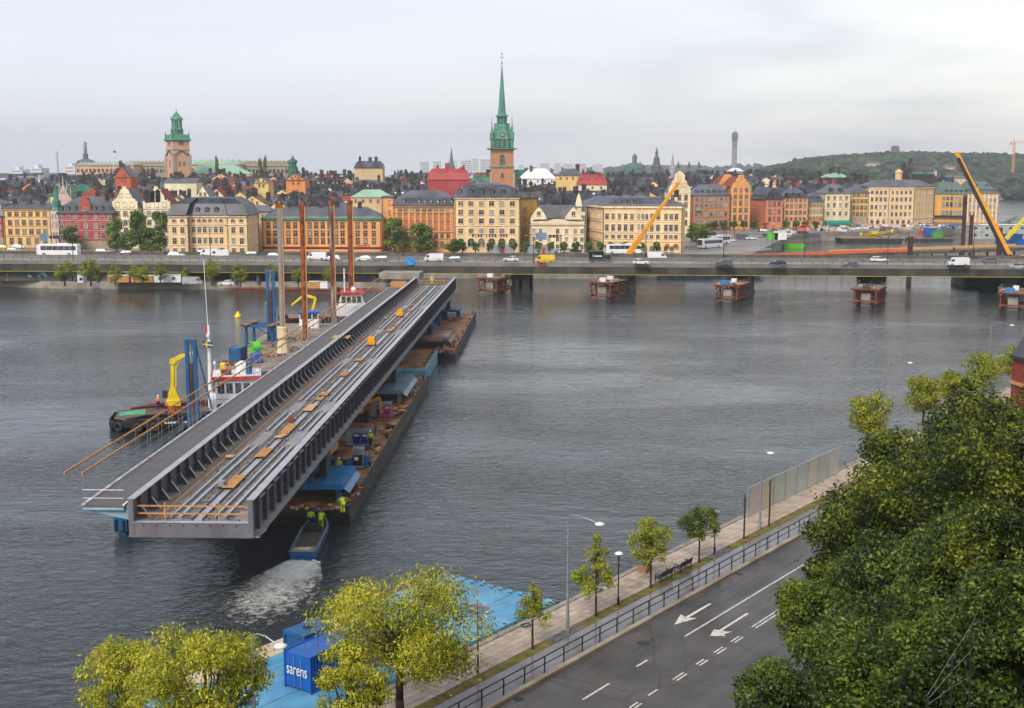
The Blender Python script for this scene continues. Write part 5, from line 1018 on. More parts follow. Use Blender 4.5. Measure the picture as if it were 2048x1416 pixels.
# bollard box with posters behind the third tree
c = Q(-46.2, 78.6, 2.2); t = thing('bin_box', 'blue and brown litter box at the water edge behind the benches', 'litter box', c, -QA)
MB().box(-.4, -.35, 0, .4, .35, .62).build('base', pm('brown_box', S((150, 112, 84))), t); MB().box(-.43, -.38, .62, .43, .38, 1.35).build('upper_box', M['blue'], t); MB().box(-.46, -.41, 1.35, .46, .41, 1.42).build('lid', M['dark'], t)
# mooring ropes and ring on the quay edge
for s_, lab in ((63.9, 'coil of green rope on the quay edge by the pontoon corner'), (72.6, 'dark mooring ring on the quay edge')):
    rp_ = MB(); pts = [(R.uniform(.15, .4) * math.cos(k * .9), .5 * R.uniform(.6, 1.2) * math.sin(k * .9) + k * .02, .05 + .02 * (k % 3)) for k in range(16)]; rp_.tube(pts, .03, 5)
    tag(rp_.build('mooring_rope', pm('green_rope', S((44, 84, 78))), loc=Q(-46.6, s_, 2.24), rz=-QA), lab, 'rope')

# ---- trees
def limb_tube(b, p, q, r0, r1, seg=4, wob=.12):
    pts = []; p, q = Vector(p), Vector(q); L_ = (q - p).length
    for k in range(seg + 1):
        t_ = k / seg; v = p.lerp(q, t_) + Vector((R.uniform(-1, 1), R.uniform(-1, 1), R.uniform(-.4, .4))) * wob * L_ * math.sin(t_ * math.pi) ; pts.append(v)
    b.tube(pts, [r0 + (r1 - r0) * k / seg for k in range(seg + 1)], 7)
def make_tree(name, label, cat, loc, h, r, trunk_h, leafm, nl, size, aspect=.5, nclump=26, group=None, tr=.12, rz=0, shape='round', droop=0.0, fork=True, shell=.5, tilt=(0, 0), cs=1.0):
    """tapered trunk, limbs reaching each leaf clump, crown of loose clumps with gaps"""
    t = thing(name, label, cat, loc, rz, group); b = MB(); cl = []; ch = h - trunk_h
    b.tube([(0, 0, -.3), (tr * .3, 0, trunk_h * .5), (tr * .2 + tilt[0] * .3, tilt[1] * .3, trunk_h), (tilt[0] * .6, tilt[1] * .6, trunk_h + ch * .45), (tilt[0], tilt[1], h - ch * .2)], [tr * 1.25, tr, tr * .85, tr * .5, tr * .15], 8)
    for k in range(nclump):
        u = R.random(); zf = .08 + .9 * u; a = R.uniform(0, 6.283)
        if shape == 'cone': rr = r * (1.0 - zf) ** .75 * (.35 + .65 * R.random())
        elif shape == 'flame': rr = r * (1 - zf) ** .8 * 1.1 * R.uniform(.1, 1)
        else: rr = r * math.sqrt(max(.05, 1 - (2 * zf - 1) ** 2 * .85)) * R.random() ** .5 * .85
        c = Vector((rr * math.cos(a) + tilt[0] * zf, rr * math.sin(a) + tilt[1] * zf, trunk_h + ch * zf)); cr = cs * r * R.uniform(.2, .46) * (1 if shape == 'round' else 1.15 * (1.25 - zf) if shape == 'flame' else .8)
        cl.append((c.x, c.y, c.z, cr, cr, cr * R.uniform(.6, .95)))
        if fork and k % 2 == 0: limb_tube(b, (tilt[0] * .4 * zf, tilt[1] * .4 * zf, trunk_h + ch * zf * .35), c, tr * .42, tr * .06, 3)
    b.build('trunk', M['bark'], t, smooth=True)
    me = leaves(cl, nl, size, aspect, .3, shell, droop); me.materials.append(leafm); put('crown', me, t); return t
YG = 'young street trees on the promenade'
def young(s, lab, h, r, th, sh, n=3800, leafm=None, nn=-43.9):
    return make_tree('young_tree', lab, 'tree', Q(nn, s, 2.2), h, r * 1.22, th, leafm or LEAFY, n, .2, .26, 70, YG, .07, R.uniform(0, 6), sh, .6, True, .05, (0, 0), .62)
LEAFY = leafmat('young_willow_leaf', S((104, 116, 28)), S((160, 168, 50)), S((204, 200, 76)), .9)
young(61.07, 'thin young tree with loose open crown at the pontoon corner', 4.4, 1.25, 1.9, 'flame', 3000)
young(68.42, 'young tree with tall pointed crown just right of the bent lamp', 5.9, 1.35, 1.9, 'flame', 6500)
young(75.65, 'young tree with full round crown beside the benches', 5.0, 1.6, 1.9, 'round', 8000)
young(82.97, 'young tree with round darker crown beyond the benches', 4.3, 1.55, 2.0, 'round', 6500, LEAF)
for s_, lab, hh in ((90.77, 'slim young trunk with sparse crown past the small lamp', 4.6), (95.4, 'second slim young trunk with sparse crown near the hillside foliage', 5.0)):
    pass
for s_, hh, lab in ((90.77, 3.7, 'bare slim trunk past the small park lamp'), (95.5, 4.0, 'bare slim trunk nearest the hillside foliage')):
    t = thing('bare_sapling', lab, 'tree', Q(-44.0, s_, 2.2), 0, 'bare saplings on the promenade'); b = MB(); b.tube([(0, 0, -.1), (.03, 0, hh * .5), (0, .02, hh)], [.08, .07, .05], 7)
    b.build('trunk', M['bark'], t); tw = MB()
    for k in range(9): a = R.uniform(0, 6.28); z_ = hh * R.uniform(.7, .98); tw.tube([(0, 0, z_), (.35 * math.cos(a), .35 * math.sin(a), z_ + .4)], [.02, .006], 4)
    tw.build('twigs', M['bark'], t)
hd = thing('pale_hoarding', 'row of pale tinted screens standing along the far promenade', 'screen', (0, 0, 0), -QA)
for k, c_ in enumerate(((214, 200, 198), (206, 206, 176), (196, 208, 196), (208, 212, 210), (200, 206, 212), (212, 208, 196), (198, 204, 206), (206, 210, 204))):
    s_ = 96.6 + k * 2.5; MB().box(-46.55, s_ + .06, 2.3, -46.5, s_ + 2.44, 4.9).build('screen_panel', paint('screen_tint_%d' % k, c_, k=.9, rough=.35, var=.08), hd); MB().box(-46.6, s_ - .05, 2.2, -46.45, s_ + .05, 5.0).build('screen_post', M['galv'], hd)
# willows at the lower left
WG = 'yellow willows on the quay at the bottom'
def willow(px, py, d, zc, h, r, lab, n=15000, fork_z=2.6, tr=.2):
    c = D(px, py, d); return make_tree('willow_tree', lab, 'tree', (c.x, c.y, 2.1), h, r, fork_z, LEAFW, int(n * 1.25), .2, .34, 52, WG, tr, R.uniform(0, 6), 'round', 1.3, True, .3, (0, 0), .72)
willow(800, 1300, 64.5, 0, 7.9, 5.0, 'large yellow willow with forked dark trunk over the blue pontoon', 21000, 3.0, .24)
willow(410, 1340, 57.0, 0, 8.3, 3.9, 'wide yellow willow left of the blue container', 19000, 2.0)
willow(695, 1350, 58.5, 0, 6.6, 2.3, 'smaller yellow willow in front of the forked willow', 9000, 1.8, .13)
willow(250, 1400, 61, 0, 6.0, 2.4, 'small yellow willow at the bottom left corner', 8000, 1.5, .12)
t_ = make_tree('sapling', 'leafless sapling in front of the pontoon', 'tree', Q(-44.3, 56.0, 2.2), 5.2, .5, 2.6, LEAFY, 110, .12, .3, 8, None, .05)
# far promenade willows, on the strip beyond the hillside trees
for k, (px, py, hh, r, lab) in enumerate(((1735, 905, 6.2, 2.6, 'bushy promenade willow standing lowest of the far four'), (1845, 858, 6.0, 2.3, 'promenade willow behind the leaning branch'), (1905, 832, 5.4, 2.0, 'promenade willow with visible trunk in the gap'), (1965, 800, 6.2, 2.7, 'tall promenade willow below the farthest lamp'), (2030, 778, 6.0, 2.6, 'promenade willow next to the brick tower'))):
    c = W(px, py, 2.2); make_tree('promenade_willow', lab, 'tree', (c.x, c.y, 2.2), hh, r, 1.8, LEAFY, 6500, .3, .3, 34, 'far promenade willows', .14, R.uniform(0, 6), 'round', 1.0)
# dense hillside trees at the right: crown centre by picture place and distance
HG = 'hillside trees below the viewpoint'
def hilltree(px, py, d, r, h, leafm, n, size, lab, tilt=(0, 0), asp=.55):
    n = int(n * 1.75); size *= .74
    c = D(px, py, d); n_ = c.x * math.cos(QA) - c.y * math.sin(QA); zg = hillz(n_) - .3; top = c.z + h / 2
    H_ = max(h + .6, top - zg); return make_tree('hillside_tree', lab, 'tree', (c.x, c.y, zg), H_, r, H_ - h, leafm, n, size, asp, 62, HG, .2 if r > 3 else .12, 0, 'round', .2, True, .45, tilt, .74)
hilltree(1830, 985, 84, 5.0, 8.0, LEAFD, 17000, .34, 'tall dark tree behind the others, crown reaching the promenade willows')
hilltree(1985, 925, 76, 5.2, 8.0, LEAFD, 17000, .33, 'dark tree between the brick tower and the road bend')
hilltree(1730, 1120, 66, 2.8, 5.2, LEAFD, 13000, .27, 'tree with yellowing tip leaning over the arrow lane', (-.8, 0))
hilltree(1840, 1080, 60, 4.8, 8, LEAFD, 20000, .27, 'broad dark tree in the middle of the hillside foliage')
hilltree(1990, 1050, 54, 4.2, 8, LEAFD, 17000, .25, 'dark tree at the right edge, mid-height')
hilltree(1660, 1240, 56, 2.3, 3.2, LEAF, 12000, .22, 'lower tree stretching a branch over the double centre line', (-.9, 0))
hilltree(1790, 1230, 48, 3.2, 5.5, LEAFG, 20000, .2, 'green bushy tree in the lower foliage')
hilltree(1930, 1220, 42, 3.0, 5.5, LEAFG, 19000, .19, 'green bushy tree left of the wire fence')
hilltree(1600, 1395, 46, 2.1, 1.9, LEAFG, 12000, .18, 'low shrub with long leaves at the lower edge of the road', (-1.0, 0))
hilltree(1740, 1350, 38, 2.4, 3.2, LEAFG, 19000, .17, 'dense shrub at the bottom beside the low one')
hilltree(1900, 1360, 31, 2.2, 3.2, LEAFG, 19000, .15, 'nearest shrub in front of the wire fence')
hilltree(2010, 1330, 30, 1.9, 4.2, LEAFG, 16000, .15, 'nearest shrub in the bottom right corner')
hilltree(2015, 1180, 40, 2.6, 5.0, LEAFD, 13000, .19, 'shrubby tree at the right edge above the corner shrub')
# leaning sprays over the foliage at the upper right
c = D(1960, 800, 62); make_tree('leaning_branch', 'long leafy branch reaching up and left in front of the promenade willows', 'branch', (c.x + 3.5, c.y, c.z - 4.0), 5.2, 1.1, 1.8, LEAF, 3400, .24, .5, 16, None, .09, 0, 'flame', .1, True, .3, (-4.6, 0))
# wire fence on the slope
t = thing('wire_fence', 'thin wire fence with posts among the bottom right shrubs', 'fence', (0, 0, 0))
fp_ = [(1852, 1425, 1390, 27.0), (1902, 1418, 1310, 27.6), (1940, 1420, 1250, 28.2), (1960, 1400, 1205, 29.5)]
tops = []
for a, y0, y1, dd in fp_:
    p0, p1 = D(a, y0, dd), D(a + 3, y1, dd); MB().cyl(p0 - Vector((0, 0, 1)), p1, .02, n=6).build('fence_post', M['dark'], t); tops.append((p0, p1))
for a, b_ in zip(tops[:-1], tops[1:]):
    for f_ in (0, .3, .6): MB().cyl(a[1].lerp(a[0], f_), b_[1].lerp(b_[0], f_), .005, n=4).build('wire', M['galv'], t)
# brick tower of the old brewery at the right edge
dd = 118.0; c = D(2082, 760, dd); t = thing('brick_tower', 'red brick corner tower with black steep roof at the right edge', 'building', (c.x, c.y, 2), rad(8))
z = lambda py: ZA(py, dd) - 2
rb = pm('dark_red_brick', S((140, 62, 46)), rough=.85, var=.2, vs=2)
MB().box(-1.3, -1.3, 0, 3, 3, z(724)).build('brick_shaft', rb, t); MB().box(-1.5, -1.5, z(776), 3, 3, z(770)).build('string_course', tr2, t); MB().box(-1.6, -1.6, z(724), 3, 3, z(718)).build('roof_cornice', M['dark'], t); MB().raw([(-1.5, -1.5, z(718)), (3, -1.5, z(718)), (3, 3, z(718)), (-1.5, 3, z(718)), (.1, .1, z(640)), (1.4, .1, z(640)), (1.4, 1.4, z(640)), (.1, 1.4, z(640))], [(0, 1, 5, 4), (1, 2, 6, 5), (2, 3, 7, 6), (3, 0, 4, 7), (4, 5, 6, 7)]).build('steep_roof', M['roofb'], t)
for py in (745, 795): put('window', window_mesh(.8, 1.9, rb, 'arch'), t, (-.3, -1.32, z(py)))

# ================================================================ BLUE PONTOON AT THE QUAY
PN0, PN1, PS0, PS1, PZ = -59.75, -49.2, 30.0, 71.6, 1.3
t = thing('blue_pontoon', 'light blue modular pontoon moored along the promenade', 'pontoon', (0, 0, 0), -QA)
mods = 0
s0 = PS0
while s0 < PS1 - 1:
    s1 = min(PS1, s0 + 10.38)
    for n0 in (PN0, PN0 + 3.53, PN0 + 7.06):
        MB().box(n0 + .02, s0 + .02, -.6, n0 + 3.51, s1 - .02, PZ - .06).build('float_module', M['cyan'], t); MB().box(n0 + .03, s0 + .03, PZ - .058, n0 + 3.5, s1 - .03, PZ).build('deck_plate', M['bluel'], t)
    s0 = s1
sand = MB().box(PN0 + .1, 44, PZ + .003, PN0 + 1.9, 62, PZ + .02).build('wooden_strip', pm('dry_sand_board', S((208, 188, 156)), rough=.8, var=.12), t)
pk = MB().box(-.17, -.09, 0, .17, .09, .012).mesh('pocket', M['black'])
for s_ in np.arange(PS0 + .4, PS1, 1.35):
    for n_ in (PN1 + .02 - .25, PN0 + .25): put('pocket', pk, t, (n_, float(s_), PZ + .001))
for n_ in np.arange(PN0 + .5, PN1, .9):
    put('pocket', pk, t, (float(n_), PS1 - .3, PZ + .001)); put('pocket', pk, t, (float(n_), PS1 - .75, PZ + .001))
for s_ in np.arange(PS0, PS1, 5.19): MB().box(PN1 - .05, float(s_) - .2, -.4, PN1 + .06, float(s_) + .2, PZ - .1).build('coupling', M['rust'], t)
def container(label, c, rz, L_, w, h, mat, cat='container', name='container', text=None):
    t = thing(name, label, cat, c, rz); b = MB(); b.box(-w / 2 + .06, -L_ / 2 + .06, .12, w / 2 - .06, L_ / 2 - .06, h - .06); b.build('corrugated_box', mat, t)
    fr_ = MB()
    for sx in (-1, 1):
        for sy in (-1, 1): fr_.box(sx * w / 2 - .08 * (sx > 0), sy * L_ / 2 - .08 * (sy > 0), 0, sx * w / 2 + .08 * (sx < 0), sy * L_ / 2 + .08 * (sy < 0), h)
        for z_ in (0, h - .14): fr_.box(sx * w / 2 - .07 * (sx > 0), -L_ / 2 + .08, z_, sx * w / 2 + .07 * (sx < 0), L_ / 2 - .08, z_ + .14)
    fr_.build('corner_frame', mat, t); rb_ = MB()
    for k in range(int(L_ / .28)): 
        for sx in (-1, 1): rb_.box(sx * (w / 2 - .03) - .03, -L_ / 2 + .15 + k * .28, .15, sx * (w / 2 - .03) + .03, -L_ / 2 + .28 + k * .28, h - .15)
    rb_.build('corrugation', mat, t)['kind'] = 'stuff'
    for sx in (-.28, .28): MB().cyl((sx, -L_ / 2 + .02, .2), (sx, -L_ / 2 + .02, h - .2), .025, n=5).build('lock_rod', M['galv'], t)
    return t
# two blue containers side by side with a frame box; the lettering is real raised letters
cA = Q(-52.7, 51.2, PZ + .02)
t = container('blue shipping container lettered sarens on the pontoon', cA, -QA + rad(2), 4.0, 2.2, 2.3, M['bluec'])
fc = bpy.data.curves.new('lettering', 'FONT'); fc.body = 'sarens'; fc.size = .95; fc.extrude = .01; fc.align_x = 'CENTER'
tmp = bpy.data.objects.new('tmp', fc); COL.objects.link(tmp); bpy.context.view_layer.update(); lme = bpy.data.meshes.new_from_object(tmp.evaluated_get(bpy.context.evaluated_depsgraph_get())); bpy.data.objects.remove(tmp); bpy.data.curves.remove(fc)
lme.materials.clear(); lme.materials.append(M['white']); fo_ = put('lettering', lme, t, (0, -2.03, .95)); fo_.rotation_euler = (math.pi / 2, 0, 0); fo_.scale = (.7, 1.1, 1)
container('second blue container behind the lettered one', Q(-52.5, 55.6, PZ + .02), -QA + rad(2), 4.0, 2.2, 2.0, M['bluec'])
t = thing('tank_frame', 'blue framed winch box standing beside the lettered container', 'winch box', Q(-55.2, 52.6, PZ), -QA); MB().box(-.85, -1.1, .25, .85, 1.3, 2.1).build('box_body', M['blue'], t); MB().box(-.95, -1.2, 2.1, .95, 1.4, 2.35).build('lid', M['blue'], t); MB().box(-.25, -.2, 2.35, .25, .2, 2.42).build('hatch', M['black'], t)
for sx in (-1, 1):
    for sy in (-1.15, 1.35): MB().box(sx * .9 - .06, sy - .06, 0, sx * .9 + .06, sy + .06, 2.1).build('frame_post', M['blue'], t)
for (n_, s_, c_, lab, nl) in ((-54.6, 44.2, (206, 196, 176), 'pale coiled rope on the pontoon in front of the lettered container', 30), (-53.5, 66.5, (150, 90, 90), 'reddish hose loops on the far end of the pontoon', 26), (-57.0, 68.2, (30, 40, 60), 'dark hose loops near the far left pontoon corner', 22), (-50.6, 69.4, (190, 50, 30), 'small red hose heap at the right pontoon corner', 14)):
    b = MB(); pts = [(R.uniform(.5, 1.3) * math.cos(k * .8) + k * .05, R.uniform(.4, 1.1) * math.sin(k * .8), .05 + R.uniform(0, .04)) for k in range(nl)]; b.tube(pts, .028, 5); tag(b.build('rope_coil', pm('rope_%d' % nl, S(c_), rough=.8), loc=Q(n_, s_, PZ + .01), rz=-QA), lab, 'rope')
b = MB()
for k in range(3): b.tube([Q(-49.3, 57.2 + k * .18, 1.3), Q(-48.0, 56.8 + k * .1, 1.35), Q(-46.9, 55.0 + k * .1, 2.25)], .04, 5)
tag(b.build('mooring_line', pm('pale_green_rope', S((150, 196, 190)))), 'pale green mooring lines from the pontoon to the promenade', 'rope')
# ================================================================ THE NEW BRIDGE SECTION ON ITS BARGES
BA = -rad(1.85); BL = 187.5; BO = Vector((-22.83, 86.4, 0))
def G(x, y, z=0.0): c, s = math.cos(BA), math.sin(BA); return Vector((BO.x + x * c - y * s, BO.y + x * s + y * c, z))
br = thing('bridge_section', 'huge grey steel bridge section riding on barges', 'bridge section', tuple(BO), BA)
ZT, ZF, ZB = 8.95, 7.2, 6.2; HWB = 4.5
# girders: web, top flange in lengths, bottom flange with deeper haunch
def girder(sx, nm):
    x = sx * (HWB - .22)
    MB().box(x - .03, 0, ZB, x + .03, BL, ZT - .05).build('web_plate', M['steel'], br)
    y = 0; k = 0
    while y < BL - .1:
        L_ = min(BL - y, 24.0); MB().box(x - .28, y + .01, ZT - .05, x + .28, y + L_ - .01, ZT + (.004 if k % 2 else 0)).build('top_flange', M['steel_top'], br); y += L_; k += 1
    MB().box(x - .3, 0, ZB - .06, x + .55 * (sx > 0) + .3 * (sx < 0), BL, ZB).build('bottom_flange', M['steel_top'], br)
    for ya, yb, dz in ((26, 44, .55), (98, 116, .55), (150, 164, .45)):
        MB().ext([(x - .2, ya - 3, ZB - .07), (x - .2, ya, ZB - dz), (x - .2, yb, ZB - dz), (x - .2, yb + 3, ZB - .07)], (.4, 0, 0)).build('haunch', M['steel'], br)
girder(-1, 'l'); girder(1, 'r')
# stiffeners: flared plates inside the west girder, straight ribs with cover plates outside the east girder
xi = -(HWB - .22) + .03
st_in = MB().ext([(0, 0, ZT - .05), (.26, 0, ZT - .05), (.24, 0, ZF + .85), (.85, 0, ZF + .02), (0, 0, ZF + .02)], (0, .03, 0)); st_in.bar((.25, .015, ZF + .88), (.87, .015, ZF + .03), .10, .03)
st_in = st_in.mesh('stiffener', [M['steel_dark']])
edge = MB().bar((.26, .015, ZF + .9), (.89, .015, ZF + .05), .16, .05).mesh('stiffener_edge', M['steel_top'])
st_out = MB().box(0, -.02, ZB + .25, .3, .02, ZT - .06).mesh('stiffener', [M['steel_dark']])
cov = MB().box(.03, .45, ZT - .32, .34, 1.9, ZT - .27).mesh('cover_plate', M['steel_top'])
n_st = int(BL / 2.4)
for k in range(n_st):
    y = 1.2 + k * 2.4; s_ = put('stiffener', st_in, br, (xi, y, 0)); put('edge_plate', edge, s_)
    put('stiffener', st_out, br, (HWB - .19, y, 0)); put('stiffener', st_out, br, (-HWB + .22 - .33, y, 0))
    if k < 48: put('cover_plate', cov, br, (HWB - .19, y, 0))
# floor with transverse beams, rails, clip rows, centre trough
y = 0
while y < BL - .1: L_ = min(12, BL - y); MB().box(-HWB + .26, y + .015, ZF - .12, HWB - .26, y + L_ - .015, ZF).build('floor_plate', M['deckfloor'], br); y += L_
MB().box(-HWB + .1, -.18, ZB + .05, HWB - .1, .16, ZF + .03).build('end_beam', M['steel'], br); MB().box(-HWB + .1, -.3, ZB - .02, HWB - .1, .3, ZB + .045).build('end_beam_flange', M['steel'], br); MB().box(-HWB + .3, -.24, ZF + .032, HWB - .3, .2, ZF + .07).build('end_beam_top', M['steel_top'], br)
for sx in (-1, 1): MB().box(sx * (HWB - .22) - .18, -.22, ZB - .05, sx * (HWB - .22) + .18, -.01, ZT - .06).build('end_post', M['steel'], br)
MB().ext([(HWB + .0, 0, ZB - .06), (HWB + .75, .2, ZB + .35), (HWB + .75, .8, ZB + .35), (HWB, 1.0, ZB - .06)], (0, 0, .06)).build('corner_bracket', M['steel'], br)
for k in range(8): MB().box(-.05, -.205, ZF - .22, .05, -.185, ZF - .12).build('bolt_plate', M['black'], br, (-3.4 + k * .95, 0, 0))
RX = (-1.75, -1.05, 1.45, 2.2)
segs = [(1.0, 24.5), (31.5, 41), (47, 74), (79, 104), (110, 140), (146, 184)]
for i_, rx in enumerate(RX):
    for a, b_ in segs:
        MB().box(rx - .075, a, ZF + .18, rx + .075, b_, ZF + .24).box(rx - .018, a, ZF + .02, rx + .018, b_, ZF + .185).build('rail_strip', M['rail'] if i_ % 2 else pm('rail_web', S((176, 182, 190)), rough=.35, metal=.2), br)
for rx in (-3.15, -2.6): MB().box(rx - .16, .6, ZF + .01, rx + .16, BL - 1, ZF + .05).build('cable_tray', pm('brown_tray', S((112, 92, 74)), rough=.7, var=.2, vs=2), br)
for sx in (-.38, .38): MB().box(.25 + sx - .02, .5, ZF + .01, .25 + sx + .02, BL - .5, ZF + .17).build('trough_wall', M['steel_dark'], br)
MB().box(-.1, .5, ZF + .005, .6, BL - .5, ZF + .02).build('trough_floor', M['steel_top'], br)
clip_me = MB().box(-.2, -.1, .0, .2, .1, .05).box(-.16, -.05, .05, -.06, .05, .13).box(.06, -.05, .05, .16, .05, .13).mesh('rail_clip', M['clip'])
cps = []
for y_ in np.arange(1, BL - 1, .62):
    for xx in (-2.05, -.72, 1.12, 2.55): cps.append((xx + R.uniform(-.05, .05), float(y_)))
for y_ in np.arange(1, BL - 1, 2.4):
    for xx in (-2.35, -.35, .95, 3.1): cps.append((xx + R.uniform(-.2, .2), float(y_) + R.uniform(-.5, .5)))
cps.sort(key=lambda q_: q_[1])
for xx, yy in cps[:296]: put('rail_clip', clip_me, br, (xx, yy, ZF + .005), R.uniform(-.06, .06))
rest = MB()
for xx, yy in cps[296:]:
    rest.box(xx - .2, yy - .1, ZF + .003, xx + .2, yy + .1, ZF + .06); rest.box(xx - .16, yy - .05, ZF + .06, xx - .06, yy + .05, ZF + .14); rest.box(xx + .06, yy - .05, ZF + .06, xx + .16, yy + .05, ZF + .14)
rest.build('rail_clip_rest', M['clip'], br)['kind'] = 'stuff'
for a, b_ in zip([s_[1] for s_ in segs[:-1]], [s_[0] for s_ in segs[1:]]):      # bare plates where rails are interrupted
    for xx in (-1.4, 1.8): MB().box(xx - .6, a + .6, ZF + .02, xx + .6, b_ - .6, ZF + .09).build('splice_plate', pm('bare_plate', S((138, 134, 140)), rough=.35, var=.15, vs=1), br)
# walkway cantilevered on the west side
WX0, WX1, WZ = -7.8, -4.85, 8.42; WY1 = 168.0
MB().box(WX0, 0, WZ - .16, WX1, WY1, WZ).build('walkway_deck', pm('walkway_asphalt', S((92, 86, 86)), rough=.55, col2=S((104, 98, 97)), vs=.8), br)
MB().box(WX0 - .12, 0, WZ - .05, WX0 + .14, WY1, WZ + .06).build('walkway_edge', pm('white_edge', S((214, 214, 216)), rough=.5, col2=S((150, 148, 146)), vs=1.2), br); MB().box(WX1 - .1, 0, WZ - .04, WX1 + .06, 1.2, WZ + .05).build('walkway_edge_inner', M['white'], br)
MB().box(WX0, .0, WZ - .35, WX1, .25, WZ - .165).build('nose_beam', paint('pale_blue_steel', (150, 178, 196)), br)
cant = MB().ext([(WX0, 0, WZ - .17), (WX1 + .3, 0, WZ - .17), (WX1 + .3, 0, WZ - 1.15), (WX1 - .5, 0, WZ - .95), (WX0, 0, WZ - .42)], (0, .08, 0)).mesh('cantilever', [MATS['pale_blue_steel']])
for k in range(40): put('cantilever', cant, br, (0, .3 + k * 4.2, 0))
# scaffold guard: posts, wires, timber handrails on two levels
GP = M['galv']
post = MB().cyl((0, 0, 0), (0, 0, 2.15), .022, n=5).box(-.04, -.05, 2.1, .04, .05, 2.3, 1).mesh('guard_post', [GP, M['woodo']])
postl = MB().cyl((0, 0, 0), (0, 0, 3.1), .022, n=5).box(-.04, -.05, 3.05, .04, .05, 3.25, 1).mesh('guard_post', [GP, M['woodo']])
post2 = MB().cyl((0, 0, 0), (0, 0, 1.15), .018, n=5).mesh('guard_post_short', GP)
NY = int(WY1 / 3)
for k in range(NY):
    y = .3 + k * 3.0; put('guard_post', post, br, (WX0 + .05, y, WZ)); put('guard_post', postl, br, (WX0 - 1.2, y, WZ - .9)); put('guard_post_short', post2, br, (WX1 - .55, y, WZ))
def run(x, z, r, nm, mat, a=0.0, b_=WY1, timber=False):
    y = a
    while y < b_ - .1:
        L_ = min(12.0, b_ - y)
        if timber: MB().box(x - .05, y, z - .06 + R.uniform(-.02, .02), x + .05, y + L_ + .2, z + .06).build(nm, mat, br)
        else: MB().cyl((x, y, z), (x, y + L_, z), r, n=4).build(nm, mat, br)
        y += L_
run(WX0 + .05, WZ + 2.3, 0, 'timber_handrail', M['woodo'], timber=True); run(WX0 - 1.2, WZ + 2.35, 0, 'timber_handrail', M['woodo'], timber=True)
for z_ in (.5, .95): run(WX0 + .05, WZ + z_, .018, 'guard_wire', GP)
for z_ in (0, .8, 1.6): run(WX0 - 1.2, WZ - .9 + z_, .014, 'guard_wire', GP)
for z_ in (.55, 1.15): run(WX1 - .55, WZ + z_, .016, 'inner_guard_rail', GP)
nt_ = MB().cyl((WX0 - 1.2, 0, WZ - .9), (WX0, 0, WZ - .3), .014, n=4).cyl((WX0 - 1.2, 0, WZ - .1), (WX0, 0, WZ + .5), .012, n=4).mesh('cross_wire', GP)
for k in range(NY): put('cross_wire', nt_, br, (0, .3 + k * 3.0, 0))
MB().cyl((WX0, .1, WZ + 1.1), (WX1, .1, WZ + 1.1), .02, n=5).cyl((WX0, .1, WZ + .5), (WX1, .1, WZ + .5), .015, n=5).build('end_gate', GP, br)
# orange end barriers
def barrier(y, zt, nm):
    for z_ in (.5, 1.05): MB().box(-HWB + .5, y - .03, zt + z_ - .05, HWB - .5, y + .03, zt + z_ + .05).build('barrier_rail', M['woodo'], br)
    for xx in (-2.0, 1.9): MB().box(xx - .05, y - .06, zt, xx + .05, y - .03, zt + 1.35).build('barrier_post', M['woodo'], br)
barrier(.35, ZF + .07, 'near'); barrier(BL - .6, ZF, 'far')
for k in range(10): MB().box(-7.6 + k % 2 * .2, WY1 + .5 + k * .9, WZ - .2, -4.6, WY1 + .62 + k * .9, WZ + 1.0 - .5 * (k % 2)).build('end_scaffold_board', M['woodo'], br) if k < 6 else None
# loose things on the bridge floor, each placed on its own
def board(x, y, L_, w, lab, mat=None, z=ZF + .2, nm='plank_pallet', rz=0):
    t = thing(nm, lab, 'planks', G(x, y, z), BA + rz, 'timber walk boards on the bridge floor'); n = 4
    for k in range(n): MB().box(-w / 2 + k * w / n + .01, -L_ / 2 + R.uniform(0, .15), 0, -w / 2 + (k + 1) * w / n - .01, L_ / 2 - R.uniform(0, .15), .05).build('plank', mat or M['woodo'], t)
    for s_ in (-1, 1): MB().box(-w / 2, s_ * L_ * .4 - .05, -.06, w / 2, s_ * L_ * .4 + .05, -.002).build('batten', M['wood'], t)
for k, (px, py, L_, lab) in enumerate(((465, 963, 4.2, 'timber walk board nearest the open bridge end'), (525, 905, 3.6, 'timber walk board with a small second board on top'), (580, 857, 4.6, 'timber walk board third from the open end'), (622, 815, 3.6, 'pale yellow timber walk board, fourth from the open end'), (652, 787, 2.0, 'square timber board, fifth from the open end'), (690, 748, 2.4, 'timber board with a pipe stub, sixth from the open end'), (719, 719, 2.0, 'square timber board, seventh from the open end'), (770, 660, 3.0, 'farthest timber board near the orange machine'))):
    c = W(px, py, ZF + .2); v = (c - BO); x_ = v.x * math.cos(-BA) - v.y * math.sin(-BA); y_ = v.x * math.sin(-BA) + v.y * math.cos(-BA); board(.25 if abs(x_) < 1.5 else x_, y_, L_, .95, lab, M['wood'] if k == 3 else None)
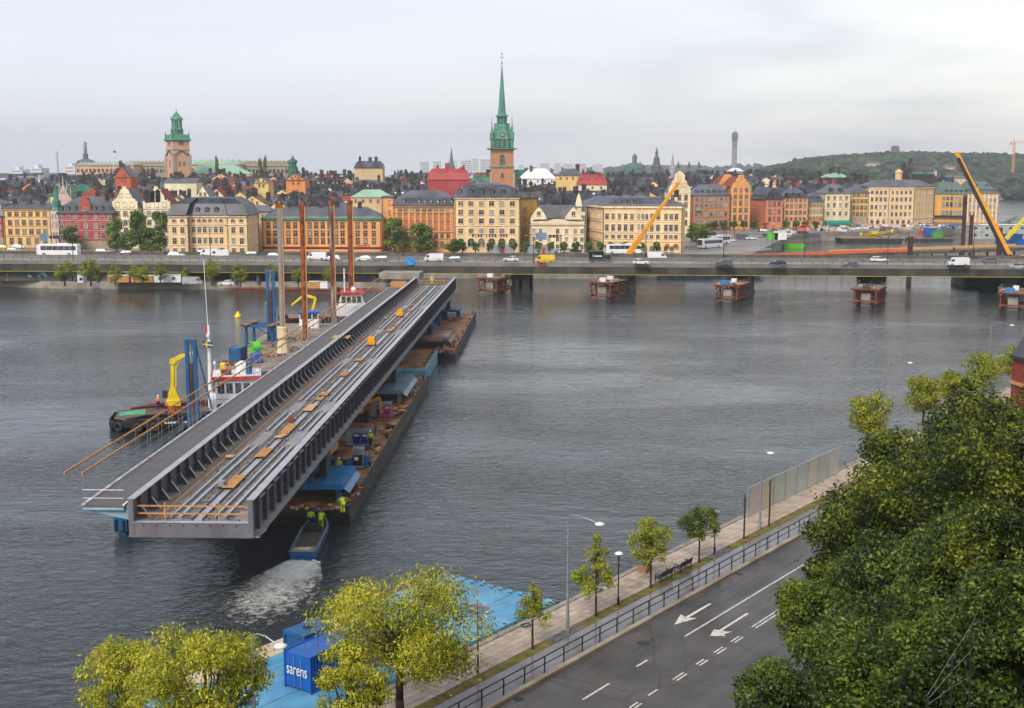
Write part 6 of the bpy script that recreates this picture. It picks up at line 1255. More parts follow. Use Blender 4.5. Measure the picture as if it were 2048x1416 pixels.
for k in range(18):      # weathered odd boards and crates left along the floor
    y_ = 9 + k * 9.6 + R.uniform(-2, 2); x_ = R.choice([-3.2, -2.4, .25, .25, 3.0, -.4]); t = thing('loose_board', 'small weathered board on the bridge floor, %s counted from the open end' % (ORD + ['fifteenth', 'sixteenth', 'seventeenth', 'eighteenth'])[k], 'board', G(x_, y_, ZF + .19), BA + R.uniform(-.25, .25), 'loose boards on the bridge floor'); L_ = R.uniform(.7, 1.9); wm_ = R.choice([M['wood'], M['rustdeck'], M['clip'], M['woodo']])
    for j in range(3): MB().box(-.36 + j * .24, -L_ / 2 + R.uniform(0, .2), 0, -.15 + j * .24, L_ / 2, .05).build('plank', wm_, t)
    if k % 3 == 0: MB().box(-.25, -.3, .05, .25, .3, .4).build('crate', M['rust'] if k % 2 else M['grey'], t)
for (px, py, lab) in ((800, 634, 'small orange work machine on the far half of the bridge floor'), (743, 692, 'small yellow work trolley in the middle of the bridge floor')):
    c = W(px, py, ZF); t = thing('work_trolley', lab, 'trolley', tuple(c), BA); MB().box(-.6, -.8, .3, .6, .8, .75).build('trolley_bed', M['craney'], t); MB().box(-.45, -.3, .75, .45, .6, 1.3).build('motor_box', M['craney'], t)
    for sx in (-.55, .55):
        for sy in (-.5, .5): MB().cyl((sx - .06, sy, .2), (sx + .06, sy, .2), .2, n=8).build('wheel', M['black'], t)
# plywood sheet on walkway
c = W(683, 674, WZ + .02); o_ = MB().box(-1.2, -1.4, 0, 1.2, 1.4, .06).build('plywood_sheet', M['wood'], loc=tuple(c), rz=BA); tag(o_, 'pale plywood sheet lying on the grey walkway', 'plywood')

# ================================================================ BARGES
def barge(label, x0, x1, y0, y1, zd, hullm, deckm, name='barge', bulwark=.35):
    """flat barge in bridge-local metres: raked hull, deck sheet, low bulwark"""
    t = thing(name, label, 'barge', tuple(BO), BA)
    b = MB(); b.raw([(x0, y0 + .9, -.5), (x1, y0 + .9, -.5), (x1, y1 - .9, -.5), (x0, y1 - .9, -.5), (x0, y0, zd - .5), (x1, y0, zd - .5), (x1, y1, zd - .5), (x0, y1, zd - .5), (x0, y0, zd), (x1, y0, zd), (x1, y1, zd), (x0, y1, zd)],
              [(3, 2, 1, 0), (0, 1, 5, 4), (1, 2, 6, 5), (2, 3, 7, 6), (3, 0, 4, 7), (4, 5, 9, 8), (5, 6, 10, 9), (6, 7, 11, 10), (7, 4, 8, 11), (8, 9, 10, 11)]); b.build('hull', hullm, t)
    MB().box(x0 + .1, y0 + .1, zd + .004, x1 - .1, y1 - .1, zd + .02).build('deck', deckm, t)
    if bulwark:
        MB().box(x1 - .09, y0 + .1, zd + .021, x1, y1 - .1, zd + bulwark).build('bulwark', hullm, t); MB().box(x0 + .3, y0 + .02, zd + .021, x1 - .1, y0 + .1, zd + bulwark * .6).build('bow_coaming', M['rust'], t)
    for k in range(6): MB().cyl((x1 - .5, y0 + 3 + k * (y1 - y0 - 6) / 5, zd), (x1 - .5, y0 + 3 + k * (y1 - y0 - 6) / 5, zd + .5), .13, n=8).build('bollard', M['dark'], t)
    return t
b1_ = barge('long rusty barge under the near half of the bridge', -9.5, 7.2, 24.5, 98.5, 1.6, M['hull'], M['rustdeck'])
# white draft letters on the side, weathered strokes
dl = MB()
for k in range(9): dl.box(7.21, 58 + k * 2.0, .45, 7.22, 58.4 + k * 2.0, 1.25); dl.box(7.21, 58 + k * 2.0, [.45, 1.1, .8][k % 3], 7.222, 59.3 + k * 2.0, [.6, 1.25, .95][k % 3]); dl.box(7.211, 59 + k * 2.0, .45, 7.221, 59.3 + k * 2.0, 1.0)
dl.build('hull_lettering', pm('worn_white', S((176, 164, 138)), rough=.8, col2=S((110, 100, 86)), vs=2), b1_)
b2_ = barge('pale blue pontoon barge between the two rusty barges', -9, 6.3, 103, 123, 2.1, M['cyan'], M['rustdeck'], 'pontoon_barge', 0)
for k in range(14): MB().box(6.305, 103.6 + k * 1.4, -.2, 6.36, 103.9 + k * 1.4, 2.0).build('side_rib', M['cyan'], b2_)
b3_ = barge('far rusty barge under the far end of the bridge', -9, 9.1, 126, 184, 1.5, M['hull'], M['rustdeck'])
# supports between barge and bridge
def trestle(label, y0, y1, x0, x1, zt, mat, z0=1.64, col=None):
    t = thing('support_trestle', label, 'support', G(0, 0, 0), BA, 'supports under the bridge section')
    MB().box(x0, y0, zt - .5, x1, y1, zt).build('top_beam', mat, t); MB().ext([(x1, y0 + .2, zt - .5), (x1 + .5, y0 + .2, zt - .9), (x1 + .5, y1 - .2, zt - .9), (x1, y1 - .2, zt - .5)], (0, 0, .06)).build('fascia', mat, t)
    for xx in (x0 + .5, x1 - .8):
        for yy in (y0 + .6, y1 - .9): MB().box(xx, yy, z0, xx + .5, yy + .5, zt - .5).build('leg', mat, t)
    MB().box(x1 - 3.2, y0 + .5, zt + .003, x1 - 2.9, y1 - .5, zt + .05).build('rust_strip', M['rust'], t)
    for sx in (-HWB + .2, HWB - .5): MB().box(sx - .35, (y0 + y1) / 2 - 1.2, zt, sx + .35, (y0 + y1) / 2 + 1.2, ZB - .62).build('bearing_stack', M['dark'], t)
    return t
trestle('bright blue support nearest the open bridge end', 26.5, 34.0, -6.5, 6.4, 3.3, pm('support_blue', S((32, 116, 172)), rough=.35, var=.15))
trestle('blue support with grey top in the middle of the near barge', 76, 90, -6.5, 6.0, 3.4, pm('support_blue_grey', S((90, 126, 146)), rough=.4, col2=S((120, 142, 150)), vs=.4))
trestle('blue-black support with rusty top on the far barge', 128, 139, -6.5, 7.6, 3.4, pm('support_rust_top', S((58, 66, 84)), rough=.6, col2=S((176, 130, 88)), vs=.3), 1.54)
trestle('small blue support at the far end of the far barge', 171, 176, -6.5, 6.5, 3.6, M['blue'], 1.54)
# equipment standing on the near barge
def loc2(px, py, z):
    c = W(px, py, z); v = c - BO; return v.x * math.cos(-BA) - v.y * math.sin(-BA), v.x * math.sin(-BA) + v.y * math.cos(-BA)
BD = 1.63
def powerpack(label, px, py, rz=0, s_=1):
    c = W(px, py, BD); t = thing('power_pack', label, 'power pack', tuple(c), BA + rz); t.scale = (s_, s_, s_)
    MB().box(-1.3, -.7, .12, 1.3, .7, 1.7).build('housing', M['grey'], t); MB().box(-1.38, -.78, 0, 1.38, .78, .12).build('skid', M['dark'], t); MB().box(-1.36, -.76, 1.7, 1.36, .76, 1.8).build('roof_panel', M['galv'], t)
    for x_ in (-.15, .75): MB().box(x_ - .4, -.74, .3, x_ + .4, -.7, 1.5).build('blue_door', paint('royal_blue', (24, 48, 150)), t); MB().box(x_ - .25, -.752, 1.15, x_ + .25, -.742, 1.35).build('label_plate', M['white'], t)
powerpack('grey power pack with two blue doors beside the walking worker', 718, 890); powerpack('second power pack with blue doors, farther along the near barge', 763, 833, .1)
c = W(717, 935, BD); t = thing('generator', 'upright grey generator cabinet on the near barge', 'generator', tuple(c), BA + .08); MB().box(-.6, -.8, .1, .6, .8, 2.1).build('cabinet', M['galv'], t); MB().box(-.5, -.83, .4, .5, -.8, 1.5).build('open_panel', M['black'], t); MB().box(-.35, -.85, .95, .05, -.832, 1.3).build('control_plate', M['white'], t); MB().box(.62, -.5, .3, 1.1, .4, 1.3).build('blue_tank', M['blue'], t); MB().box(-.66, -.86, 0, .66, .86, .1).build('skid', M['dark'], t)
c = W(655, 915, BD); t = thing('timber_stack', 'stack of fresh timber beams under the bridge edge', 'timber', (c.x, c.y, BD), BA - .05)
for k in range(4):
    for j in range(3): MB().box(-.6 + k * .31, -2.6 + R.uniform(0, .3), .5 + j * .31, -.32 + k * .31, 2.6, .79 + j * .31).build('beam', M['wood'], t)
for s_ in (-1.5, 1.5): MB().box(-.7, s_ - .15, 0, .7, s_ + .15, .5).build('bearer', M['dark'], t)
c = W(668, 945, BD); t = thing('winch_frame', 'open blue winch frame behind the bright blue support', 'winch', (c.x, c.y, BD), BA)
for sx in (-1.6, 1.6): MB().box(sx - .15, -1.2, 0, sx + .15, 1.2, 1.2).build('side_cheek', M['blue'], t)
MB().cyl((-1.4, 0, .7), (1.4, 0, .7), .45, n=12).build('drum', M['dark'], t); MB().box(-1.4, 1.0, .4, 1.4, 1.2, 1.1).build('back_plate', M['blue'], t)
c = W(728, 842, BD); t = thing('boom_lift', 'orange-yellow boom lift parked under the bridge edge', 'boom lift', (c.x, c.y, BD), BA + .2)
MB().box(-1.6, -.9, .5, .6, .9, 1.1).build('chassis', M['dark'], t); MB().box(-1.5, -.7, 1.1, -.1, .7, 2.0).build('counterweight', M['craney'], t); MB().bar((-.6, 0, 2.0), (2.0, .2, 2.8), .3, .35).build('boom', M['craney'], t); MB().bar((2.0, .2, 2.8), (2.2, .2, .9), .2, .22).build('jib', M['craney'], t)
bk = MB()
for q_ in ((2.0, -.7), (3.3, -.7), (2.0, .9), (3.3, .9)): bk.cyl((q_[0], q_[1], .3), (q_[0], q_[1], 1.5), .04, n=5)
for z_ in (.35, .9, 1.5): bk.tube([(2.0, -.7, z_), (3.3, -.7, z_), (3.3, .9, z_), (2.0, .9, z_), (2.0, -.7, z_)], .035, 5)
bk.build('basket', M['orange'], t)
for sx in (-1.2, .2):
    for sy in (-.85, .85): MB().cyl((sx, sy - .15, .45), (sx, sy + .15, .45), .45, n=12).build('wheel', M['black'], t)
c = W(738, 868, BD); t = thing('gangway', 'short gangway with blue mesh sides on the near barge', 'gangway', (c.x, c.y, BD), BA + .1); MB().box(-.75, -2.2, 0, .75, 2.2, .15).build('tread', M['galv'], t)
for sx in (-.78, .78):
    g_ = MB()
    for k in range(9): g_.cyl((sx, -2.1 + k * .525, .15), (sx, -2.1 + k * .525, 1.25), .025, n=4)
    for z_ in (.3, .75, 1.25): g_.cyl((sx, -2.2, z_), (sx, 2.2, z_), .03, n=4)
    for k in range(12): g_.box(sx - .01, -2.1 + k * .35, .2, sx + .01, -1.95 + k * .35, 1.2)
    g_.build('mesh_side', M['blue'], t)
# hoses, rubble and clutter heaps along the deck edge
heap_m = [M['rust'], M['dark'], M['wood'], M['redox'], M['grey']]
def heap(label, px, py, z, n, rx, ry, rz=BA, cat='clutter'):
    c = W(px, py, z); b = MB()
    for k in range(n):
        a, r_ = R.uniform(0, 6.28), R.random() ** .5; s_ = R.uniform(.08, .35); b.cb((rx * r_ * math.cos(a), ry * r_ * math.sin(a), s_ * .4 + R.uniform(0, .1)), (s_ * R.uniform(.6, 2.4), s_, s_ * .7), R.randint(0, 4), R.uniform(0, 3), R.uniform(-.3, .3))
    pts = [(rx * .7 * math.cos(k * .7) * R.uniform(.6, 1.1), ry * .7 * math.sin(k * .7) * R.uniform(.6, 1.1), .08) for k in range(22)]; b.tube(pts, .04, 4, 2)
    o = b.build('gear_heap', heap_m, loc=tuple(c), rz=rz); tag(o, label, cat, 'gear heaps on the barges', 'stuff')
for k, (px, py, lab, rx, ry) in enumerate(((700, 990, 'hoses and rusty gear beside the bright blue support', .9, 4), (742, 905, 'dark gear along the barge edge behind the walking worker', .7, 4), (775, 860, 'hoses on the barge edge near the second power pack', .7, 3.5), (800, 820, 'rubbish and rope at the middle of the barge edge', 1.0, 5), (820, 785, 'gear heap at the far corner of the near barge', 1.2, 4), (640, 1018, 'hose tangle at the bow of the near barge', 2.6, .7))): heap(lab, px, py, BD, 46, rx, ry)
heap('rope and timber heap on the near corner of the far barge', 882, 700, 1.54, 60, 1.1, 5); heap('rusty gear along the edge of the far barge', 900, 665, 1.54, 60, 1.0, 6); heap('gear at the far tip of the far barge', 908, 640, 1.54, 40, 1.2, 4)
for k, (px, py, lab) in enumerate(((860, 667, 'blue hydraulic unit with white roof on the far barge'), (870, 650, 'blue pump unit behind it on the far barge'), (884, 634, 'small blue unit near the far barge tip'))):
    c = W(px, py, 1.54); t = thing('hydraulic_unit', lab, 'power pack', (c.x, c.y, 1.54), BA + R.uniform(-.2, .2), 'blue units on the far barge'); MB().box(-1.1, -1.3, .15, 1.1, 1.3, 1.6).build('housing', M['blue'], t); MB().box(-1.2, -1.4, 1.6, .6, 1.4, 1.75).build('roof_panel', M['white'] if k == 0 else M['blue'], t); MB().box(-1.15, -1.35, 0, 1.15, 1.35, .15).build('skid', M['dark'], t); MB().cyl((.7, 0, 1.6), (.7, 0, 2.3), .12, n=8).build('exhaust', M['dark'], t)
c = W(878, 622, 1.54); t = thing('red_winch', 'red winch at the tip of the far barge', 'winch', (c.x, c.y, 1.54), BA); MB().box(-1.6, -.6, 0, 1.6, .6, .3).build('bed', M['red'], t); MB().cyl((-1, 0, .8), (1, 0, .8), .5, n=12).build('drum', M['redox'], t); MB().box(-1.3, -.5, .3, -1.05, .5, 1.4).build('cheek', M['red'], t); MB().box(1.05, -.5, .3, 1.3, .5, 1.4).build('cheek', M['red'], t)

# ================================================================ PEOPLE: one skinned body each, clothing as children
def person(label, loc, rz, jacket, trousers, helmet, pose='stand', group='workers'):
    """continuous body grown over a posed skeleton, with helmet and hi-vis clothing as separate shells"""
    t = thing('person', label, 'person', loc, rz, group)
    J = {'pel': (0, 0, .95), 'spine': (0, 0, 1.18), 'chest': (0, 0, 1.38), 'neck': (0, 0, 1.52), 'head': (0, -.02, 1.60), 'top': (0, -.02, 1.74),
         'lh': (-.1, 0, .92), 'rh': (.1, 0, .92), 'lk': (-.11, -.04, .5), 'rk': (.11, -.04, .5), 'la': (-.12, .02, .09), 'ra': (.12, .02, .09), 'lt': (-.13, -.15, .04), 'rt': (.13, -.15, .04),
         'ls': (-.2, 0, 1.42), 'rs': (.2, 0, 1.42), 'le': (-.29, .02, 1.14), 're': (.29, .02, 1.14), 'lw': (-.29, -.1, .9), 'rw': (.29, -.1, .9), 'lf': (-.28, -.16, .8), 'rf': (.28, -.16, .8)}
    if pose == 'walk': J.update(lk=(-.1, -.22, .52), la=(-.1, -.18, .1), lt=(-.1, -.36, .06), rk=(.1, .06, .5), ra=(.1, .32, .14), rt=(.1, .2, .04), le=(-.28, .14, 1.16), lw=(-.27, .06, .92), lf=(-.27, 0, .84), re=(.28, -.14, 1.16), rw=(.26, -.32, 1.0), rf=(.25, -.4, .96))
    if pose == 'bend':
        for k_ in ('spine', 'chest', 'neck', 'head', 'top', 'ls', 'rs'):
            x_, y_, z_ = J[k_]; q_ = (z_ - .95); J[k_] = (x_, y_ - q_ * .62, .95 + q_ * .75)
        J.update(le=(-.27, -.42, .98), re=(.27, -.42, .98), lw=(-.2, -.52, .76), rw=(.2, -.52, .76), lf=(-.18, -.58, .68), rf=(.18, -.58, .68), lk=(-.12, -.14, .52), rk=(.12, -.1, .52))
    if pose == 'sit': J.update(lk=(-.14, -.42, .88), rk=(.14, -.42, .88), la=(-.14, -.44, .45), ra=(.14, -.44, .45), lt=(-.14, -.6, .4), rt=(.14, -.6, .4), le=(-.28, -.1, 1.14), re=(.28, -.1, 1.14), lw=(-.22, -.34, 1.06), rw=(.22, -.34, 1.06), lf=(-.2, -.43, 1.04), rf=(.2, -.43, 1.04))
    rd = dict(pel=.145, spine=.135, chest=.155, neck=.06, head=.095, top=.08, lh=.1, rh=.1, lk=.07, rk=.07, la=.05, ra=.05, lt=.045, rt=.045, ls=.075, rs=.075, le=.05, re=.05, lw=.036, rw=.036, lf=.03, rf=.03)
    E_ = [('pel', 'spine'), ('spine', 'chest'), ('chest', 'neck'), ('neck', 'head'), ('head', 'top'), ('pel', 'lh'), ('pel', 'rh'), ('lh', 'lk'), ('rh', 'rk'), ('lk', 'la'), ('rk', 'ra'), ('la', 'lt'), ('ra', 'rt'), ('chest', 'ls'), ('chest', 'rs'), ('ls', 'le'), ('rs', 're'), ('le', 'lw'), ('re', 'rw'), ('lw', 'lf'), ('rw', 'rf')]
    def skin(names, nm, mat, grow=0.0, root='pel'):
        ks = [k_ for k_ in J if k_ in names]; me = bpy.data.meshes.new(nm); me.from_pydata([J[k_] for k_ in ks], [(ks.index(a), ks.index(b)) for a, b in E_ if a in names and b in names], [])
        me.materials.append(mat); o = bpy.data.objects.new(nm, me); COL.objects.link(o); o.parent = t; md = o.modifiers.new('skin', 'SKIN'); md.use_smooth_shade = True
        for k_, sv in zip(ks, me.skin_vertices[0].data): r_ = rd[k_] + grow; sv.radius = (r_, r_); sv.use_root = (k_ == root)
        s2 = o.modifiers.new('sub', 'SUBSURF'); s2.levels = s2.render_levels = 1; return o
    body = skin(set(J), 'body', M['skin'])
    skin({'spine', 'chest', 'ls', 'rs', 'le', 're', 'lw', 'rw', 'pel'}, 'jacket', jacket, .028, 'spine'); skin({'pel', 'lh', 'rh', 'lk', 'rk', 'la', 'ra'}, 'trousers', trousers, .024)
    hd = Vector(J['top']); MB().lathe([(.15, -.08), (.135, -.03), (.12, .05), (.07, .1), (.01, .12)], tuple(hd + Vector((0, 0, .0))), 10).build('helmet', helmet, t, smooth=True)
    fc_ = Vector(J['head']); MB().box(-.05, -.115, .03, -.025, -.09, .045).box(.025, -.115, .03, .05, -.09, .045).box(-.035, -.11, -.045, .035, -.09, -.035).build('face_features', M['black'], t, tuple(fc_)); MB().ext([(-.012, -.09, .02), (.012, -.09, .02), (0, -.09, -.02)], (0, -.035, -.01)).build('nose', M['skin'], t, tuple(fc_))
    for sx in (-1, 1): MB().box(-.06, -.18, 0, .06, .08, .09).build('boot', M['black'], t, (J['la' if sx < 0 else 'ra'][0], J['la' if sx < 0 else 'ra'][1], J['la' if sx < 0 else 'ra'][2] - .09))
    for w_, f_, sx in (('lw', 'lf', -1), ('rw', 'rf', 1)):
        d_ = (Vector(J[f_]) - Vector(J[w_])).normalized(); p_ = Vector(J[f_]); hb = MB(); sd_ = d_.cross(Vector((0, 1, .3))).normalized()
        for k in range(4): hb.tube([p_ + sd_ * (k - 1.5) * .019, p_ + sd_ * (k - 1.5) * .02 + d_ * (.055 - .006 * abs(k - 1)), p_ + sd_ * (k - 1.5) * .019 + d_ * .085 + Vector((0, -.02, 0))], [.010, .009, .007], 5)
        hb.tube([p_ - d_ * .03 + sd_ * .03 * sx, p_ + d_ * .02 + sd_ * .055 * sx], [.011, .009], 5); hb.build('fingers', M['skin'], t)
    return t
HV = M['hivis']
person('worker in yellow vest and navy trousers walking beside the power pack', W(741, 893, BD), .3, HV, M['navy'], M['white'], 'walk')
person('worker in full yellow suit bending over hoses at the barge bow', W(686, 1027, BD), rad(200), HV, HV, M['navy'], 'bend')
person('worker in yellow vest and white helmet behind the bright blue support', W(678, 950, BD), rad(180), HV, M['red'], M['white'], 'stand')
person('worker in yellow vest at the far end of the bridge floor', W(864, 569, ZF), 0, HV, HV, M['white'], 'stand')
# ================================================================ SMALL BLUE WORKBOAT WITH CREW AND WAKE
c0, c1 = W(606, 1112, .4), W(637, 1052, .4); ax = (c1 - c0); SBA = math.atan2(ax.y, ax.x) - math.pi / 2; SL_ = ax.length + .4
t = thing('workboat', 'small blue open workboat pushing at the barge bow', 'boat', (c0.x, c0.y, 0), SBA)
def hull_sections(secs, mat, nm, par, cap=True):
    """loft of cross-sections [(y, [(x,z)...])]"""
    b = MB(); n = len(secs[0][1]); a = [(x_, y_, z_) for y_, pr in secs for x_, z_ in pr]; fs = [(j * n + i, j * n + i + 1, (j + 1) * n + i + 1, (j + 1) * n + i) for j in range(len(secs) - 1) for i in range(n - 1)]
    if cap: fs += [tuple(range(n)), tuple(range((len(secs) - 1) * n, len(secs) * n))]
    b.raw(a, fs); return b.build(nm, mat, par)
def sec(w, zt, zb=-.3): return [(-w, zt), (-w * .96, zt * .4), (-w * .7, zb), (w * .7, zb), (w * .96, zt * .4), (w, zt)]
hull_sections([(0, sec(1.15, .75)), (SL_ * .4, sec(1.25, .75)), (SL_ * .75, sec(1.2, .85)), (SL_ * .93, sec(.95, .95, .1)), (SL_, sec(.7, 1.0, .35))], M['blue'], 'hull', t)
MB().ext([(-1.0, .3, .52), (1.0, .3, .52), (1.1, SL_ * .7, .52), (.8, SL_ * .95, .52), (-.8, SL_ * .95, .52), (-1.1, SL_ * .7, .52)], (0, 0, .05)).build('sole', pm('dirty_boat_sole', S((92, 86, 70)), rough=.8, var=.3, vs=2), t)
for sx in (-1, 1):
    MB().ext([(sx * 1.18, 0, .75), (sx * .9, 0, .75), (sx * .98, SL_ * .75, .86), (sx * .62, SL_ * .97, 1.0), (sx * .72, SL_, 1.02), (sx * 1.22, SL_ * .75, .86)], (0, 0, .07)).build('gunwale', pm('grey_gunwale', S((128, 122, 112)), rough=.7, col2=S((60, 108, 150)), vs=1.5), t)
MB().box(-1.05, .05, .6, 1.05, 1.3, .8).build('stern_deck', pm('worn_pale_deck', S((170, 160, 138)), rough=.8, var=.2, vs=2), t); MB().box(-.5, .4, .8, .5, .9, .86).build('hatch', M['offwhite'], t)
MB().box(-.6, SL_ * .68, .57, .6, SL_ * .74, 1.25).build('console', M['dark'], t); MB().tube([(-.5, SL_ * .98, 1.0), (-.5, SL_ * .98, 1.7), (.5, SL_ * .98, 1.7), (.5, SL_ * .98, 1.0)], .04, 6).build('push_frame', M['blue'], t); MB().box(-.7, -.25, -.2, .7, -.02, .3).build('transom', M['blue'], t)
def onboat(x, y): M3 = Matrix.Rotation(SBA, 3, 'Z'); v = M3 @ Vector((x, y, 0)); return (c0.x + v.x, c0.y + v.y, .57)
person('crew member in yellow jacket standing on the port side of the small workboat', onboat(-.45, SL_ * .82), SBA + math.pi, HV, M['navy'], M['navy'], 'stand', 'boat crew'); person('crew member in yellow jacket standing on the starboard side of the small workboat', onboat(.45, SL_ * .80), SBA + math.pi, HV, HV, M['blue'], 'bend', 'boat crew')
# wake: churned water as real lumps of foam on a low swell, denser near the stern
def foam_mat():
    m = bpy.data.materials.new('foam'); m.use_nodes = True; tt_ = m.node_tree; b = tt_.nodes['Principled BSDF']; g = tt_.nodes.new('ShaderNodeNewGeometry')
    n = tt_.nodes.new('ShaderNodeTexNoise'); n.inputs['Scale'].default_value = 1.5; n.inputs['Detail'].default_value = 10; n.inputs['Roughness'].default_value = .68; n.inputs['Distortion'].default_value = 1.2; tt_.links.new(g.outputs['Position'], n.inputs['Vector'])
    at = tt_.nodes.new('ShaderNodeAttribute'); at.attribute_name = 'dens'; ad = tt_.nodes.new('ShaderNodeMath'); ad.operation = 'ADD'; tt_.links.new(n.outputs['Fac'], ad.inputs[0]); tt_.links.new(at.outputs['Fac'], ad.inputs[1])
    r = tt_.nodes.new('ShaderNodeValToRGB'); e = r.color_ramp.elements; e[0].position = .5; e[0].color = (0, 0, 0, 1); e[1].position = .86; e[1].color = (1, 1, 1, 1); tt_.links.new(ad.outputs[0], r.inputs[0])
    b.inputs['Base Color'].default_value = (.92, .93, .87, 1); b.inputs['Roughness'].default_value = .6; tt_.links.new(r.outputs[0], b.inputs['Alpha'])
    bp_ = tt_.nodes.new('ShaderNodeBump'); bp_.inputs['Strength'].default_value = .8; bp_.inputs['Distance'].default_value = .25; tt_.links.new(n.outputs['Fac'], bp_.inputs['Height']); tt_.links.new(bp_.outputs[0], b.inputs['Normal']); return m
A_, B_ = W(608, 1122, 0), W(500, 1238, 0); ax = B_ - A_; L_ = ax.length; ax.normalize(); sd_ = Vector((ax.y, -ax.x, 0))
if sd_.x < 0: sd_ = -sd_
nu, nv = 60, 40; U, V = np.meshgrid(np.linspace(0, 1, nu), np.linspace(-1, 1, nv)); wd2 = 1.4 + 5.0 * U
X = A_.x + ax.x * L_ * 1.15 * U + sd_.x * wd2 * V; Y = A_.y + ax.y * L_ * 1.15 * U + sd_.y * wd2 * V
amp = np.clip(1 - U, .1, 1) * (1 - V ** 2); Z = .03 + amp * (.10 + .12 * np.sin(X * 5 + Y * 3) * np.sin(Y * 6 - X * 2) + .07 * np.sin(X * 11) * np.sin(Y * 9))
me = grid_mesh('wake', X, Y, np.maximum(Z, .012)); at = me.attributes.new('dens', 'FLOAT', 'POINT'); at.data.foreach_set('value', (.60 * (1 - U) ** 1.1 - .34 * np.abs(V) ** 1.6 - .04).astype(np.float32).ravel())
me.materials.append(foam_mat()); me.polygons.foreach_set('use_smooth', [True] * len(me.polygons)); o_ = put('wake_foam', me); tag(o_, 'white churned wake behind the small blue workboat', 'foam', kind='stuff')

# ================================================================ CRAFT ON THE WEST SIDE
# blue boat bow peeping out under the bridge end
c = W(243, 1062, 0); t = thing('blue_tug', 'blue boat with pale deck half hidden under the walkway end', 'boat', (c.x + 1.2, c.y + 1.0, 0), rad(-20))
hull_sections([(-2.2, sec(.5, 1.3)), (-1.4, sec(1.2, 1.2)), (1, sec(1.5, 1.1)), (6, sec(1.5, 1.1))], M['blue'], 'hull', t); MB().ext([(-.9, -1.3, 1.12), (.9, -1.3, 1.12), (1.3, 1, 1.12), (1.3, 6, 1.12), (-1.3, 6, 1.12), (-1.3, 1, 1.12)], (0, 0, .08)).build('deck', M['bluel'], t); MB().box(-.7, -2.5, .4, .7, -1.7, 1.6).build('push_bow', M['blue'], t); MB().box(-.35, .8, 1.2, .45, 1.6, 1.5).build('deck_gear', M['white'], t)
for sx in (-.4, .4): MB().cyl((sx, -2.55, .3), (sx, -2.55, 1.4), .14, n=8).build('fender', M['black'], t)
# tug with yellow deck crane
TA = rad(12); c = W(212, 868, 0); TO = Vector((c.x, c.y + 4.0, 0))
def T(x, y, z=0.0): return Vector((TO.x + x * math.cos(TA) - y * math.sin(TA), TO.y + x * math.sin(TA) + y * math.cos(TA), z))
t = thing('tug_with_crane', 'black workboat with tyre fenders, white wheelhouse and green deck patch', 'workboat', tuple(TO), TA - math.pi / 2)
# local Y runs along the hull (stern at 0, wheelhouse ahead)
hull_sections([(-.4, sec(2.4, 1.5, .2)), (.8, sec(3.6, 1.5)), (3, sec(4.1, 1.5)), (16, sec(4.1, 1.7)), (20, sec(3.2, 2.1)), (23, sec(1.0, 2.6))], pm('black_hull', S((42, 43, 48)), rough=.5, var=.25, vs=.6), 'hull', t)
MB().ext([(-2.2, 0, 1.5), (2.2, 0, 1.5), (3.7, 1.5, 1.52), (3.95, 4, 1.52), (3.95, 16, 1.68), (-3.95, 16, 1.68), (-3.95, 4, 1.52), (-3.7, 1.5, 1.52)], (0, 0, .05)).build('deck', pm('tug_deck', S((98, 84, 68)), rough=.7, var=.25, vs=.8), t)
MB().ext([(-2.0, .3, 1.58), (.6, .5, 1.58), (.2, 3.6, 1.6), (-3.2, 3.4, 1.6)], (0, 0, .015)).build('green_mat', paint('green_mat', (90, 168, 130)), t)
for sx in (-1, 1):
    MB().ext([(sx * 3.7, 1.5, 1.55), (sx * 4.0, 4, 1.55), (sx * 4.05, 16, 1.72), (sx * 4.05, 16, 2.5), (sx * 4.0, 4, 2.2), (sx * 3.7, 1.5, 1.75)], (-sx * .12, 0, 0)).build('bulwark', pm('maroon_bulwark', S((96, 34, 34)), rough=.6) if sx < 0 else MATS['black_hull'], t)
tyre = MB().lathe([(.42, -.16), (.62, -.1), (.66, 0), (.62, .1), (.42, .16), (.3, .1), (.3, -.1)], (0, 0, 0), 14).mesh('tyre_fender', M['black'])
for k, (x_, y_, rz_) in enumerate(((2.2, -.3, .4), (1.0, -.55, .1), (-.4, -.6, 0), (-1.7, -.45, -.2), (3.4, .6, 1.0), (4.3, 3, 1.57), (4.35, 5, 1.57), (4.35, 8, 1.57), (4.35, 10, 1.57), (4.35, 13, 1.57), (4.35, 16, 1.57))):
    o_ = put('tyre_fender', tyre, t, (x_, y_, .7)); o_.rotation_euler = (math.pi / 2, 0, rz_)
b = MB()
for k, w_ in enumerate((.2, .25, .2, .3, .2, .25, .2, .25, .2)): b.box(4.13, 6.2 + k * .34, 1.02, 4.15, 6.2 + k * .34 + w_, 1.25)
b.build('name_lettering', M['white'], t)
MB().box(-2.6, 11.6, 1.7, 2.6, 17.5, 3.6).build('deckhouse', M['white'], t); MB().box(-2.7, 12.4, 3.62, 2.7, 17.8, 6.0).build('wheelhouse', M['white'], t); MB().box(-3.0, 12.0, 6.0, 3.0, 18.2, 6.45).build('red_roof_band', M['red'], t); MB().box(-2.9, 12.1, 6.452, 2.9, 18.1, 6.5).build('roof_top', M['white'], t)
for k in range(5): MB().box(2.71, 12.7 + k * 1.05, 4.3, 2.74, 13.5 + k * 1.05, 5.6).build('window', M['glass'], t)
for k in range(4): MB().box(-2.2 + k * 1.2, 12.36, 4.3, -1.3 + k * 1.2, 12.39, 5.6).build('window', M['glass'], t)
for k in range(3): MB().box(2.61, 12.5 + k * 1.6, 2.2, 2.63, 13.2 + k * 1.6, 3.0).build('porthole', M['glass'], t)
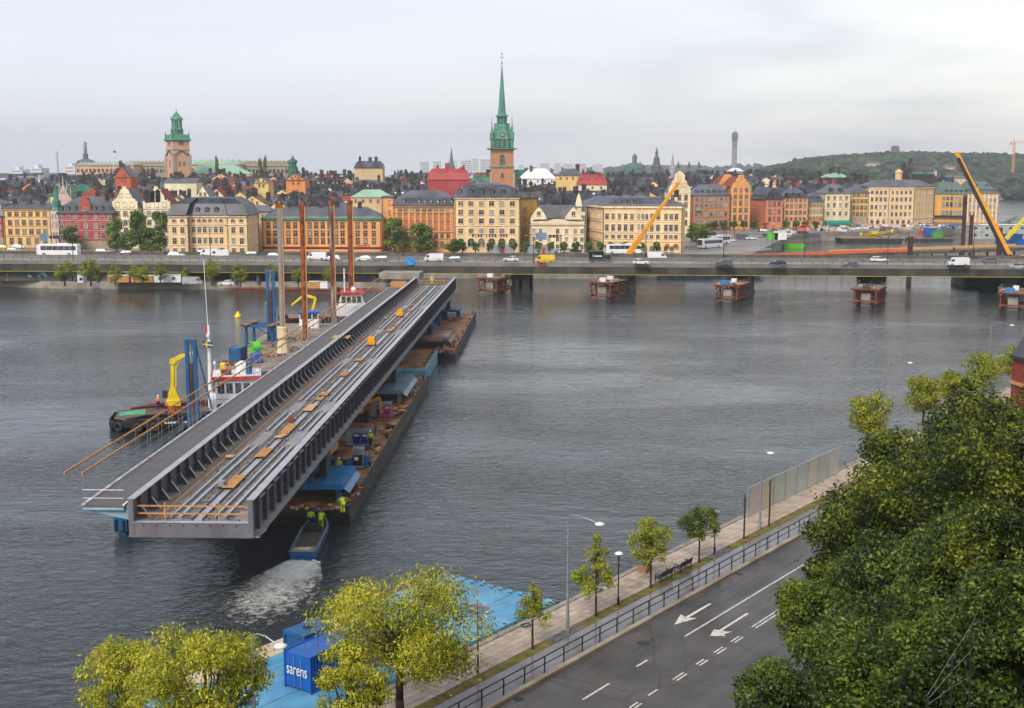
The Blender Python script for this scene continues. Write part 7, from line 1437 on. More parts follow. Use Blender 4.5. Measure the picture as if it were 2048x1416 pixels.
MB().lathe([(.9, 0), (1.0, .5), (.9, 1.0), (.3, 1.4)], (-.6, 15.8, 6.5), 10).build('white_dome', M['white'], t); MB().cyl((1.4, 16.6, 6.5), (1.4, 16.6, 8.0), .4, n=8).build('blue_funnel', M['blue'], t); MB().box(-1.6, 13, 6.5, .2, 13.6, 7.6).build('yellow_board', M['yellow'], t); MB().box(.3, 13.2, 6.5, 1.8, 14.4, 7.0).build('life_raft', pm('maroon_case', S((100, 50, 60))), t); MB().box(.2, 12.2, 7.9, 1.8, 12.5, 8.1).cyl((1, 12.4, 6.5), (1, 12.4, 7.9), .06, n=6).build('radar', M['white'], t)
MB().tube([(-1.9, 11.6, 1.7), (-1.9, 11.7, 12.5)], [.3, .16], 8).box(-2.6, 11.4, 11.0, -1.2, 11.7, 11.3).box(-2.3, 11.5, 9.8, -1.5, 11.8, 10.9).cyl((-1.9, 11.6, 12.5), (-1.9, 11.6, 13.6), .05, n=5).build('mast', M['white'], t)
MB().cyl((-2.4, 11.6, 11), (-4.6, 11.3, 20.5), .04, n=4).build('whip_antenna', M['white'], t)
MB().cyl((-2.5, 11.5, 11.2), (-2.5, 11.5, 12.2), .25, n=6).build('pennants', M['red'], t)
t3 = MB(); t3.raw([(0, 0, 0), (.55, .1, -.08), (1.1, -.05, -.15), (1.1, -.05, -.85), (.55, .1, -.78), (0, 0, -.7)], [(0, 1, 4, 5), (1, 2, 3, 4)], 0); t3.raw([(.3, .03, -.02), (.45, .06, -.04), (.45, .06, -.74), (.3, .03, -.72)], [(0, 1, 2, 3)], 1); t3.raw([(0, -.03, -.28), (.55, .07, -.36), (1.1, -.08, -.43), (1.1, -.08, -.57), (.55, .07, -.5), (0, -.03, -.42)], [(0, 1, 4, 5), (1, 2, 3, 4)], 1)
c = D(406, 682, 158); o_ = t3.build('flag', [paint('flag_blue', (20, 82, 140)), paint('flag_yellow', (240, 205, 40))], loc=tuple(c)); o_.scale = (1.15, 1.15, 1.15); tag(o_, 'blue flag with yellow cross flying from the tug mast', 'flag')
t = thing('deck_crane', 'yellow knuckle-boom crane on the tug deck', 'crane', T(7.0, .6, 1.6), TA); MB().lathe([(.9, 0), (.8, .9), (.6, 1.0)], (0, 0, 0), 10).build('pedestal', M['rust'], t); MB().box(-.85, -.7, .9, .95, .7, 1.55).build('slew_ring', M['yellow'], t)
MB().ext([(-.75, -.35, 1.5), (.95, -.35, 1.5), (.55, -.35, 2.4), (.3, -.35, 3.3), (-.25, -.35, 3.2), (-.5, -.35, 2.4)], (0, .7, 0)).build('column', M['yellow'], t); MB().bar((.0, 0, 3.2), (.15, 0, 6.6), .42, .5).bar((.45, 0, 3.2), (.5, 0, 6.0), .16).cyl((.15, -.35, 6.5), (.15, .35, 6.5), .38, n=10).build('lower_boom', M['yellow'], t); MB().bar((.1, 0, 6.5), (1.3, 0, 7.2), .44, .5).bar((1.2, 0, 7.15), (2.9, 0, 7.6), .36, .4).bar((.5, 0, 5.6), (1.0, 0, 6.9), .14).build('upper_boom', M['yellow'], t); MB().box(-1.25, -.45, 1.9, -.66, .45, 2.8).build('operator_seat', M['dark'], t); MB().tube([(2.8, 0, 7.5), (2.8, 0, 6.6)], .14, 6).build('hook', M['dark'], t)
OV = M['orange']
person('deck hand in orange jacket and white helmet at the tug rail', T(5.0, 3.0, 1.58), 2.6, OV, M['navy'], M['white'], 'stand', 'tug crew'); person('deck hand in orange jacket crouching beside the yellow crane', T(6.0, .2, 1.58), 1.6, M['red'], M['navy'], M['white'], 'bend', 'tug crew')
c = T(5.6, -2.8, 1.6); t = thing('yellow_float', 'yellow float lying on the tug deck edge', 'float', tuple(c), 0); MB().lathe([(.1, -.9), (.35, -.7), (.35, .7), (.1, .9)], (0, 0, 0), 10).build('float_body', M['yellow'], t).rotation_euler = (0, math.pi / 2, TA); MB().cyl((0, 0, .2), (.3, .2, .5), .05, n=5).build('float_handle', M['dark'], t)
# blue pile guide frames
def pile_guide(label, px, yb, yt, d, w, stay=True, topred=True):
    c = D(px, yb, d); zt = ZA(yt, d); t = thing('pile_guide', label, 'pile guide', (c.x, c.y, -.5), 0, 'blue pile guides'); h = zt + .5
    for sx in (-1, 1): MB().box(sx * w / 2 - .22 * w, -.25, 0, sx * w / 2 + .22 * w, .25, h).build('guide_column', M['blue'], t)
    MB().box(-w * .72, -.28, h, w * .72, .28, h + .35).build('head_beam', M['blue'], t); MB().cyl((0, .05, 0), (0, .05, h * .78), w * .3, n=10).build('spud_pile', pm('spud_brown', S((70, 44, 32)), rough=.7, col2=S((104, 70, 48)), vs=1.5, streak=.2), t); MB().cyl((0, .05, h * .78), (0, .05, h - .1), w * .12, n=8).build('hydraulic_ram', M['galv'], t)
    if stay: MB().bar((w * .6, 0, h * .98), (w * 2.3, .6, h * .3), .18).build('raking_stay', M['blue'], t)
    return t
pile_guide('blue pile guide frame with brown spud beside the tug wheelhouse', 387, 838, 684, 150, .95); pile_guide('farther blue pile guide frame standing at the work platform', 544, 680, 545, 226, 1.15, False)
# work platform with four rusty piles
t = thing('work_platform', 'low work platform cluttered with machines beside the bridge', 'pontoon', (-40.0, 191, 0), rad(2))
MB().box(-6.2, 0, -.5, 6.5, 62, 1.3).build('hull', pm('platform_blue_hull', S((24, 58, 84)), rough=.6, var=.3), t); MB().box(-6.1, .1, 1.304, 6.4, 61.9, 1.32).build('deck', pm('platform_deck', S((128, 108, 92)), rough=.7, col2=S((168, 154, 140)), vs=.5), t)
c = W(477, 722, 1.33); t = container('dark blue workshop container on the work platform', (c.x, c.y, 1.33), rad(-6), 3.6, 1.9, 2.4, M['blue'])
PILES = ((561, 405, 566, 705, M['greypile'], 'grey weathered pile in a cream pedestal, first of the four tall piles'), (603, 404, 611, 678, M['rust'], 'orange rusty pile, second of the four tall piles'), (661, 402, 668, 648, M['rustgrey'], 'rust and grey pile, third of the four tall piles'), (698, 401, 704, 622, M['rust'], 'brown rusty pile nearest the bridge, last of the four tall piles'))
for xt, yt, xb, yb, mt, lab in PILES:
    c = W(xb, yb, 1.3 if yb > 640 else .0); d_ = c.y; top = D(xt, yt, d_); rr = 5.6 * d_ / F; t = thing('steel_pile', lab, 'pile', (c.x, c.y, 0), 0, 'tall rusty piles'); v = Vector((top.x - c.x, 0, top.z)); v.x *= .35
    MB().cyl((0, 0, -1), v, rr, n=16).build('shaft', mt, t, smooth=False); MB().cyl(v - Vector((0, 0, .9)), v + Vector((0, 0, .02)), rr * 1.1, n=16).build('rim', M['rust'], t)
    MB().box(rr * .8, -rr * .9, 1, rr * 1.15, -rr * .6, top.z * .97).build('guide_strip', M['woodo'], t).location = (v.x * .5, 0, 0)
    if mt is M['greypile']: MB().lathe([(1.25, 1.3), (1.0, 2.6), (.75, 3.4), (.75, 3.8), (.95, 3.9), (.95, 5.6), (.7, 5.8)], (0, 0, 0), 10).build('pedestal', paint('cream_pedestal', (222, 204, 164)), t)
c = W(527, 690, 1.3); t = thing('blue_trestle', 'blue steel trestle with plank tops on the work platform', 'trestle', (c.x, c.y, 1.32), rad(-8))
for sx in (-2.4, 2.4):
    for sy in (-2, 2): MB().box(sx - .2, sy - .2, 0, sx + .2, sy + .2, 3.4).build('leg', M['blue'], t)
for sy in (-2, 2): MB().box(-3, sy - .25, 3.4, 3, sy + .25, 3.8).build('cross_beam', M['blue'], t)
for sx in (-2.4, 2.4): MB().box(sx - .6, -3.6, 3.8, sx + .6, 3.6, 3.95).build('plank_top', M['rustdeck'], t)
for a, b_ in (((-2.4, -2, .3), (2.4, -2, 3.2)), ((-2.4, 2, 3.2), (2.4, 2, .3))): MB().bar(a, b_, .14).build('brace', M['blue'], t)
c = W(518, 700, 1.32); t = thing('green_winch', 'bright green hose reel on the work platform', 'winch', (c.x, c.y - 2, 1.32), .3); MB().box(-1.4, -.7, 0, 1.4, .7, .3).build('bed', M['green'], t); MB().cyl((-.6, 0, 1), (.6, 0, 1), .8, n=14).build('reel', M['green'], t); MB().bar((-1.2, 0, .3), (1.2, 0, 1.9), .2).bar((1.2, 0, .3), (-1.2, 0, 1.9), .2).build('frame', M['green'], t)
c = W(513, 725, 1.32); t = thing('pump_unit', 'blue pump unit in front of the green reel', 'pump', (c.x, c.y, 1.32), .1); MB().box(-.9, -1, .2, .9, 1, 1.5).build('housing', M['bluec'], t); MB().box(-1, -1.1, 0, 1, 1.1, .2).build('skid', M['dark'], t); MB().cyl((0, 0, 1.5), (.3, 0, 2.1), .3, n=8).build('pump_head', M['bluec'], t)
for k, (px, py, lab) in enumerate(((456, 728, 'gear and chains on the front of the work platform'), (545, 712, 'planks and pipes near the cream pedestal'), (590, 680, 'pipes and hoses between the tall piles'), (575, 700, 'dark machinery behind the walkway rail'))): heap(lab, px, py, 1.33, 50, 2.2, 2.4, .2)
c = W(620, 655, 1.3); t = thing('control_cabin', 'white control cabin with blue window band on the work platform', 'cabin', (c.x, c.y, 1.32), .05); MB().box(-1.9, -1.5, 0, 1.9, 1.5, 1.8).build('cabin_base', M['white'], t); MB().box(-1.8, -1.4, 1.8, 1.8, 1.4, 2.9).build('window_band', M['glass'], t); MB().box(-2, -1.6, 2.9, 2, 1.6, 3.3).build('roof_panel', M['bluec'], t)
for x_ in (-1.75, -.6, .6, 1.75): MB().box(x_ - .08, -1.46, 1.8, x_ + .08, -1.405, 2.9).build('mullion', M['white'], t)
# second tug, farther
c = W(640, 655, 0); t = thing('white_tug', 'tug with white red-roofed wheelhouse behind the third and fourth piles', 'tug', (c.x + 3, c.y + 9, 0), rad(-78))
hull_sections([(-13, sec(2.6, 1.5, .2)), (-10, sec(3.6, 1.5)), (4, sec(3.7, 1.6)), (9, sec(2.6, 2.2)), (12, sec(.6, 2.8))], pm('black_hull', S((42, 43, 48))), 'hull', t); MB().ext([(-3.4, -11, 1.5), (3.4, -11, 1.5), (3.5, 4, 1.6), (-3.5, 4, 1.6)], (0, 0, .05)).build('deck', M['rustdeck'], t)
MB().box(-2.5, -1, 1.65, 2.5, 5.5, 3.8).build('deckhouse', M['white'], t); MB().ext([(-2.2, -.5, 3.8), (-2.2, 5.2, 3.8), (-2.0, 4.4, 6.2), (-2.0, 0, 6.2)], (4.2, 0, 0)).build('wheelhouse', M['white'], t); MB().box(-2.6, -.8, 6.2, 2.6, 5.0, 6.55).build('red_roof_band', M['red'], t)
for k in range(4): MB().box(2.12, .2 + k * 1.1, 4.4, 2.16, 1.0 + k * 1.1, 5.7).build('window', M['glass'], t)
MB().cyl((0, 1, 6.5), (0, 1, 11.5), .14, n=6).box(-.9, .9, 9.5, .9, 1.1, 9.7).build('mast', M['white'], t); MB().lathe([(.5, 0), (.6, .4), (.3, .9)], (-1, 3, 6.55), 8).build('radar_dome', M['white'], t); MB().cyl((1.2, -.4, 3.8), (1.2, -.4, 7.6), .35, n=8).build('funnel', M['dark'], t)
t = thing('deck_crane', 'yellow folded crane on the deck of the white tug', 'crane', tuple(W(612, 648, 1.6) + Vector((0, 8, 0))), 0); MB().lathe([(.6, 0), (.5, 1.8)], (0, 0, 0), 8).build('pedestal', M['dark'], t); MB().bar((0, 0, 1.6), (.8, 0, 4.4), .5, .6).build('column', M['yellow'], t); MB().bar((.8, 0, 4.4), (-1.6, 0, 5.1), .4, .5).bar((-1.6, 0, 5.1), (-4.2, 0, 3.0), .32, .4).build('folded_boom', M['yellow'], t)
# buoys
for px, py, lab in ((476, 634, 'yellow conical buoy alone on the open water'), (537, 607, 'small yellow buoy beside the far pile guide')):
    c = W(px, py, 0); t = thing('buoy', lab, 'buoy', (c.x, c.y, 0)); MB().lathe([(.75, -.3), (.85, .2), (.6, .5), (.3, 1.0), (.12, 1.3)], (0, 0, 0), 12).build('float_body', M['yellow'], t, smooth=True); MB().cyl((0, 0, 1.2), (0, 0, 1.6), .08, n=6).build('top_mark', M['dark'], t)
# ================================================================ VEHICLES
PAINT = pm('car_paint_base', (.6, .6, .6), rough=.3)
LIGHTW = paint('headlamp', (235, 235, 225), rough=.2); LIGHTR = paint('tail_lamp', (150, 20, 20), rough=.3)
def wheels(t, xs, y, r, w=.22):
    me = MB().cyl((0, -w / 2, 0), (0, w / 2, 0), r, n=14).mesh('wheel', M['black']); rim = MB().cyl((0, -w / 2 - .012, 0), (0, w / 2 + .012, 0), r * .58, n=10).mesh('rim', M['galv'])
    for x_ in xs:
        for sy in (-1, 1): o = put('wheel', me, t, (x_, sy * y, r)); put('rim', rim, o)
def car_proto(kind):
    t = thing('car', 'proto', 'car'); 
    if kind == 'van':
        b = MB().ext([(-2.6, -.95, .35), (2.55, -.95, .35), (2.6, -.95, .95), (2.35, -.95, 1.15), (1.75, -.95, 1.95), (1.3, -.95, 2.15), (-2.55, -.95, 2.2), (-2.65, -.95, 1.9)], (0, 1.9, 0)); b.build('body', PAINT, t)
        for sy in (-1, 1): MB().ext([(1.15, sy * .957, 1.2), (2.1, sy * .957, 1.2), (1.7, sy * .957, 1.82), (1.15, sy * .957, 1.82)], (0, sy * .012, 0)).build('side_window', M['glass'], t)
        MB().raw([(2.36, -.8, 1.2), (2.36, .8, 1.2), (1.8, .72, 1.93), (1.8, -.72, 1.93)], [(0, 1, 2, 3)]).build('windscreen', M['glass'], t, (.035, 0, .02)); wheels(t, (-1.6, 1.75), .86, .36)
        L_ = 2.6
    elif kind == 'hatch':
        MB().ext([(-2.0, -.85, .3), (2.05, -.85, .3), (2.1, -.85, .7), (1.95, -.85, .85), (1.0, -.85, .95), (-1.95, -.85, 1.0), (-2.1, -.85, .8)], (0, 1.7, 0)).build('body', PAINT, t)
        MB().raw([(-1.9, -.8, .98), (1.1, -.8, .95), (.35, -.62, 1.42), (-1.3, -.62, 1.44), (-1.9, .8, .98), (1.1, .8, .95), (.35, .62, 1.42), (-1.3, .62, 1.44)], [(0, 1, 2, 3), (5, 4, 7, 6), (1, 5, 6, 2), (4, 0, 3, 7)]).build('glasshouse', M['glass'], t); MB().ext([(-1.34, -.64, 1.43), (.38, -.64, 1.41), (.2, -.6, 1.48), (-1.2, -.6, 1.5)], (0, 1.26, 0)).build('roof_panel', PAINT, t)
        for sy in (-1, 1): MB().bar((-.5, sy * .8, .98), (-.5, sy * .63, 1.44), .1, .05).build('pillar', PAINT, t)
        wheels(t, (-1.3, 1.3), .76, .32); L_ = 2.06
    else:
        MB().ext([(-2.3, -.88, .3), (2.25, -.88, .3), (2.3, -.88, .65), (2.1, -.88, .82), (1.1, -.88, .94), (-2.0, -.88, 1.0), (-2.3, -.88, .95)], (0, 1.76, 0)).build('body', PAINT, t)
        MB().raw([(-2.05, -.82, .98), (1.15, -.82, .93), (.35, -.64, 1.40), (-1.75, -.64, 1.42), (-2.05, .82, .98), (1.15, .82, .93), (.35, .64, 1.40), (-1.75, .64, 1.42)], [(0, 1, 2, 3), (5, 4, 7, 6), (1, 5, 6, 2), (4, 0, 3, 7)]).build('glasshouse', M['glass'], t); MB().ext([(-1.8, -.66, 1.41), (.4, -.66, 1.39), (.25, -.62, 1.46), (-1.65, -.62, 1.49)], (0, 1.3, 0)).build('roof_panel', PAINT, t)
        for sy in (-1, 1):
            for px_ in (-.55, -1.4): MB().bar((px_, sy * .82, .97), (px_, sy * .65, 1.42), .09, .05).build('pillar', PAINT, t)
        wheels(t, (-1.4, 1.4), .8, .33); L_ = 2.25
    for sy in (-1, 1):
        MB().box(L_ - .12, sy * .6 - .18, .62 if kind != 'van' else .75, L_ + .03, sy * .6 + .18, .78 if kind != 'van' else .98).build('headlight', LIGHTW, t); MB().box(-L_ - .03 - .03 * (kind == 'van'), sy * .66 - .14, .75, -L_ + .08, sy * .66 + .14, .95).build('tail_light', LIGHTR, t)
    return t
def bus_proto():
    t = thing('coach', 'proto', 'bus'); MB().ext([(-6, -1.25, .4), (5.9, -1.25, .4), (6.1, -1.25, 1.3), (5.85, -1.25, 3.2), (5.4, -1.25, 3.5), (-5.9, -1.25, 3.5), (-6.05, -1.25, 3.1)], (0, 2.5, 0)).build('body', PAINT, t)
    for sy in (-1, 1):
        for k in range(6): MB().box(-5.6 + k * 1.75, sy * 1.257 - .006, 1.75, -3.93 + k * 1.75, sy * 1.257 + .006, 2.95).build('side_window', M['glass'], t)
    MB().raw([(6.14, -1.15, 1.35), (6.14, 1.15, 1.35), (5.9, 1.1, 3.15), (5.9, -1.1, 3.15)], [(0, 1, 2, 3)]).build('windscreen', M['glass'], t); MB().box(-3, -.8, 3.5, 0, .8, 3.75).build('roof_unit', M['offwhite'], t); wheels(t, (-3.6, 3.9), 1.14, .5, .3)
    for sy in (-1, 1): MB().box(6.0, sy * .9 - .2, .75, 6.13, sy * .9 + .2, 1.0).build('headlight', LIGHTW, t)
    return t
PR = {k: car_proto(k) for k in ('sedan', 'hatch', 'van')}; PR['bus'] = bus_proto()
CARP = {n: pm('paint_' + n, S(c), rough=.28, var=.05) for n, c in dict(white=(232, 233, 236), silver=(170, 174, 180), grey=(92, 98, 108), dark=(46, 50, 60), blue=(84, 108, 140), navy=(44, 58, 96), yellow=(240, 200, 30), black=(24, 24, 26), red=(170, 40, 40)).items()}
def vehicle(kind, px, py, z, col, label, rz=None, flip=False, name=None, sc=None, group='traffic on the motorway bridge'):
    c = W(px, py, z); rz = BANG if rz is None else rz
    o = clone(PR[kind], tuple(c), rz + (math.pi if flip else 0), label, sc, group, {PAINT: CARP[col]}); o.name = name or {'sedan': 'car', 'hatch': 'car', 'van': 'van', 'bus': 'coach'}[kind]; o['category'] = {'sedan': 'car', 'hatch': 'car', 'van': 'van', 'bus': 'bus'}[kind]; return o
TR = [('bus', 118, 512, 'white', 'white coach with black windows on the left part of the motorway', 1), ('sedan', 207, 508, 'white', 'white car behind the coach on the motorway', 1), ('sedan', 250, 511, 'grey', 'grey car under the tall trees on the motorway', 0), ('sedan', 353, 514, 'white', 'white car in front of the palace block on the motorway', 1), ('sedan', 404, 509, 'dark', 'dark car just ahead of the two white vans', 0), ('van', 420, 512, 'white', 'tall white van in front of the palace block', 0), ('van', 441, 515, 'white', 'white minibus beside the tall white van', 0), ('sedan', 500, 513, 'grey', 'grey car right of the two white vans', 0), ('hatch', 550, 516, 'silver', 'silver car left of the grey tall pile', 1), ('van', 634, 520, 'white', 'white delivery van between the tall piles', 0), ('sedan', 664, 521, 'white', 'white car directly behind the delivery van', 0), ('hatch', 728, 522, 'white', 'white estate car right of the last tall pile', 0), ('sedan', 760, 522, 'grey', 'grey car following the white estate', 0), ('van', 868, 523, 'white', 'white panel van below the pilastered block', 0), ('sedan', 906, 523, 'blue', 'pale blue car behind the panel van', 0), ('hatch', 1022, 523, 'white', 'white hatchback below the arcade block', 0), ('van', 1090, 526, 'yellow', 'yellow van in front of the twin-gabled house', 0), ('hatch', 1281, 529, 'white', 'white hatchback below the foot of the orange boom', 1), ('van', 1314, 520, 'white', 'white long van right of the orange boom foot', 1), ('sedan', 1447, 530, 'grey', 'grey car below the parked white coaches', 0), ('hatch', 1555, 531, 'navy', 'dark blue car left of the basin on the motorway', 0), ('hatch', 1700, 535, 'grey', 'grey estate car in the near lane below the rusty strip', 0), ('sedan', 1758, 524, 'white', 'white car in the far lane left of the lone brown pile', 1), ('van', 1916, 532, 'white', 'white crew van with side windows near the right crane', 0), ('sedan', 1983, 526, 'grey', 'grey car right of the crew van', 1), ('hatch', 2036, 538, 'silver', 'silver car cut by the right edge', 0)]
for k, px, py, col, lab, fl in TR: vehicle(k, px, py, BZ + .01, col, lab, None, not fl if k != 'bus' else True)
# black lorry
c = W(1200, 526, BZ); t = thing('lorry', 'black lorry with white lettering on its box', 'lorry', tuple(c), BANG, 'traffic on the motorway bridge'); MB().box(-3.0, -1.1, .8, 1.0, 1.1, 3.2).build('cargo_box', CARP['black'], t); MB().ext([(1.1, -1.05, .5), (3.0, -1.05, .5), (3.0, -1.05, 1.3), (2.5, -1.05, 2.2), (1.1, -1.05, 2.3)], (0, 2.1, 0)).build('cab', CARP['dark'], t); MB().raw([(3.03, -.9, 1.35), (3.03, .9, 1.35), (2.55, .9, 2.15), (2.55, -.9, 2.15)], [(0, 1, 2, 3)]).build('windscreen', M['glass'], t); MB().box(-3.0, -.9, .5, 1.1, .9, .78).build('chassis', M['dark'], t); wheels(t, (-2, 2.2), .95, .42)
b = MB()
for k, (w_, h_) in enumerate(((.12, .7), (.3, .4), (.3, .4), (.3, .4), (.3, .4), (.3, .4))): b.box(-1.9 + k * .42, -1.13, 1.7, -1.9 + k * .42 + w_, -1.105, 1.7 + h_)
b.build('white_lettering', M['white'], t)
c = W(1084, 534, BZ); t = thing('crash_box', 'small rust red barrier box on the motorway parapet', 'barrier', (c.x, c.y - 1.0, BZ + .15), BANG); MB().box(-1.1, -.4, 0, 1.1, .4, 1.0).build('box_body', M['redox'], t); MB().box(-1.2, -.5, 1.0, 1.2, .5, 1.12).build('lid', M['redox'], t)
# streets behind the motorway
SG = 'vehicles on the old town street'
for k, px, py, col, lab, rz in (('sedan', 8, 498, 'yellow', 'yellow taxi at the left edge below the red house', 0), ('sedan', 38, 497, 'white', 'white parked car below the cream six-window house', 0), ('hatch', 85, 496, 'silver', 'silver parked car right of the white one', 0), ('hatch', 110, 496, 'white', 'white parked car near the brick house turret', 0), ('sedan', 28, 504, 'silver', 'silver car on the slip road at the left', .1), ('hatch', 1046, 503, 'dark', 'dark parked car between the two grey site sheds', 0), ('hatch', 1120, 506, 'white', 'white car right of the second grey shed', .2), ('hatch', 1138, 505, 'silver', 'silver car next to it', 0), ('hatch', 1152, 505, 'dark', 'dark car beside the trimmed trees', 0), ('sedan', 1312, 504, 'silver', 'silver car at the corner of the pink-cream block', .2), ('sedan', 1325, 499, 'dark', 'dark parked car at the pink-cream block', .1), ('hatch', 1461, 483, 'white', 'white car right of the parked coaches', -1.2), ('van', 1484, 478, 'grey', 'grey van on the square', -.9), ('hatch', 1495, 476, 'dark', 'dark car on the square beside the grey van', -.9), ('sedan', 1503, 479, 'white', 'white car on the square nearest the lamp', .3), ('sedan', 1514, 475, 'silver', 'silver car on the square', .3), ('hatch', 1530, 474, 'navy', 'dark blue car on the square near the green tent', .3)):
    vehicle(k, px, py, 4.01, col, lab, rz, False, group=SG)
vehicle('bus', 1246, 508, 4.01, 'white', 'white coach passing behind the orange boom', .05, True, group=SG); vehicle('bus', 1420, 496, 4.01, 'white', 'front white coach parked beside the round trees', .75, True, group=SG); vehicle('bus', 1437, 489, 4.01, 'white', 'rear white coach parked behind the first one', .75, True, group=SG)
for k, px, py, col, lab in (('van', 386, 570, 'silver', 'white and dark van on the far quay'), ('hatch', 453, 571, 'white', 'white hatchback parked on the far quay')): vehicle(k, px, py, 2.01, col, lab, .03, k == 'hatch', group='cars on the far quay')
for p in PR.values(): drop(p)

# ================================================================ STREET FURNITURE OF THE FAR SIDE
LG = 'lamp posts of the motorway'
for k, (px, top, v_) in enumerate(((80, 468, 26), (145, 455, 1), (305, 462, 26), (425, 455, 1), (645, 462, 26), (792, 462, 26), (1065, 470, 1), (1275, 462, 26), (1427, 455, 26), (1583, 452, 26), (1740, 470, 1), (1905, 450, 26))):
    u_ = bpx(px, 360 if v_ > 5 else 342); p = B(u_, v_, BZ); h = ZA(top, p.y) - BZ; t = thing('motorway_lamp', 'slim motorway lamp post, %s counted from the left end of the bridge' % ORD[k], 'lamp post', tuple(p), BANG, LG); MB().cyl((0, 0, 0), (0, 0, h), .14, .08, 6).build('pole', M['dark'], t); MB().tube([(-1.6, 0, h - .1), (0, 0, h + .25), (1.6, 0, h - .1)], .06, 5).build('twin_arm', M['dark'], t)
    for sx in (-1.9, 1.9): MB().box(sx - .4, -.14, h - .18, sx + .4, .14, h - .04).build('lamp_head', M['galv'], t)
# sign gantries
for px, py, d_, w, lab in ((415 / 4 + 1, 474, 395, 4, 'dark sign gantry beside the brick house'), (1105, 472, 405, 5.5, 'blue and grey sign gantry before the twin-gabled house')):
    c = D(px, py, d_); t = thing('sign_gantry', lab, 'sign', (c.x, c.y, 4), 0); h = c.z - 4
    MB().cyl((w / 2, 0, 0), (w / 2, 0, h + .5), .18, n=6).build('mast', M['dark'], t); MB().box(-w, -.12, h - .1, w / 2, .12, h + .1).build('cross_arm', M['dark'], t); MB().box(-w, -.2, h - 1.2, -w * .35, -.13, h + 1.1).build('sign_panel', paint('sign_steel_blue', (110, 136, 160)), t)
    for k in range(3): MB().box(-w * .2 + k * 1.1, -.2, h - .55, -w * .2 + k * 1.1 + .8, -.13, h + .45).build('signal_panel', M['black'], t)
# grey site sheds with red doors
for px0, px1, lab in ((975, 1027, 'grey site shed with red door below the arcade block'), (1055, 1108, 'grey site shed with red door below the twin-gabled house')):
    a, b_ = W(px0, 508, 4.02), W(px1, 508, 4.02); w = b_.x - a.x; t = thing('site_shed', lab, 'shed', (a.x, a.y, 4.02), 0, 'grey site sheds'); MB().box(0, 0, 0, w, 3, 2.9).build('shed_body', paint('shed_grey', (150, 152, 158)), t); MB().box(-.1, -.1, 2.9, w + .1, 3.1, 3.05).build('shed_roof', M['grey'], t); MB().box(w * .56, -.05, .1, w * .66, -.004, 2.3).build('red_door', M['red'], t)
    for k in range(10): MB().box(w * k / 10 + .05, -.03, .1, w * k / 10 + .12, -.003, 2.85).build('seam', M['grey'], t)
# far quay: site huts, tool containers, excavator
def hut(px0, px1, pyb, hpx, z, col, lab, dep=3, win=2, cat='site hut'):
    a, b_ = W(px0, pyb, z), W(px1, pyb, z); w = b_.x - a.x; h = hpx / F * a.y; t = thing('site_hut', lab, cat, (a.x, a.y, z), 0, 'site huts'); MB().box(0, 0, .15, w, dep, h).build('hut_body', col, t); MB().box(-.1, -.1, h, w + .1, dep + .1, h + .14).build('flat_roof', M['offwhite'], t); MB().box(.2, .2, 0, w - .2, dep - .2, .15).build('base', M['dark'], t)
    for k in range(win): MB().box(w * (k + .35) / win, -.04, h * .4, w * (k + .35) / win + .9, -.004, h * .75).build('window', M['glass'], t)
hut(155, 167, 567, 16, 2.01, M['white'], 'narrow white hut between the quay trees', 3, 1); hut(216, 258, 566, 14, 2.01, M['woodo'], 'orange boarded hut behind the quay trees', 3, 0); hut(262, 306, 566, 14, 2.01, M['woodo'], 'second orange boarded hut, touching the long white hut', 3, 0); hut(308, 362, 566, 16, 2.01, M['white'], 'long white hut with two dark windows on the far quay', 3, 2); hut(618, 640, 578, 14, 2.01, M['woodo'], 'orange board enclosure on the quay behind the piles', 2, 0); hut(640, 655, 578, 14, 2.01, M['white'], 'white board panel beside the orange enclosure', 1, 0)
rt = MB(); a, b_ = W(536, 560, 2.0), W(800, 566, 2.0)
rt.box(0, 0, 0, b_.x - a.x, .8, 3.4); t = rt.build('retaining_wall', pm('painted_wall', S((160, 156, 150)), rough=.85, col2=S((116, 110, 106)), vs=.25, detail=8), loc=(a.x, a.y, 2.0), rz=math.atan2(b_.y - a.y, b_.x - a.x)); tag(t, 'grey retaining wall with graffiti behind the far quay', 'wall')
for px, py, cols, lab, w in ((730, 577, [(160, 50, 130), (40, 150, 160), (60, 70, 160)], 'purple and turquoise graffiti on the quay wall', 5), (548, 574, [(210, 210, 215), (120, 130, 170)], 'pale blue graffiti on the quay wall left of the piles', 3)):
    c = W(px, py, 2.6); graffiti(c.x, a.y - .05 + (c.x - a.x) * (b_.y - a.y) / (b_.x - a.x), 2.6, w, 2.0, cols, lab, math.atan2(b_.y - a.y, b_.x - a.x))
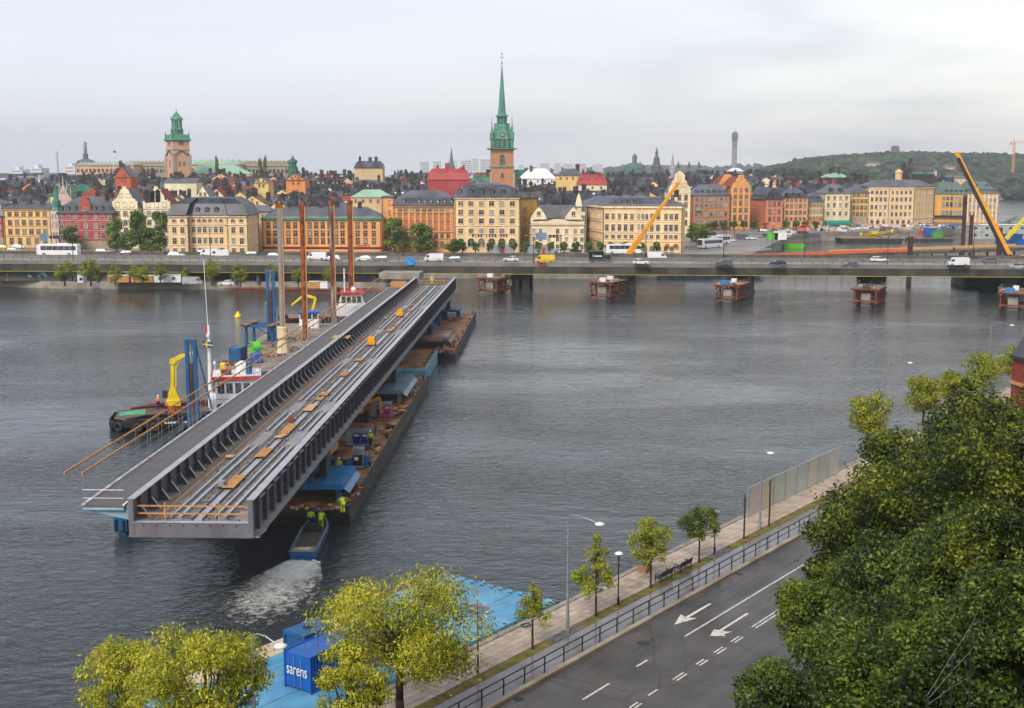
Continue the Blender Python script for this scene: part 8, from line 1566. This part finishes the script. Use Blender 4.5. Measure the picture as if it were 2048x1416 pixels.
# concrete stub of the old ramp by the far end of the bridge
c = W(800, 560, 4); t = thing('ramp_stub', 'cut concrete ramp stub at the far end of the bridge section', 'ramp', (c.x, c.y, 2), BANG); MB().box(-5.5, 0, 2.2, 5, 8, 3.8).build('deck', M['concrete'], t)
for sx in (-4, 3): MB().box(sx, 1, 0, sx + 1, 3, 2.2).build('column', M['concdark'], t)
def excavator(label, px, py, z, rz, col, s_=1.0, dirx=1):
    c = W(px, py, z); t = thing('excavator', label, 'excavator', tuple(c), rz); t.scale = (s_ * dirx, s_, s_)
    for sy in (-1.1, 1.1): MB().ext([(-1.8, sy - .3, .15), (-1.5, sy - .3, 0), (1.5, sy - .3, 0), (1.8, sy - .3, .15), (1.8, sy - .3, .6), (1.5, sy - .3, .8), (-1.5, sy - .3, .8), (-1.8, sy - .3, .6)], (0, .6, 0)).build('track', M['dark'], t)
    MB().box(-1.9, -1.2, .9, 1.0, 1.2, 2.0).build('engine_house', col, t); MB().box(.1, .2, 2.0, 1.2, 1.2, 3.0).build('cab', M['glass'], t); MB().box(.05, .15, 3.0, 1.25, 1.25, 3.1).build('cab_roof', col, t)
    MB().bar((.9, -.3, 1.6), (3.4, -.3, 4.6), .5, .6).bar((3.4, -.3, 4.6), (5.6, -.3, 5.2), .45, .5).build('boom', col, t); MB().bar((5.6, -.3, 5.2), (6.6, -.3, 1.8), .35, .42).build('stick', col, t); MB().ext([(6.2, -.8, 1.9), (7.0, -.8, 1.8), (6.9, -.8, .9), (6.0, -.8, .8)], (0, 1.0, 0)).build('bucket', M['dark'], t)
excavator('orange-red excavator under the motorway above the far quay', 478, 555, 3.2, 0, paint('digger_red', (226, 84, 50)), .75); excavator('orange excavator on the construction quay of the square', 1605, 467, 4.02, 0, paint('digger_orange', (226, 100, 44)), 1.3)
# red oxide scaffolded pier heads
RGp = 'scaffolded new piers in the water'
def newpier(px0, px1, pyb, lab, tarp):
    a, b_ = W(px0 + 10, pyb, 0), W(px1, pyb - 8, 0); w = b_.x - a.x; L_ = 9.5; t = thing('new_pier', lab, 'pier', ((a.x + b_.x) / 2, a.y + 1, 0), BANG - rad(22), RGp); RO = M['redox']
    MB().box(-1.1, .3, -2, 1.1, 2.6, 3.2).build('pier_stem', M['concrete'], t); MB().box(-1.1, 5.5, -2, 1.1, 7.8, 3.2).build('rear_stem', M['concrete'], t)
    for z_ in (3.3, .6): 
        for sx in (-2.6, 2.6): MB().box(sx - .2, -1, z_, sx + .2, L_, z_ + .45).build('long_beam', RO, t)
        for y_ in (-.6, 2.9, 5.2, L_ - .6): MB().box(-3.4 if z_ > 2 else -2.7, y_ - .18, z_ + .452, 3.4 if z_ > 2 else 2.7, y_ + .18, z_ + .8).build('cross_beam', RO, t)
    for sx in (-2.6, 2.6):
        for y_ in (-.6, 2.9, 5.2, L_ - .6): MB().box(sx - .14, y_ - .14, .3, sx + .14, y_ + .14, 3.3).build('hanger', RO, t)
        for y_ in (-.6, 5.2): MB().bar((sx, y_, .9), (sx, y_ + 3.3, 3.3), .14).build('brace', RO, t)
    MB().box(-3.3, -1.0, 4.11, 3.3, L_, 4.25).build('work_floor', M['rustdeck'], t); rl_ = MB()
    for sx in (-3.2, 3.2):
        for y_ in np.linspace(-.9, L_ - .1, 6): rl_.cyl((sx, float(y_), 4.25), (sx, float(y_), 5.3), .03, n=4)
        for z_ in (4.8, 5.3): rl_.cyl((sx, -.9, z_), (sx, L_ - .1, z_), .03, n=4)
    for z_ in (4.8, 5.3): rl_.cyl((-3.2, -.9, z_), (3.2, -.9, z_), .03, n=4)
    rl_.build('guard_rail', M['galv'], t)
    hp_ = MB()
    for k in range(16): hp_.cb((R.uniform(-2.4, 2.4), R.uniform(0, L_ - 1), 4.4), (R.uniform(.3, 1.2), R.uniform(.3, .9), R.uniform(.2, .7)), R.randint(0, 3), R.uniform(0, 3))
    hp_.build('stored_gear', [M['rust'], M['grey'], M['wood'], M['dark']], t)['kind'] = 'stuff'
    if tarp == 'w':
        for y_ in (1, 6): MB().box(-1, y_, 4.25, .6, y_ + 1.2, 5.2).build('white_crate', M['white'], t)
    elif tarp == 'b': MB().ext([(-1.9, -.6, 4.26), (.4, -.6, 4.26), (.2, -.6, 5.1), (-1.7, -.6, 5.1)], (0, 1.6, 0)).build('blue_tarp', paint('blue_tarp', (40, 130, 205)), t); MB().box(-.5, 5, 4.25, .8, 6.2, 5.3).build('white_crate', M['white'], t)
    else:
        for y_ in (.4, 4.8): MB().lathe([(.9, 0), (.8, .5), (.3, .9)], (0, y_, 4.26), 8).build('dark_bag', M['dark'], t)
    return t
newpier(933, 1012, 588, 'red scaffolded pier with white crates nearest the bridge section', 'w'); newpier(1150, 1240, 598, 'red scaffolded pier with white crates, second from the bridge section', 'w'); newpier(1406, 1480, 604, 'red scaffolded pier with bright blue tarpaulin', 'b'); newpier(1683, 1750, 613, 'red scaffolded pier topped with dark bags', 'd'); newpier(1980, 2036, 622, 'red scaffolded pier at the right edge with white crate and blue cover', 'b')
# things under and behind the motorway
a, b_ = W(1340, 571, 0), W(1545, 567, 0); t = thing('dark_barge', 'low dark barge lying behind the motorway piers', 'barge', (a.x, a.y + 22, 0), 0); w = b_.x - a.x; MB().ext([(0, 0, -.4), (w - 1, 0, -.4), (w + .6, 0, 1.8), (-.8, 0, 1.8)], (0, 9, 0)).build('hull', pm('navy_hull', S((40, 52, 66)), rough=.6), t); MB().box(-.5, .2, 1.803, w + .3, 8.8, 1.83).build('deck', M['rustdeck'], t); MB().box(w - 3, 1, 1.83, w - .5, 3, 2.6).build('yellow_winch', M['yellow'], t)
for k in range(7): MB().cyl((3 + k * 3.6, -.12, .7), (3 + k * 3.6, .05, .7), .55, n=12).build('tyre_fender', M['black'], t)
# ================================================================ TELESCOPIC CRANES
def tele(label, base, tip, col, sect=3, w0=1.3, dark=None, name='telescopic_crane', truck=True, rz=0.0, hook=0):
    base, tip = Vector(base), Vector(tip); t = thing(name, label, 'crane', tuple(base), 0); v = tip - base; L_ = v.length
    for k in range(sect):
        a = v * (k / sect * .98 if k else 0); b_ = v * ((k + 1) / sect); w = w0 * (1 - .22 * k); MB().bar(a, b_, w * .8, w).build('boom_section', col, t); MB().bar(b_ - v.normalized() * .5, b_, w * .8 + .14, w + .14).build('boom_collar', col, t)
    d = v.normalized(); up = Vector((0, 0, 1)) - d * d.z; up.normalize()
    if dark: MB().bar(v * .02 - up * w0 * .5 + Vector((0, -w0 * .35, 0)), v * .97 - up * w0 * .3 + Vector((0, -w0 * .25, 0)), w0 * .5, w0 * .55).build('cable_tray', dark, t)
    MB().bar(v, v + d * .9 - Vector((0, 0, .5)), w0 * .6, w0 * .7).build('boom_head', col, t)
    if hook: MB().cyl(v + Vector((-1.0, 0, .3)), v + Vector((-1.0, 0, -hook)), .04, n=4).build('hoist_rope', M['dark'], t); MB().box(v.x - 1.25, -.2, v.z - hook - .9, v.x - .75, .2, v.z - hook).build('hook_block', M['dark'], t)
    if truck:
        MB().box(-3.5, -1.4, -1.6, 5.5, 1.4, -.4).build('carrier', col, t); MB().box(-1.2, -1.3, -.4, 3.2, 1.3, 1.0).build('superstructure', col, t); MB().box(3.0, -1.4, -.2, 4.8, 1.4, 1.4).build('counterweight', col, t); MB().box(-1.5, -1.3, -.3, -.2, -.4, 1.6).build('cab', M['glass'], t); MB().bar((1.2, 0, .3), v * .22 - up * .5, .5).build('luffing_ram', M['galv'], t)
        for k in range(4):
            for sy in (-1.3, 1.3): MB().cyl((-2.6 + k * 2.2, sy - .2, -1.9), (-2.6 + k * 2.2, sy + .2, -1.9), .6, n=12).build('wheel', M['black'], t)
    return t
tele('orange-yellow telescopic crane with raised boom before the pink-cream block', D(1243, 528, 372), D(1355, 368, 378), M['craney'], 3, 1.45, None, hook=0)
tele('large orange crane with long dark-striped boom at the right', D(2022, 520, 352), D(1915, 308, 356), M['craney'], 3, 1.7, pm('boom_navy', S((44, 36, 40))), hook=26)
c = W(2000, 522, 5.2)
t = thing('crane_barge', 'barge deck carrying the large orange crane behind the motorway', 'barge', (130, 350, 0), BANG); MB().box(-4, -3, -.5, 60, 10, 3.1).build('hull', M['concdark'], t); MB().box(-3.9, -2.9, 3.103, 59.9, 9.9, 3.15).build('deck', M['rustdeck'], t); MB().box(1, -2, 3.15, 12, -1, 5.2).build('stacked_beams', M['craney'], t)
# tower crane far right
d = 1900; c = D(2025, 350, d); t = thing('tower_crane', 'tall orange tower crane at the right edge', 'tower crane', (c.x, d, 1), 0); zt = ZA(288, d)
lat = MB()
for sx in (-1.2, 1.2):
    for sy in (-1.2, 1.2): lat.bar((sx, sy, 0), (sx, sy, zt), .45)
for k in range(24): lat.bar((-1.2, -1.2, k * zt / 24), (1.2, -1.2, (k + 1) * zt / 24), .3)
CO = paint('pale_crane_orange', (224, 158, 84)); lat.build('lattice_mast', CO, t); jb = MB()
for z_, y_ in ((zt + .5, -.8), (zt + .5, .8), (zt + 2.6, 0)): jb.bar((-6, y_, z_), (46, y_, z_), .4)
for k in range(16): jb.bar((-6 + k * 3.2, 0, zt + (.5 if k % 2 else 2.6)), (-2.8 + k * 3.2, 0, zt + (2.6 if k % 2 else .5)), .3)
jb.build('jib', CO, t); MB().lathe([(1.2, zt), (.2, zt + 6)], (0, 0, 0), 4).build('apex', CO, t); MB().box(-6.5, -1, zt - 2, -3.5, 1, zt + .4).build('counterweight', M['grey'], t)
# knuckle crane at the right edge and its blue base, site cabins, piles
tele('yellow crane arm on a blue base at the right edge', D(2012, 478, 500), D(2056, 428, 500), M['yellow'], 2, 1.4, None, 'site_crane', False)
c = W(2025, 487, 3); t = thing('blue_platform', 'blue crane base with side tanks under the yellow arm', 'crane base', (c.x, c.y, 2.5), 0); MB().box(-6, -2, 0, 8, 3, 2.2).build('base_tank', M['bluec'], t); MB().box(-3.5, -1, 2.2, 3.5, 2, 4.4).build('winch_house', M['blue'], t)
def cabins(px0, px1, pyb, z, lab):
    a, b_ = W(px0, pyb, z), W(px1, pyb, z); w = b_.x - a.x; t = thing('site_cabins', lab, 'site cabins', (a.x, a.y, z), 0); n = 6
    for f_ in range(2):
        for k in range(n):
            o = MB().box(w * k / n + .04, 0, f_ * 2.9, w * (k + 1) / n - .04, 6, f_ * 2.9 + 2.82).build('cabin_module', paint('cabin_grey', (176, 178, 170)), t); MB().box(w * (k + .3) / n, -.05, f_ * 2.9 + 1.1, w * (k + .55) / n, -.004, f_ * 2.9 + 2.1).build('window', M['glass'], o)
            MB().box(w * (k + .28) / n, -.08, f_ * 2.9 + 1.0, w * (k + .57) / n, -.052, f_ * 2.9 + 1.1).build('sill', M['white'], o)
    MB().box(-.2, -.2, 5.73, w + .2, 6.2, 5.95).build('cabin_roof', M['white'], t)
cabins(1940, 2080, 478, 4.1, 'two-storey row of grey site cabins with small windows')
PG = 'brown piles around the site'
for px, yt, yb, d_, lab in ((1926, 391, 485, 480, 'tall dark brown pile left of the site cabins'), (1941, 430, 485, 482, 'shorter dark brown pile right next to the tall one'), (1819, 472, 528, 375, 'lone brown pile between motorway and basin'), (1997, 455, 520, 385, 'brown pile beside the large orange crane')):
    c = D(px, yb, d_); t = thing('brown_pile', lab, 'pile', (c.x, d_, -1), 0, PG); h = ZA(yt, d_) + 1; MB().cyl((0, 0, 0), (0, 0, h), .75, n=12).build('shaft', pm('brown_pile', S((66, 40, 34)), rough=.7, var=.25, streak=.2), t); MB().cyl((0, 0, h - .4), (0, 0, h + .02), .82, n=12).build('rim', M['rust'], t)
# temporary bridge of timber and orange netting crossing towards the right
a, b_ = W(1395, 516, 4.6), W(2060, 490, 5.2); t = thing('temporary_bridge', 'low temporary timber bridge with orange netting leading to the right', 'temporary bridge', (a.x, a.y, 0), math.atan2(b_.y - a.y, b_.x - a.x)); w = (b_ - a).length
MB().box(0, 0, 3.6, w, 7, 4.3).build('deck', pm('temp_deck', S((126, 104, 82)), rough=.8, col2=S((96, 84, 72)), vs=.3), t); MB().box(0, -.1, 3.2, w, -.01, 4.2).build('edge_girder', M['concdark'], t); MB().box(2, -.14, 4.31, w * .60, -.08, 5.35).build('orange_netting', paint('orange_net', (236, 110, 70), rough=.7), t); MB().box(w * .4, 6.6, 4.31, w, 6.7, 5.3).build('timber_guard', M['wood'], t); MB().box(w * .61, -.12, 4.9, w, -.06, 5.1).build('hand_rail', M['wood'], t)
for k in range(22):
    if k * w / 22 > w * .6: MB().box(k * w / 22, -.12, 4.31, k * w / 22 + .15, -.02, 5.1).build('rail_post', M['wood'], t)
    MB().box(k * w / 22, 1, -2, k * w / 22 + .5, 1.5, 3.6).build('pile_leg', M['dark'], t)
# construction quay clutter: tents, boxes, pontoons, fences
def boxthing(name, label, cat, px, py, z, dims, mat, rz=0, cap=None):
    c = W(px, py, z); t = thing(name, label, cat, tuple(c), rz, 'site clutter on the construction quay'); x_, y_, h = dims; MB().box(-x_ / 2, 0, .1, x_ / 2, y_, h).build('box_body', mat, t); MB().box(-x_ / 2 - .1, -.1, h, x_ / 2 + .1, y_ + .1, h + .18).build('lid', cap or mat, t); MB().box(-x_ / 2 + .2, .2, 0, x_ / 2 - .2, y_ - .2, .1).build('skid', M['dark'], t); return t
boxthing('site_tent', 'green and white site tent, green half', 'tent', 1546, 480, 3.9, (4, 4, 2.8), M['green']); boxthing('site_tent', 'white half of the site tent beside the green half', 'tent', 1561, 480, 3.9, (5, 4, 3.2), M['white'])
c = W(1589, 497, 0); t = thing('green_hopper', 'bright green hopper barge at the construction quay', 'hopper', (c.x, c.y, 0), .12); MB().ext([(-4.4, 0, 0), (4.4, 0, 0), (4.8, 0, 1.9), (-4.8, 0, 1.9)], (0, 5, 0)).build('hopper_body', M['green'], t); MB().box(-4.5, .3, 1.6, 4.5, 4.7, 1.92).build('load', M['rustdeck'], t)
for k in range(6): MB().box(-4 + k * 1.55, -.12, .2, -3.8 + k * 1.55, 0, 1.8).build('side_rib', M['green'], t)
boxthing('blue_machine', 'blue machine box on the floating pontoon in the basin', 'machine', 1862, 474, 1.2, (5, 4, 4), M['bluec']); boxthing('green_machine', 'green machine box beside the blue one in the basin', 'machine', 1876, 476, 1.2, (4.5, 4, 3), paint('site_green', (70, 150, 70)))
c = W(1860, 482, 0); t = thing('site_pontoon', 'rusty pontoon with machines in the basin', 'pontoon', (c.x, c.y, 0), 0); MB().box(-9, -2, -.3, 10, 8, 1.15).build('hull', M['dark'], t); MB().box(-8.9, -1.9, 1.153, 9.9, 7.9, 1.19).build('deck', M['rustdeck'], t); MB().bar((-7, 0, 1.2), (-4.5, 0, 5), .4).bar((-4.5, 0, 5), (-2, 0, 2), .35).build('red_arm', M['red'], t)
tele('yellow excavator arm lying low on the construction quay', W(1752, 471, 4.5), W(1784, 462, 9.5), M['yellow'], 2, 1.3, None, 'yellow_dredger', False); tele('second yellow arm reaching left from the same machine', W(1750, 471, 4.5), W(1722, 468, 7.0), M['yellow'], 2, 1.2, None, 'yellow_loader', False)
boxthing('yellow_machine', 'yellow machine body between the two low arms', 'machine', 1750, 475, 2.0, (3, 4, 2.4), M['yellow'])
c = W(1745, 486, 0); t = thing('dredging_barge', 'dark low barge carrying the yellow arms in the basin', 'barge', (c.x, c.y, 0), 0); MB().ext([(-13, 0, -.3), (13, 0, -.3), (14, 0, 1.9), (-14, 0, 1.9)], (0, 12, 0)).build('hull', M['dark'], t); MB().box(-13.5, .3, 1.903, 13.5, 11.7, 1.95).build('deck', M['rustdeck'], t)
KH = [M['concrete'], M['dark'], M['wood'], M['white'], M['redox'], M['grey'], M['offwhite'], M['bluec']]
for k in range(26):
    px = R.uniform(1530, 1930); py = R.uniform(452, 463) if px > 1580 else R.uniform(462, 480); c = W(px, py, 4.0); b = MB()
    for j in range(R.randint(9, 20)): b.cb((R.uniform(-6, 6), R.uniform(-3, 3), R.uniform(.2, 1.0)), (R.uniform(.4, 3.5), R.uniform(.3, 1.2), R.uniform(.3, 1.6)), R.randint(0, 7), R.uniform(-.4, .4))
    o = b.build('material_heap', KH, loc=(c.x, c.y, 4.0)); tag(o, 'heap of site material on the construction quay, %s of a long row' % (ORD + [str(q_) for q_ in range(15, 40)])[k] if k < 14 else 'scattered site material on the construction quay, spot %d along the quay' % (k - 13), 'site material', 'site clutter on the construction quay', 'stuff')
fe = thing('site_fence', 'light mesh fence along the construction quay', 'fence', (0, 0, 0)); pts = [W(1365, 505, 4), W(1440, 497, 4), W(1530, 488, 4), W(1575, 470, 4), W(1720, 462, 4), W(1890, 460, 4)]
for a, b_ in zip(pts[:-1], pts[1:]):
    n_ = max(2, int((b_ - a).length / 3.5))
    for k in range(n_): p = a.lerp(b_, k / n_); MB().cyl(p, p + Vector((0, 0, 1.8)), .05, n=5).build('fence_post', M['galv'], fe)
    for z_ in (.4, 1.1, 1.8): MB().cyl(a + Vector((0, 0, z_)), b_ + Vector((0, 0, z_)), .035, n=4).build('fence_rail', M['galv'], fe)
for px, py, yt in ((1452, 490, 448), (1469, 478, 430), (1545, 500, 452), (1590, 476, 435), (1760, 505, 470)):
    c = W(px, py, 4); h = ZA(yt, c.y) - 4; t = thing('square_lamp', 'thin dark lamp mast on the square at the %s' % {1452: 'coach stand', 1469: 'round tree group', 1545: 'green hopper', 1590: 'site tent', 1760: 'yellow arms'}[px], 'lamp mast', tuple(c), 0, 'lamp masts on the square'); MB().cyl((0, 0, 0), (0, 0, h), .12, .07, 6).build('mast', M['dark'], t); MB().box(-.9, -.12, h, .9, .12, h + .14).build('lamp_head', M['dark'], t)
# road on the square: pale markings and kerbed islands
for k, (pp, lab) in enumerate((([(1180, 519), (1400, 512), (1540, 497), (1545, 499), (1400, 516), (1180, 523)], 'kerbed traffic island beside the motorway'), ([(1368, 493), (1390, 487), (1398, 490), (1375, 497)], 'small kerbed island at the coach stand'))):
    o = MB().ext([tuple(W(a, b_, 4.02)) for a, b_ in pp], (0, 0, .12)).build('traffic_island', M['concrete']); struct(o, lab)

# ================================================================ TREES OF THE FAR SIDE
def crown_mesh(n, size, cl): me = leaves(cl, n, size, .7, .35, .3); return me
def city_proto(h, r, th, nl, size, leafm, box=False):
    cl = []; b = MB(); b.tube([(0, 0, 0), (0, 0, th + h * .25)], [.28, .16], 7)
    for k in range(30):
        if box: c = (R.uniform(-1, 1) * r * .78, R.uniform(-1, 1) * r * .78, th + R.uniform(.12, .9) * (h - th)); q_ = r * .28
        else: zf = R.uniform(.06, .95); a = R.uniform(0, 6.28); rr = r * math.sqrt(max(.04, 1 - (2 * zf - .9) ** 2 * .8)) * R.random() ** .5 * .85; c = (rr * math.cos(a), rr * math.sin(a), th + zf * (h - th)); q_ = r * R.uniform(.24, .4)
        cl.append((*c, q_, q_, q_ * .85))
        if k % 4 == 0: b.tube([(0, 0, th), c], [.1, .03], 5)
    m1 = b.mesh('trunk', M['bark']); m2 = crown_mesh(nl, size, cl); m2.materials.append(leafm); return m1, m2, h
CP = [city_proto(10, 4.2, 1.6, 4200, .6, LEAFC) for _ in range(3)]; BX = city_proto(4.2, 1.6, .9, 2600, .4, LEAFT, True); QT = [city_proto(7, 3.0, 1.4, 2400, .38, LEAF) for _ in range(2)]
def ctree(proto, px, pyb, pyt, z, lab, wpx, group, name='city_tree'):
    c = W(px, pyb, z); h = ZA(pyt, c.y) - z; s_ = h / proto[2]; base_r = {10: 4.2, 4.2: 1.6, 7: 3.0}[proto[2]]; sw = (wpx / F * c.y / 2) / base_r; t = thing(name, lab, 'tree', tuple(c), R.uniform(0, 6), group); put('trunk', proto[0], t, None, 0, (sw, sw, s_)); put('crown', proto[1], t, None, 0, (sw, sw, s_)); return t
TG = 'broad trees before the waterfront houses'
for k, (px, yb, yt, w, lab) in enumerate(((142, 500, 456, 46, 'dark round tree before the brick house'), (234, 505, 438, 42, 'tall tree before the cream stepped gables, first of the close group'), (283, 505, 424, 46, 'tallest tree before the cream stepped gables'), (322, 505, 427, 40, 'tree touching the palace block'), (303, 507, 458, 60, 'low dark tree in front of the tall group'), (258, 507, 462, 50, 'low dark tree at the left of the tall group'), (790, 505, 440, 52, 'broad tree before the narrow orange house'), (842, 505, 448, 56, 'broad tree before the pilastered block'), (908, 508, 480, 44, 'low bushy tree at the corner of the arcade block'))): ctree(CP[k % 3], px, yb, yt, 4, lab, w, TG)
for k, (px, yb, yt, w, lab) in enumerate(((555, 500, 466, 34, 'thin tree before the left end of the orange block'), (628, 500, 474, 36, 'thin tree before the middle of the orange block'), (600, 501, 482, 30, 'low thin tree between the first two piles'))): ctree(QT[k % 2], px, yb, yt, 4, lab, w, 'thin trees before the orange block')
for k, px in enumerate((925, 951, 980, 1003, 1027, 1051, 1077, 1101, 1127, 1152, 1177, 1201, 1222, 1247, 1313, 1281)): ctree(BX, px, 508, 483, 4, 'box-trimmed linden, %s in the row before the arcade and pink-cream blocks' % (ORD + ['fifteenth', 'sixteenth'])[k], 15, 'box-trimmed lindens', 'trimmed_linden')
for k, (px, yb, yt, w, lab) in enumerate(((1392, 487, 448, 36, 'round tree left in the group beside the coaches'), (1413, 486, 446, 40, 'round tree right in the group beside the coaches'), (1402, 491, 458, 44, 'front round tree of the group beside the coaches'), (1384, 483, 452, 26, 'small round tree behind the group beside the coaches'))): ctree(QT[k % 2], px, yb, yt, 4, lab, w, 'round trees beside the coaches', 'round_tree')
for k, px in enumerate((1372, 1428, 1447, 1467, 1488, 1508, 1572, 1592, 1611, 1631)): ctree(BX, px, 460, 441, 4, 'small trimmed tree, %s along the house fronts of the square' % ORD[k], 14, 'small trimmed trees on the square', 'trimmed_tree')
LEAFQ = leafmat('quay_tree_leaf', S((90, 106, 26)), S((146, 156, 48)), S((190, 184, 64)), .5); QQ = [city_proto(7, 3.0, 1.6, 2400, .34, LEAFQ) for _ in range(2)]
for k, (px, yb, yt, w, lab) in enumerate(((130, 572, 522, 42, 'yellow-green quay tree nearest the wall corner'), (182, 573, 519, 46, 'largest yellow-green quay tree beside the narrow white hut'), (231, 573, 531, 30, 'quay tree in front of the orange huts'), (270, 570, 529, 26, 'small quay tree left of the slim one'), (287, 574, 529, 32, 'slim quay tree before the orange hut'), (321, 568, 525, 28, 'yellow quay tree above the long white hut'), (371, 566, 534, 16, 'small quay tree right of the long white hut'), (424, 572, 520, 34, 'upright quay tree beside the parked hatchback'), (481, 574, 527, 36, 'quay tree under the red excavator'), (545, 572, 528, 26, 'quay tree hidden by the far pile guide'), (597, 574, 536, 26, 'quay tree between the grey and the orange pile'), (655, 572, 534, 20, 'quay tree behind the third pile'))): ctree(QQ[k % 2], px, yb, yt, 2.0, lab, w, 'yellow-green trees on the far quay', 'quay_tree')
for k, (px, yt, yb, lab) in enumerate(((434, 318, 350, 'dark poplar before the pale green palace roof'), (520, 319, 350, 'poplar before the olive palace wing'), (531, 316, 350, 'taller poplar beside it'))):
    d_ = 850; c = D(px, 345, d_); h = ZA(yt, d_) - 10; t = thing('poplar_tree', lab, 'tree', (c.x, d_, 10), 0, 'poplars by the palace'); put('crown', CP[k][1], t, None, 0, (.45, .45, h / 10)); put('trunk', CP[k][0], t, None, 0, (.45, .45, h / 10))

# ================================================================ HAZE
hz = MB().box(-3200, -400, -40, 3600, 5400, 190).build('haze', None)
hz.data.materials.clear(); hmat = bpy.data.materials.new('haze_air'); hmat.use_nodes = True; ht = hmat.node_tree; ht.nodes.clear()
ho = ht.nodes.new('ShaderNodeOutputMaterial'); hv = ht.nodes.new('ShaderNodeVolumePrincipled'); hv.inputs['Color'].default_value = (.86, .91, 1.0, 1); hv.inputs['Density'].default_value = HAZE; hv.inputs['Anisotropy'].default_value = .1
ht.links.new(hv.outputs[0], ho.inputs['Volume']); hz.data.materials.append(hmat); hz['kind'] = 'stuff'; hz['label'] = 'thin pale haze over the whole view'; hz['category'] = 'haze'
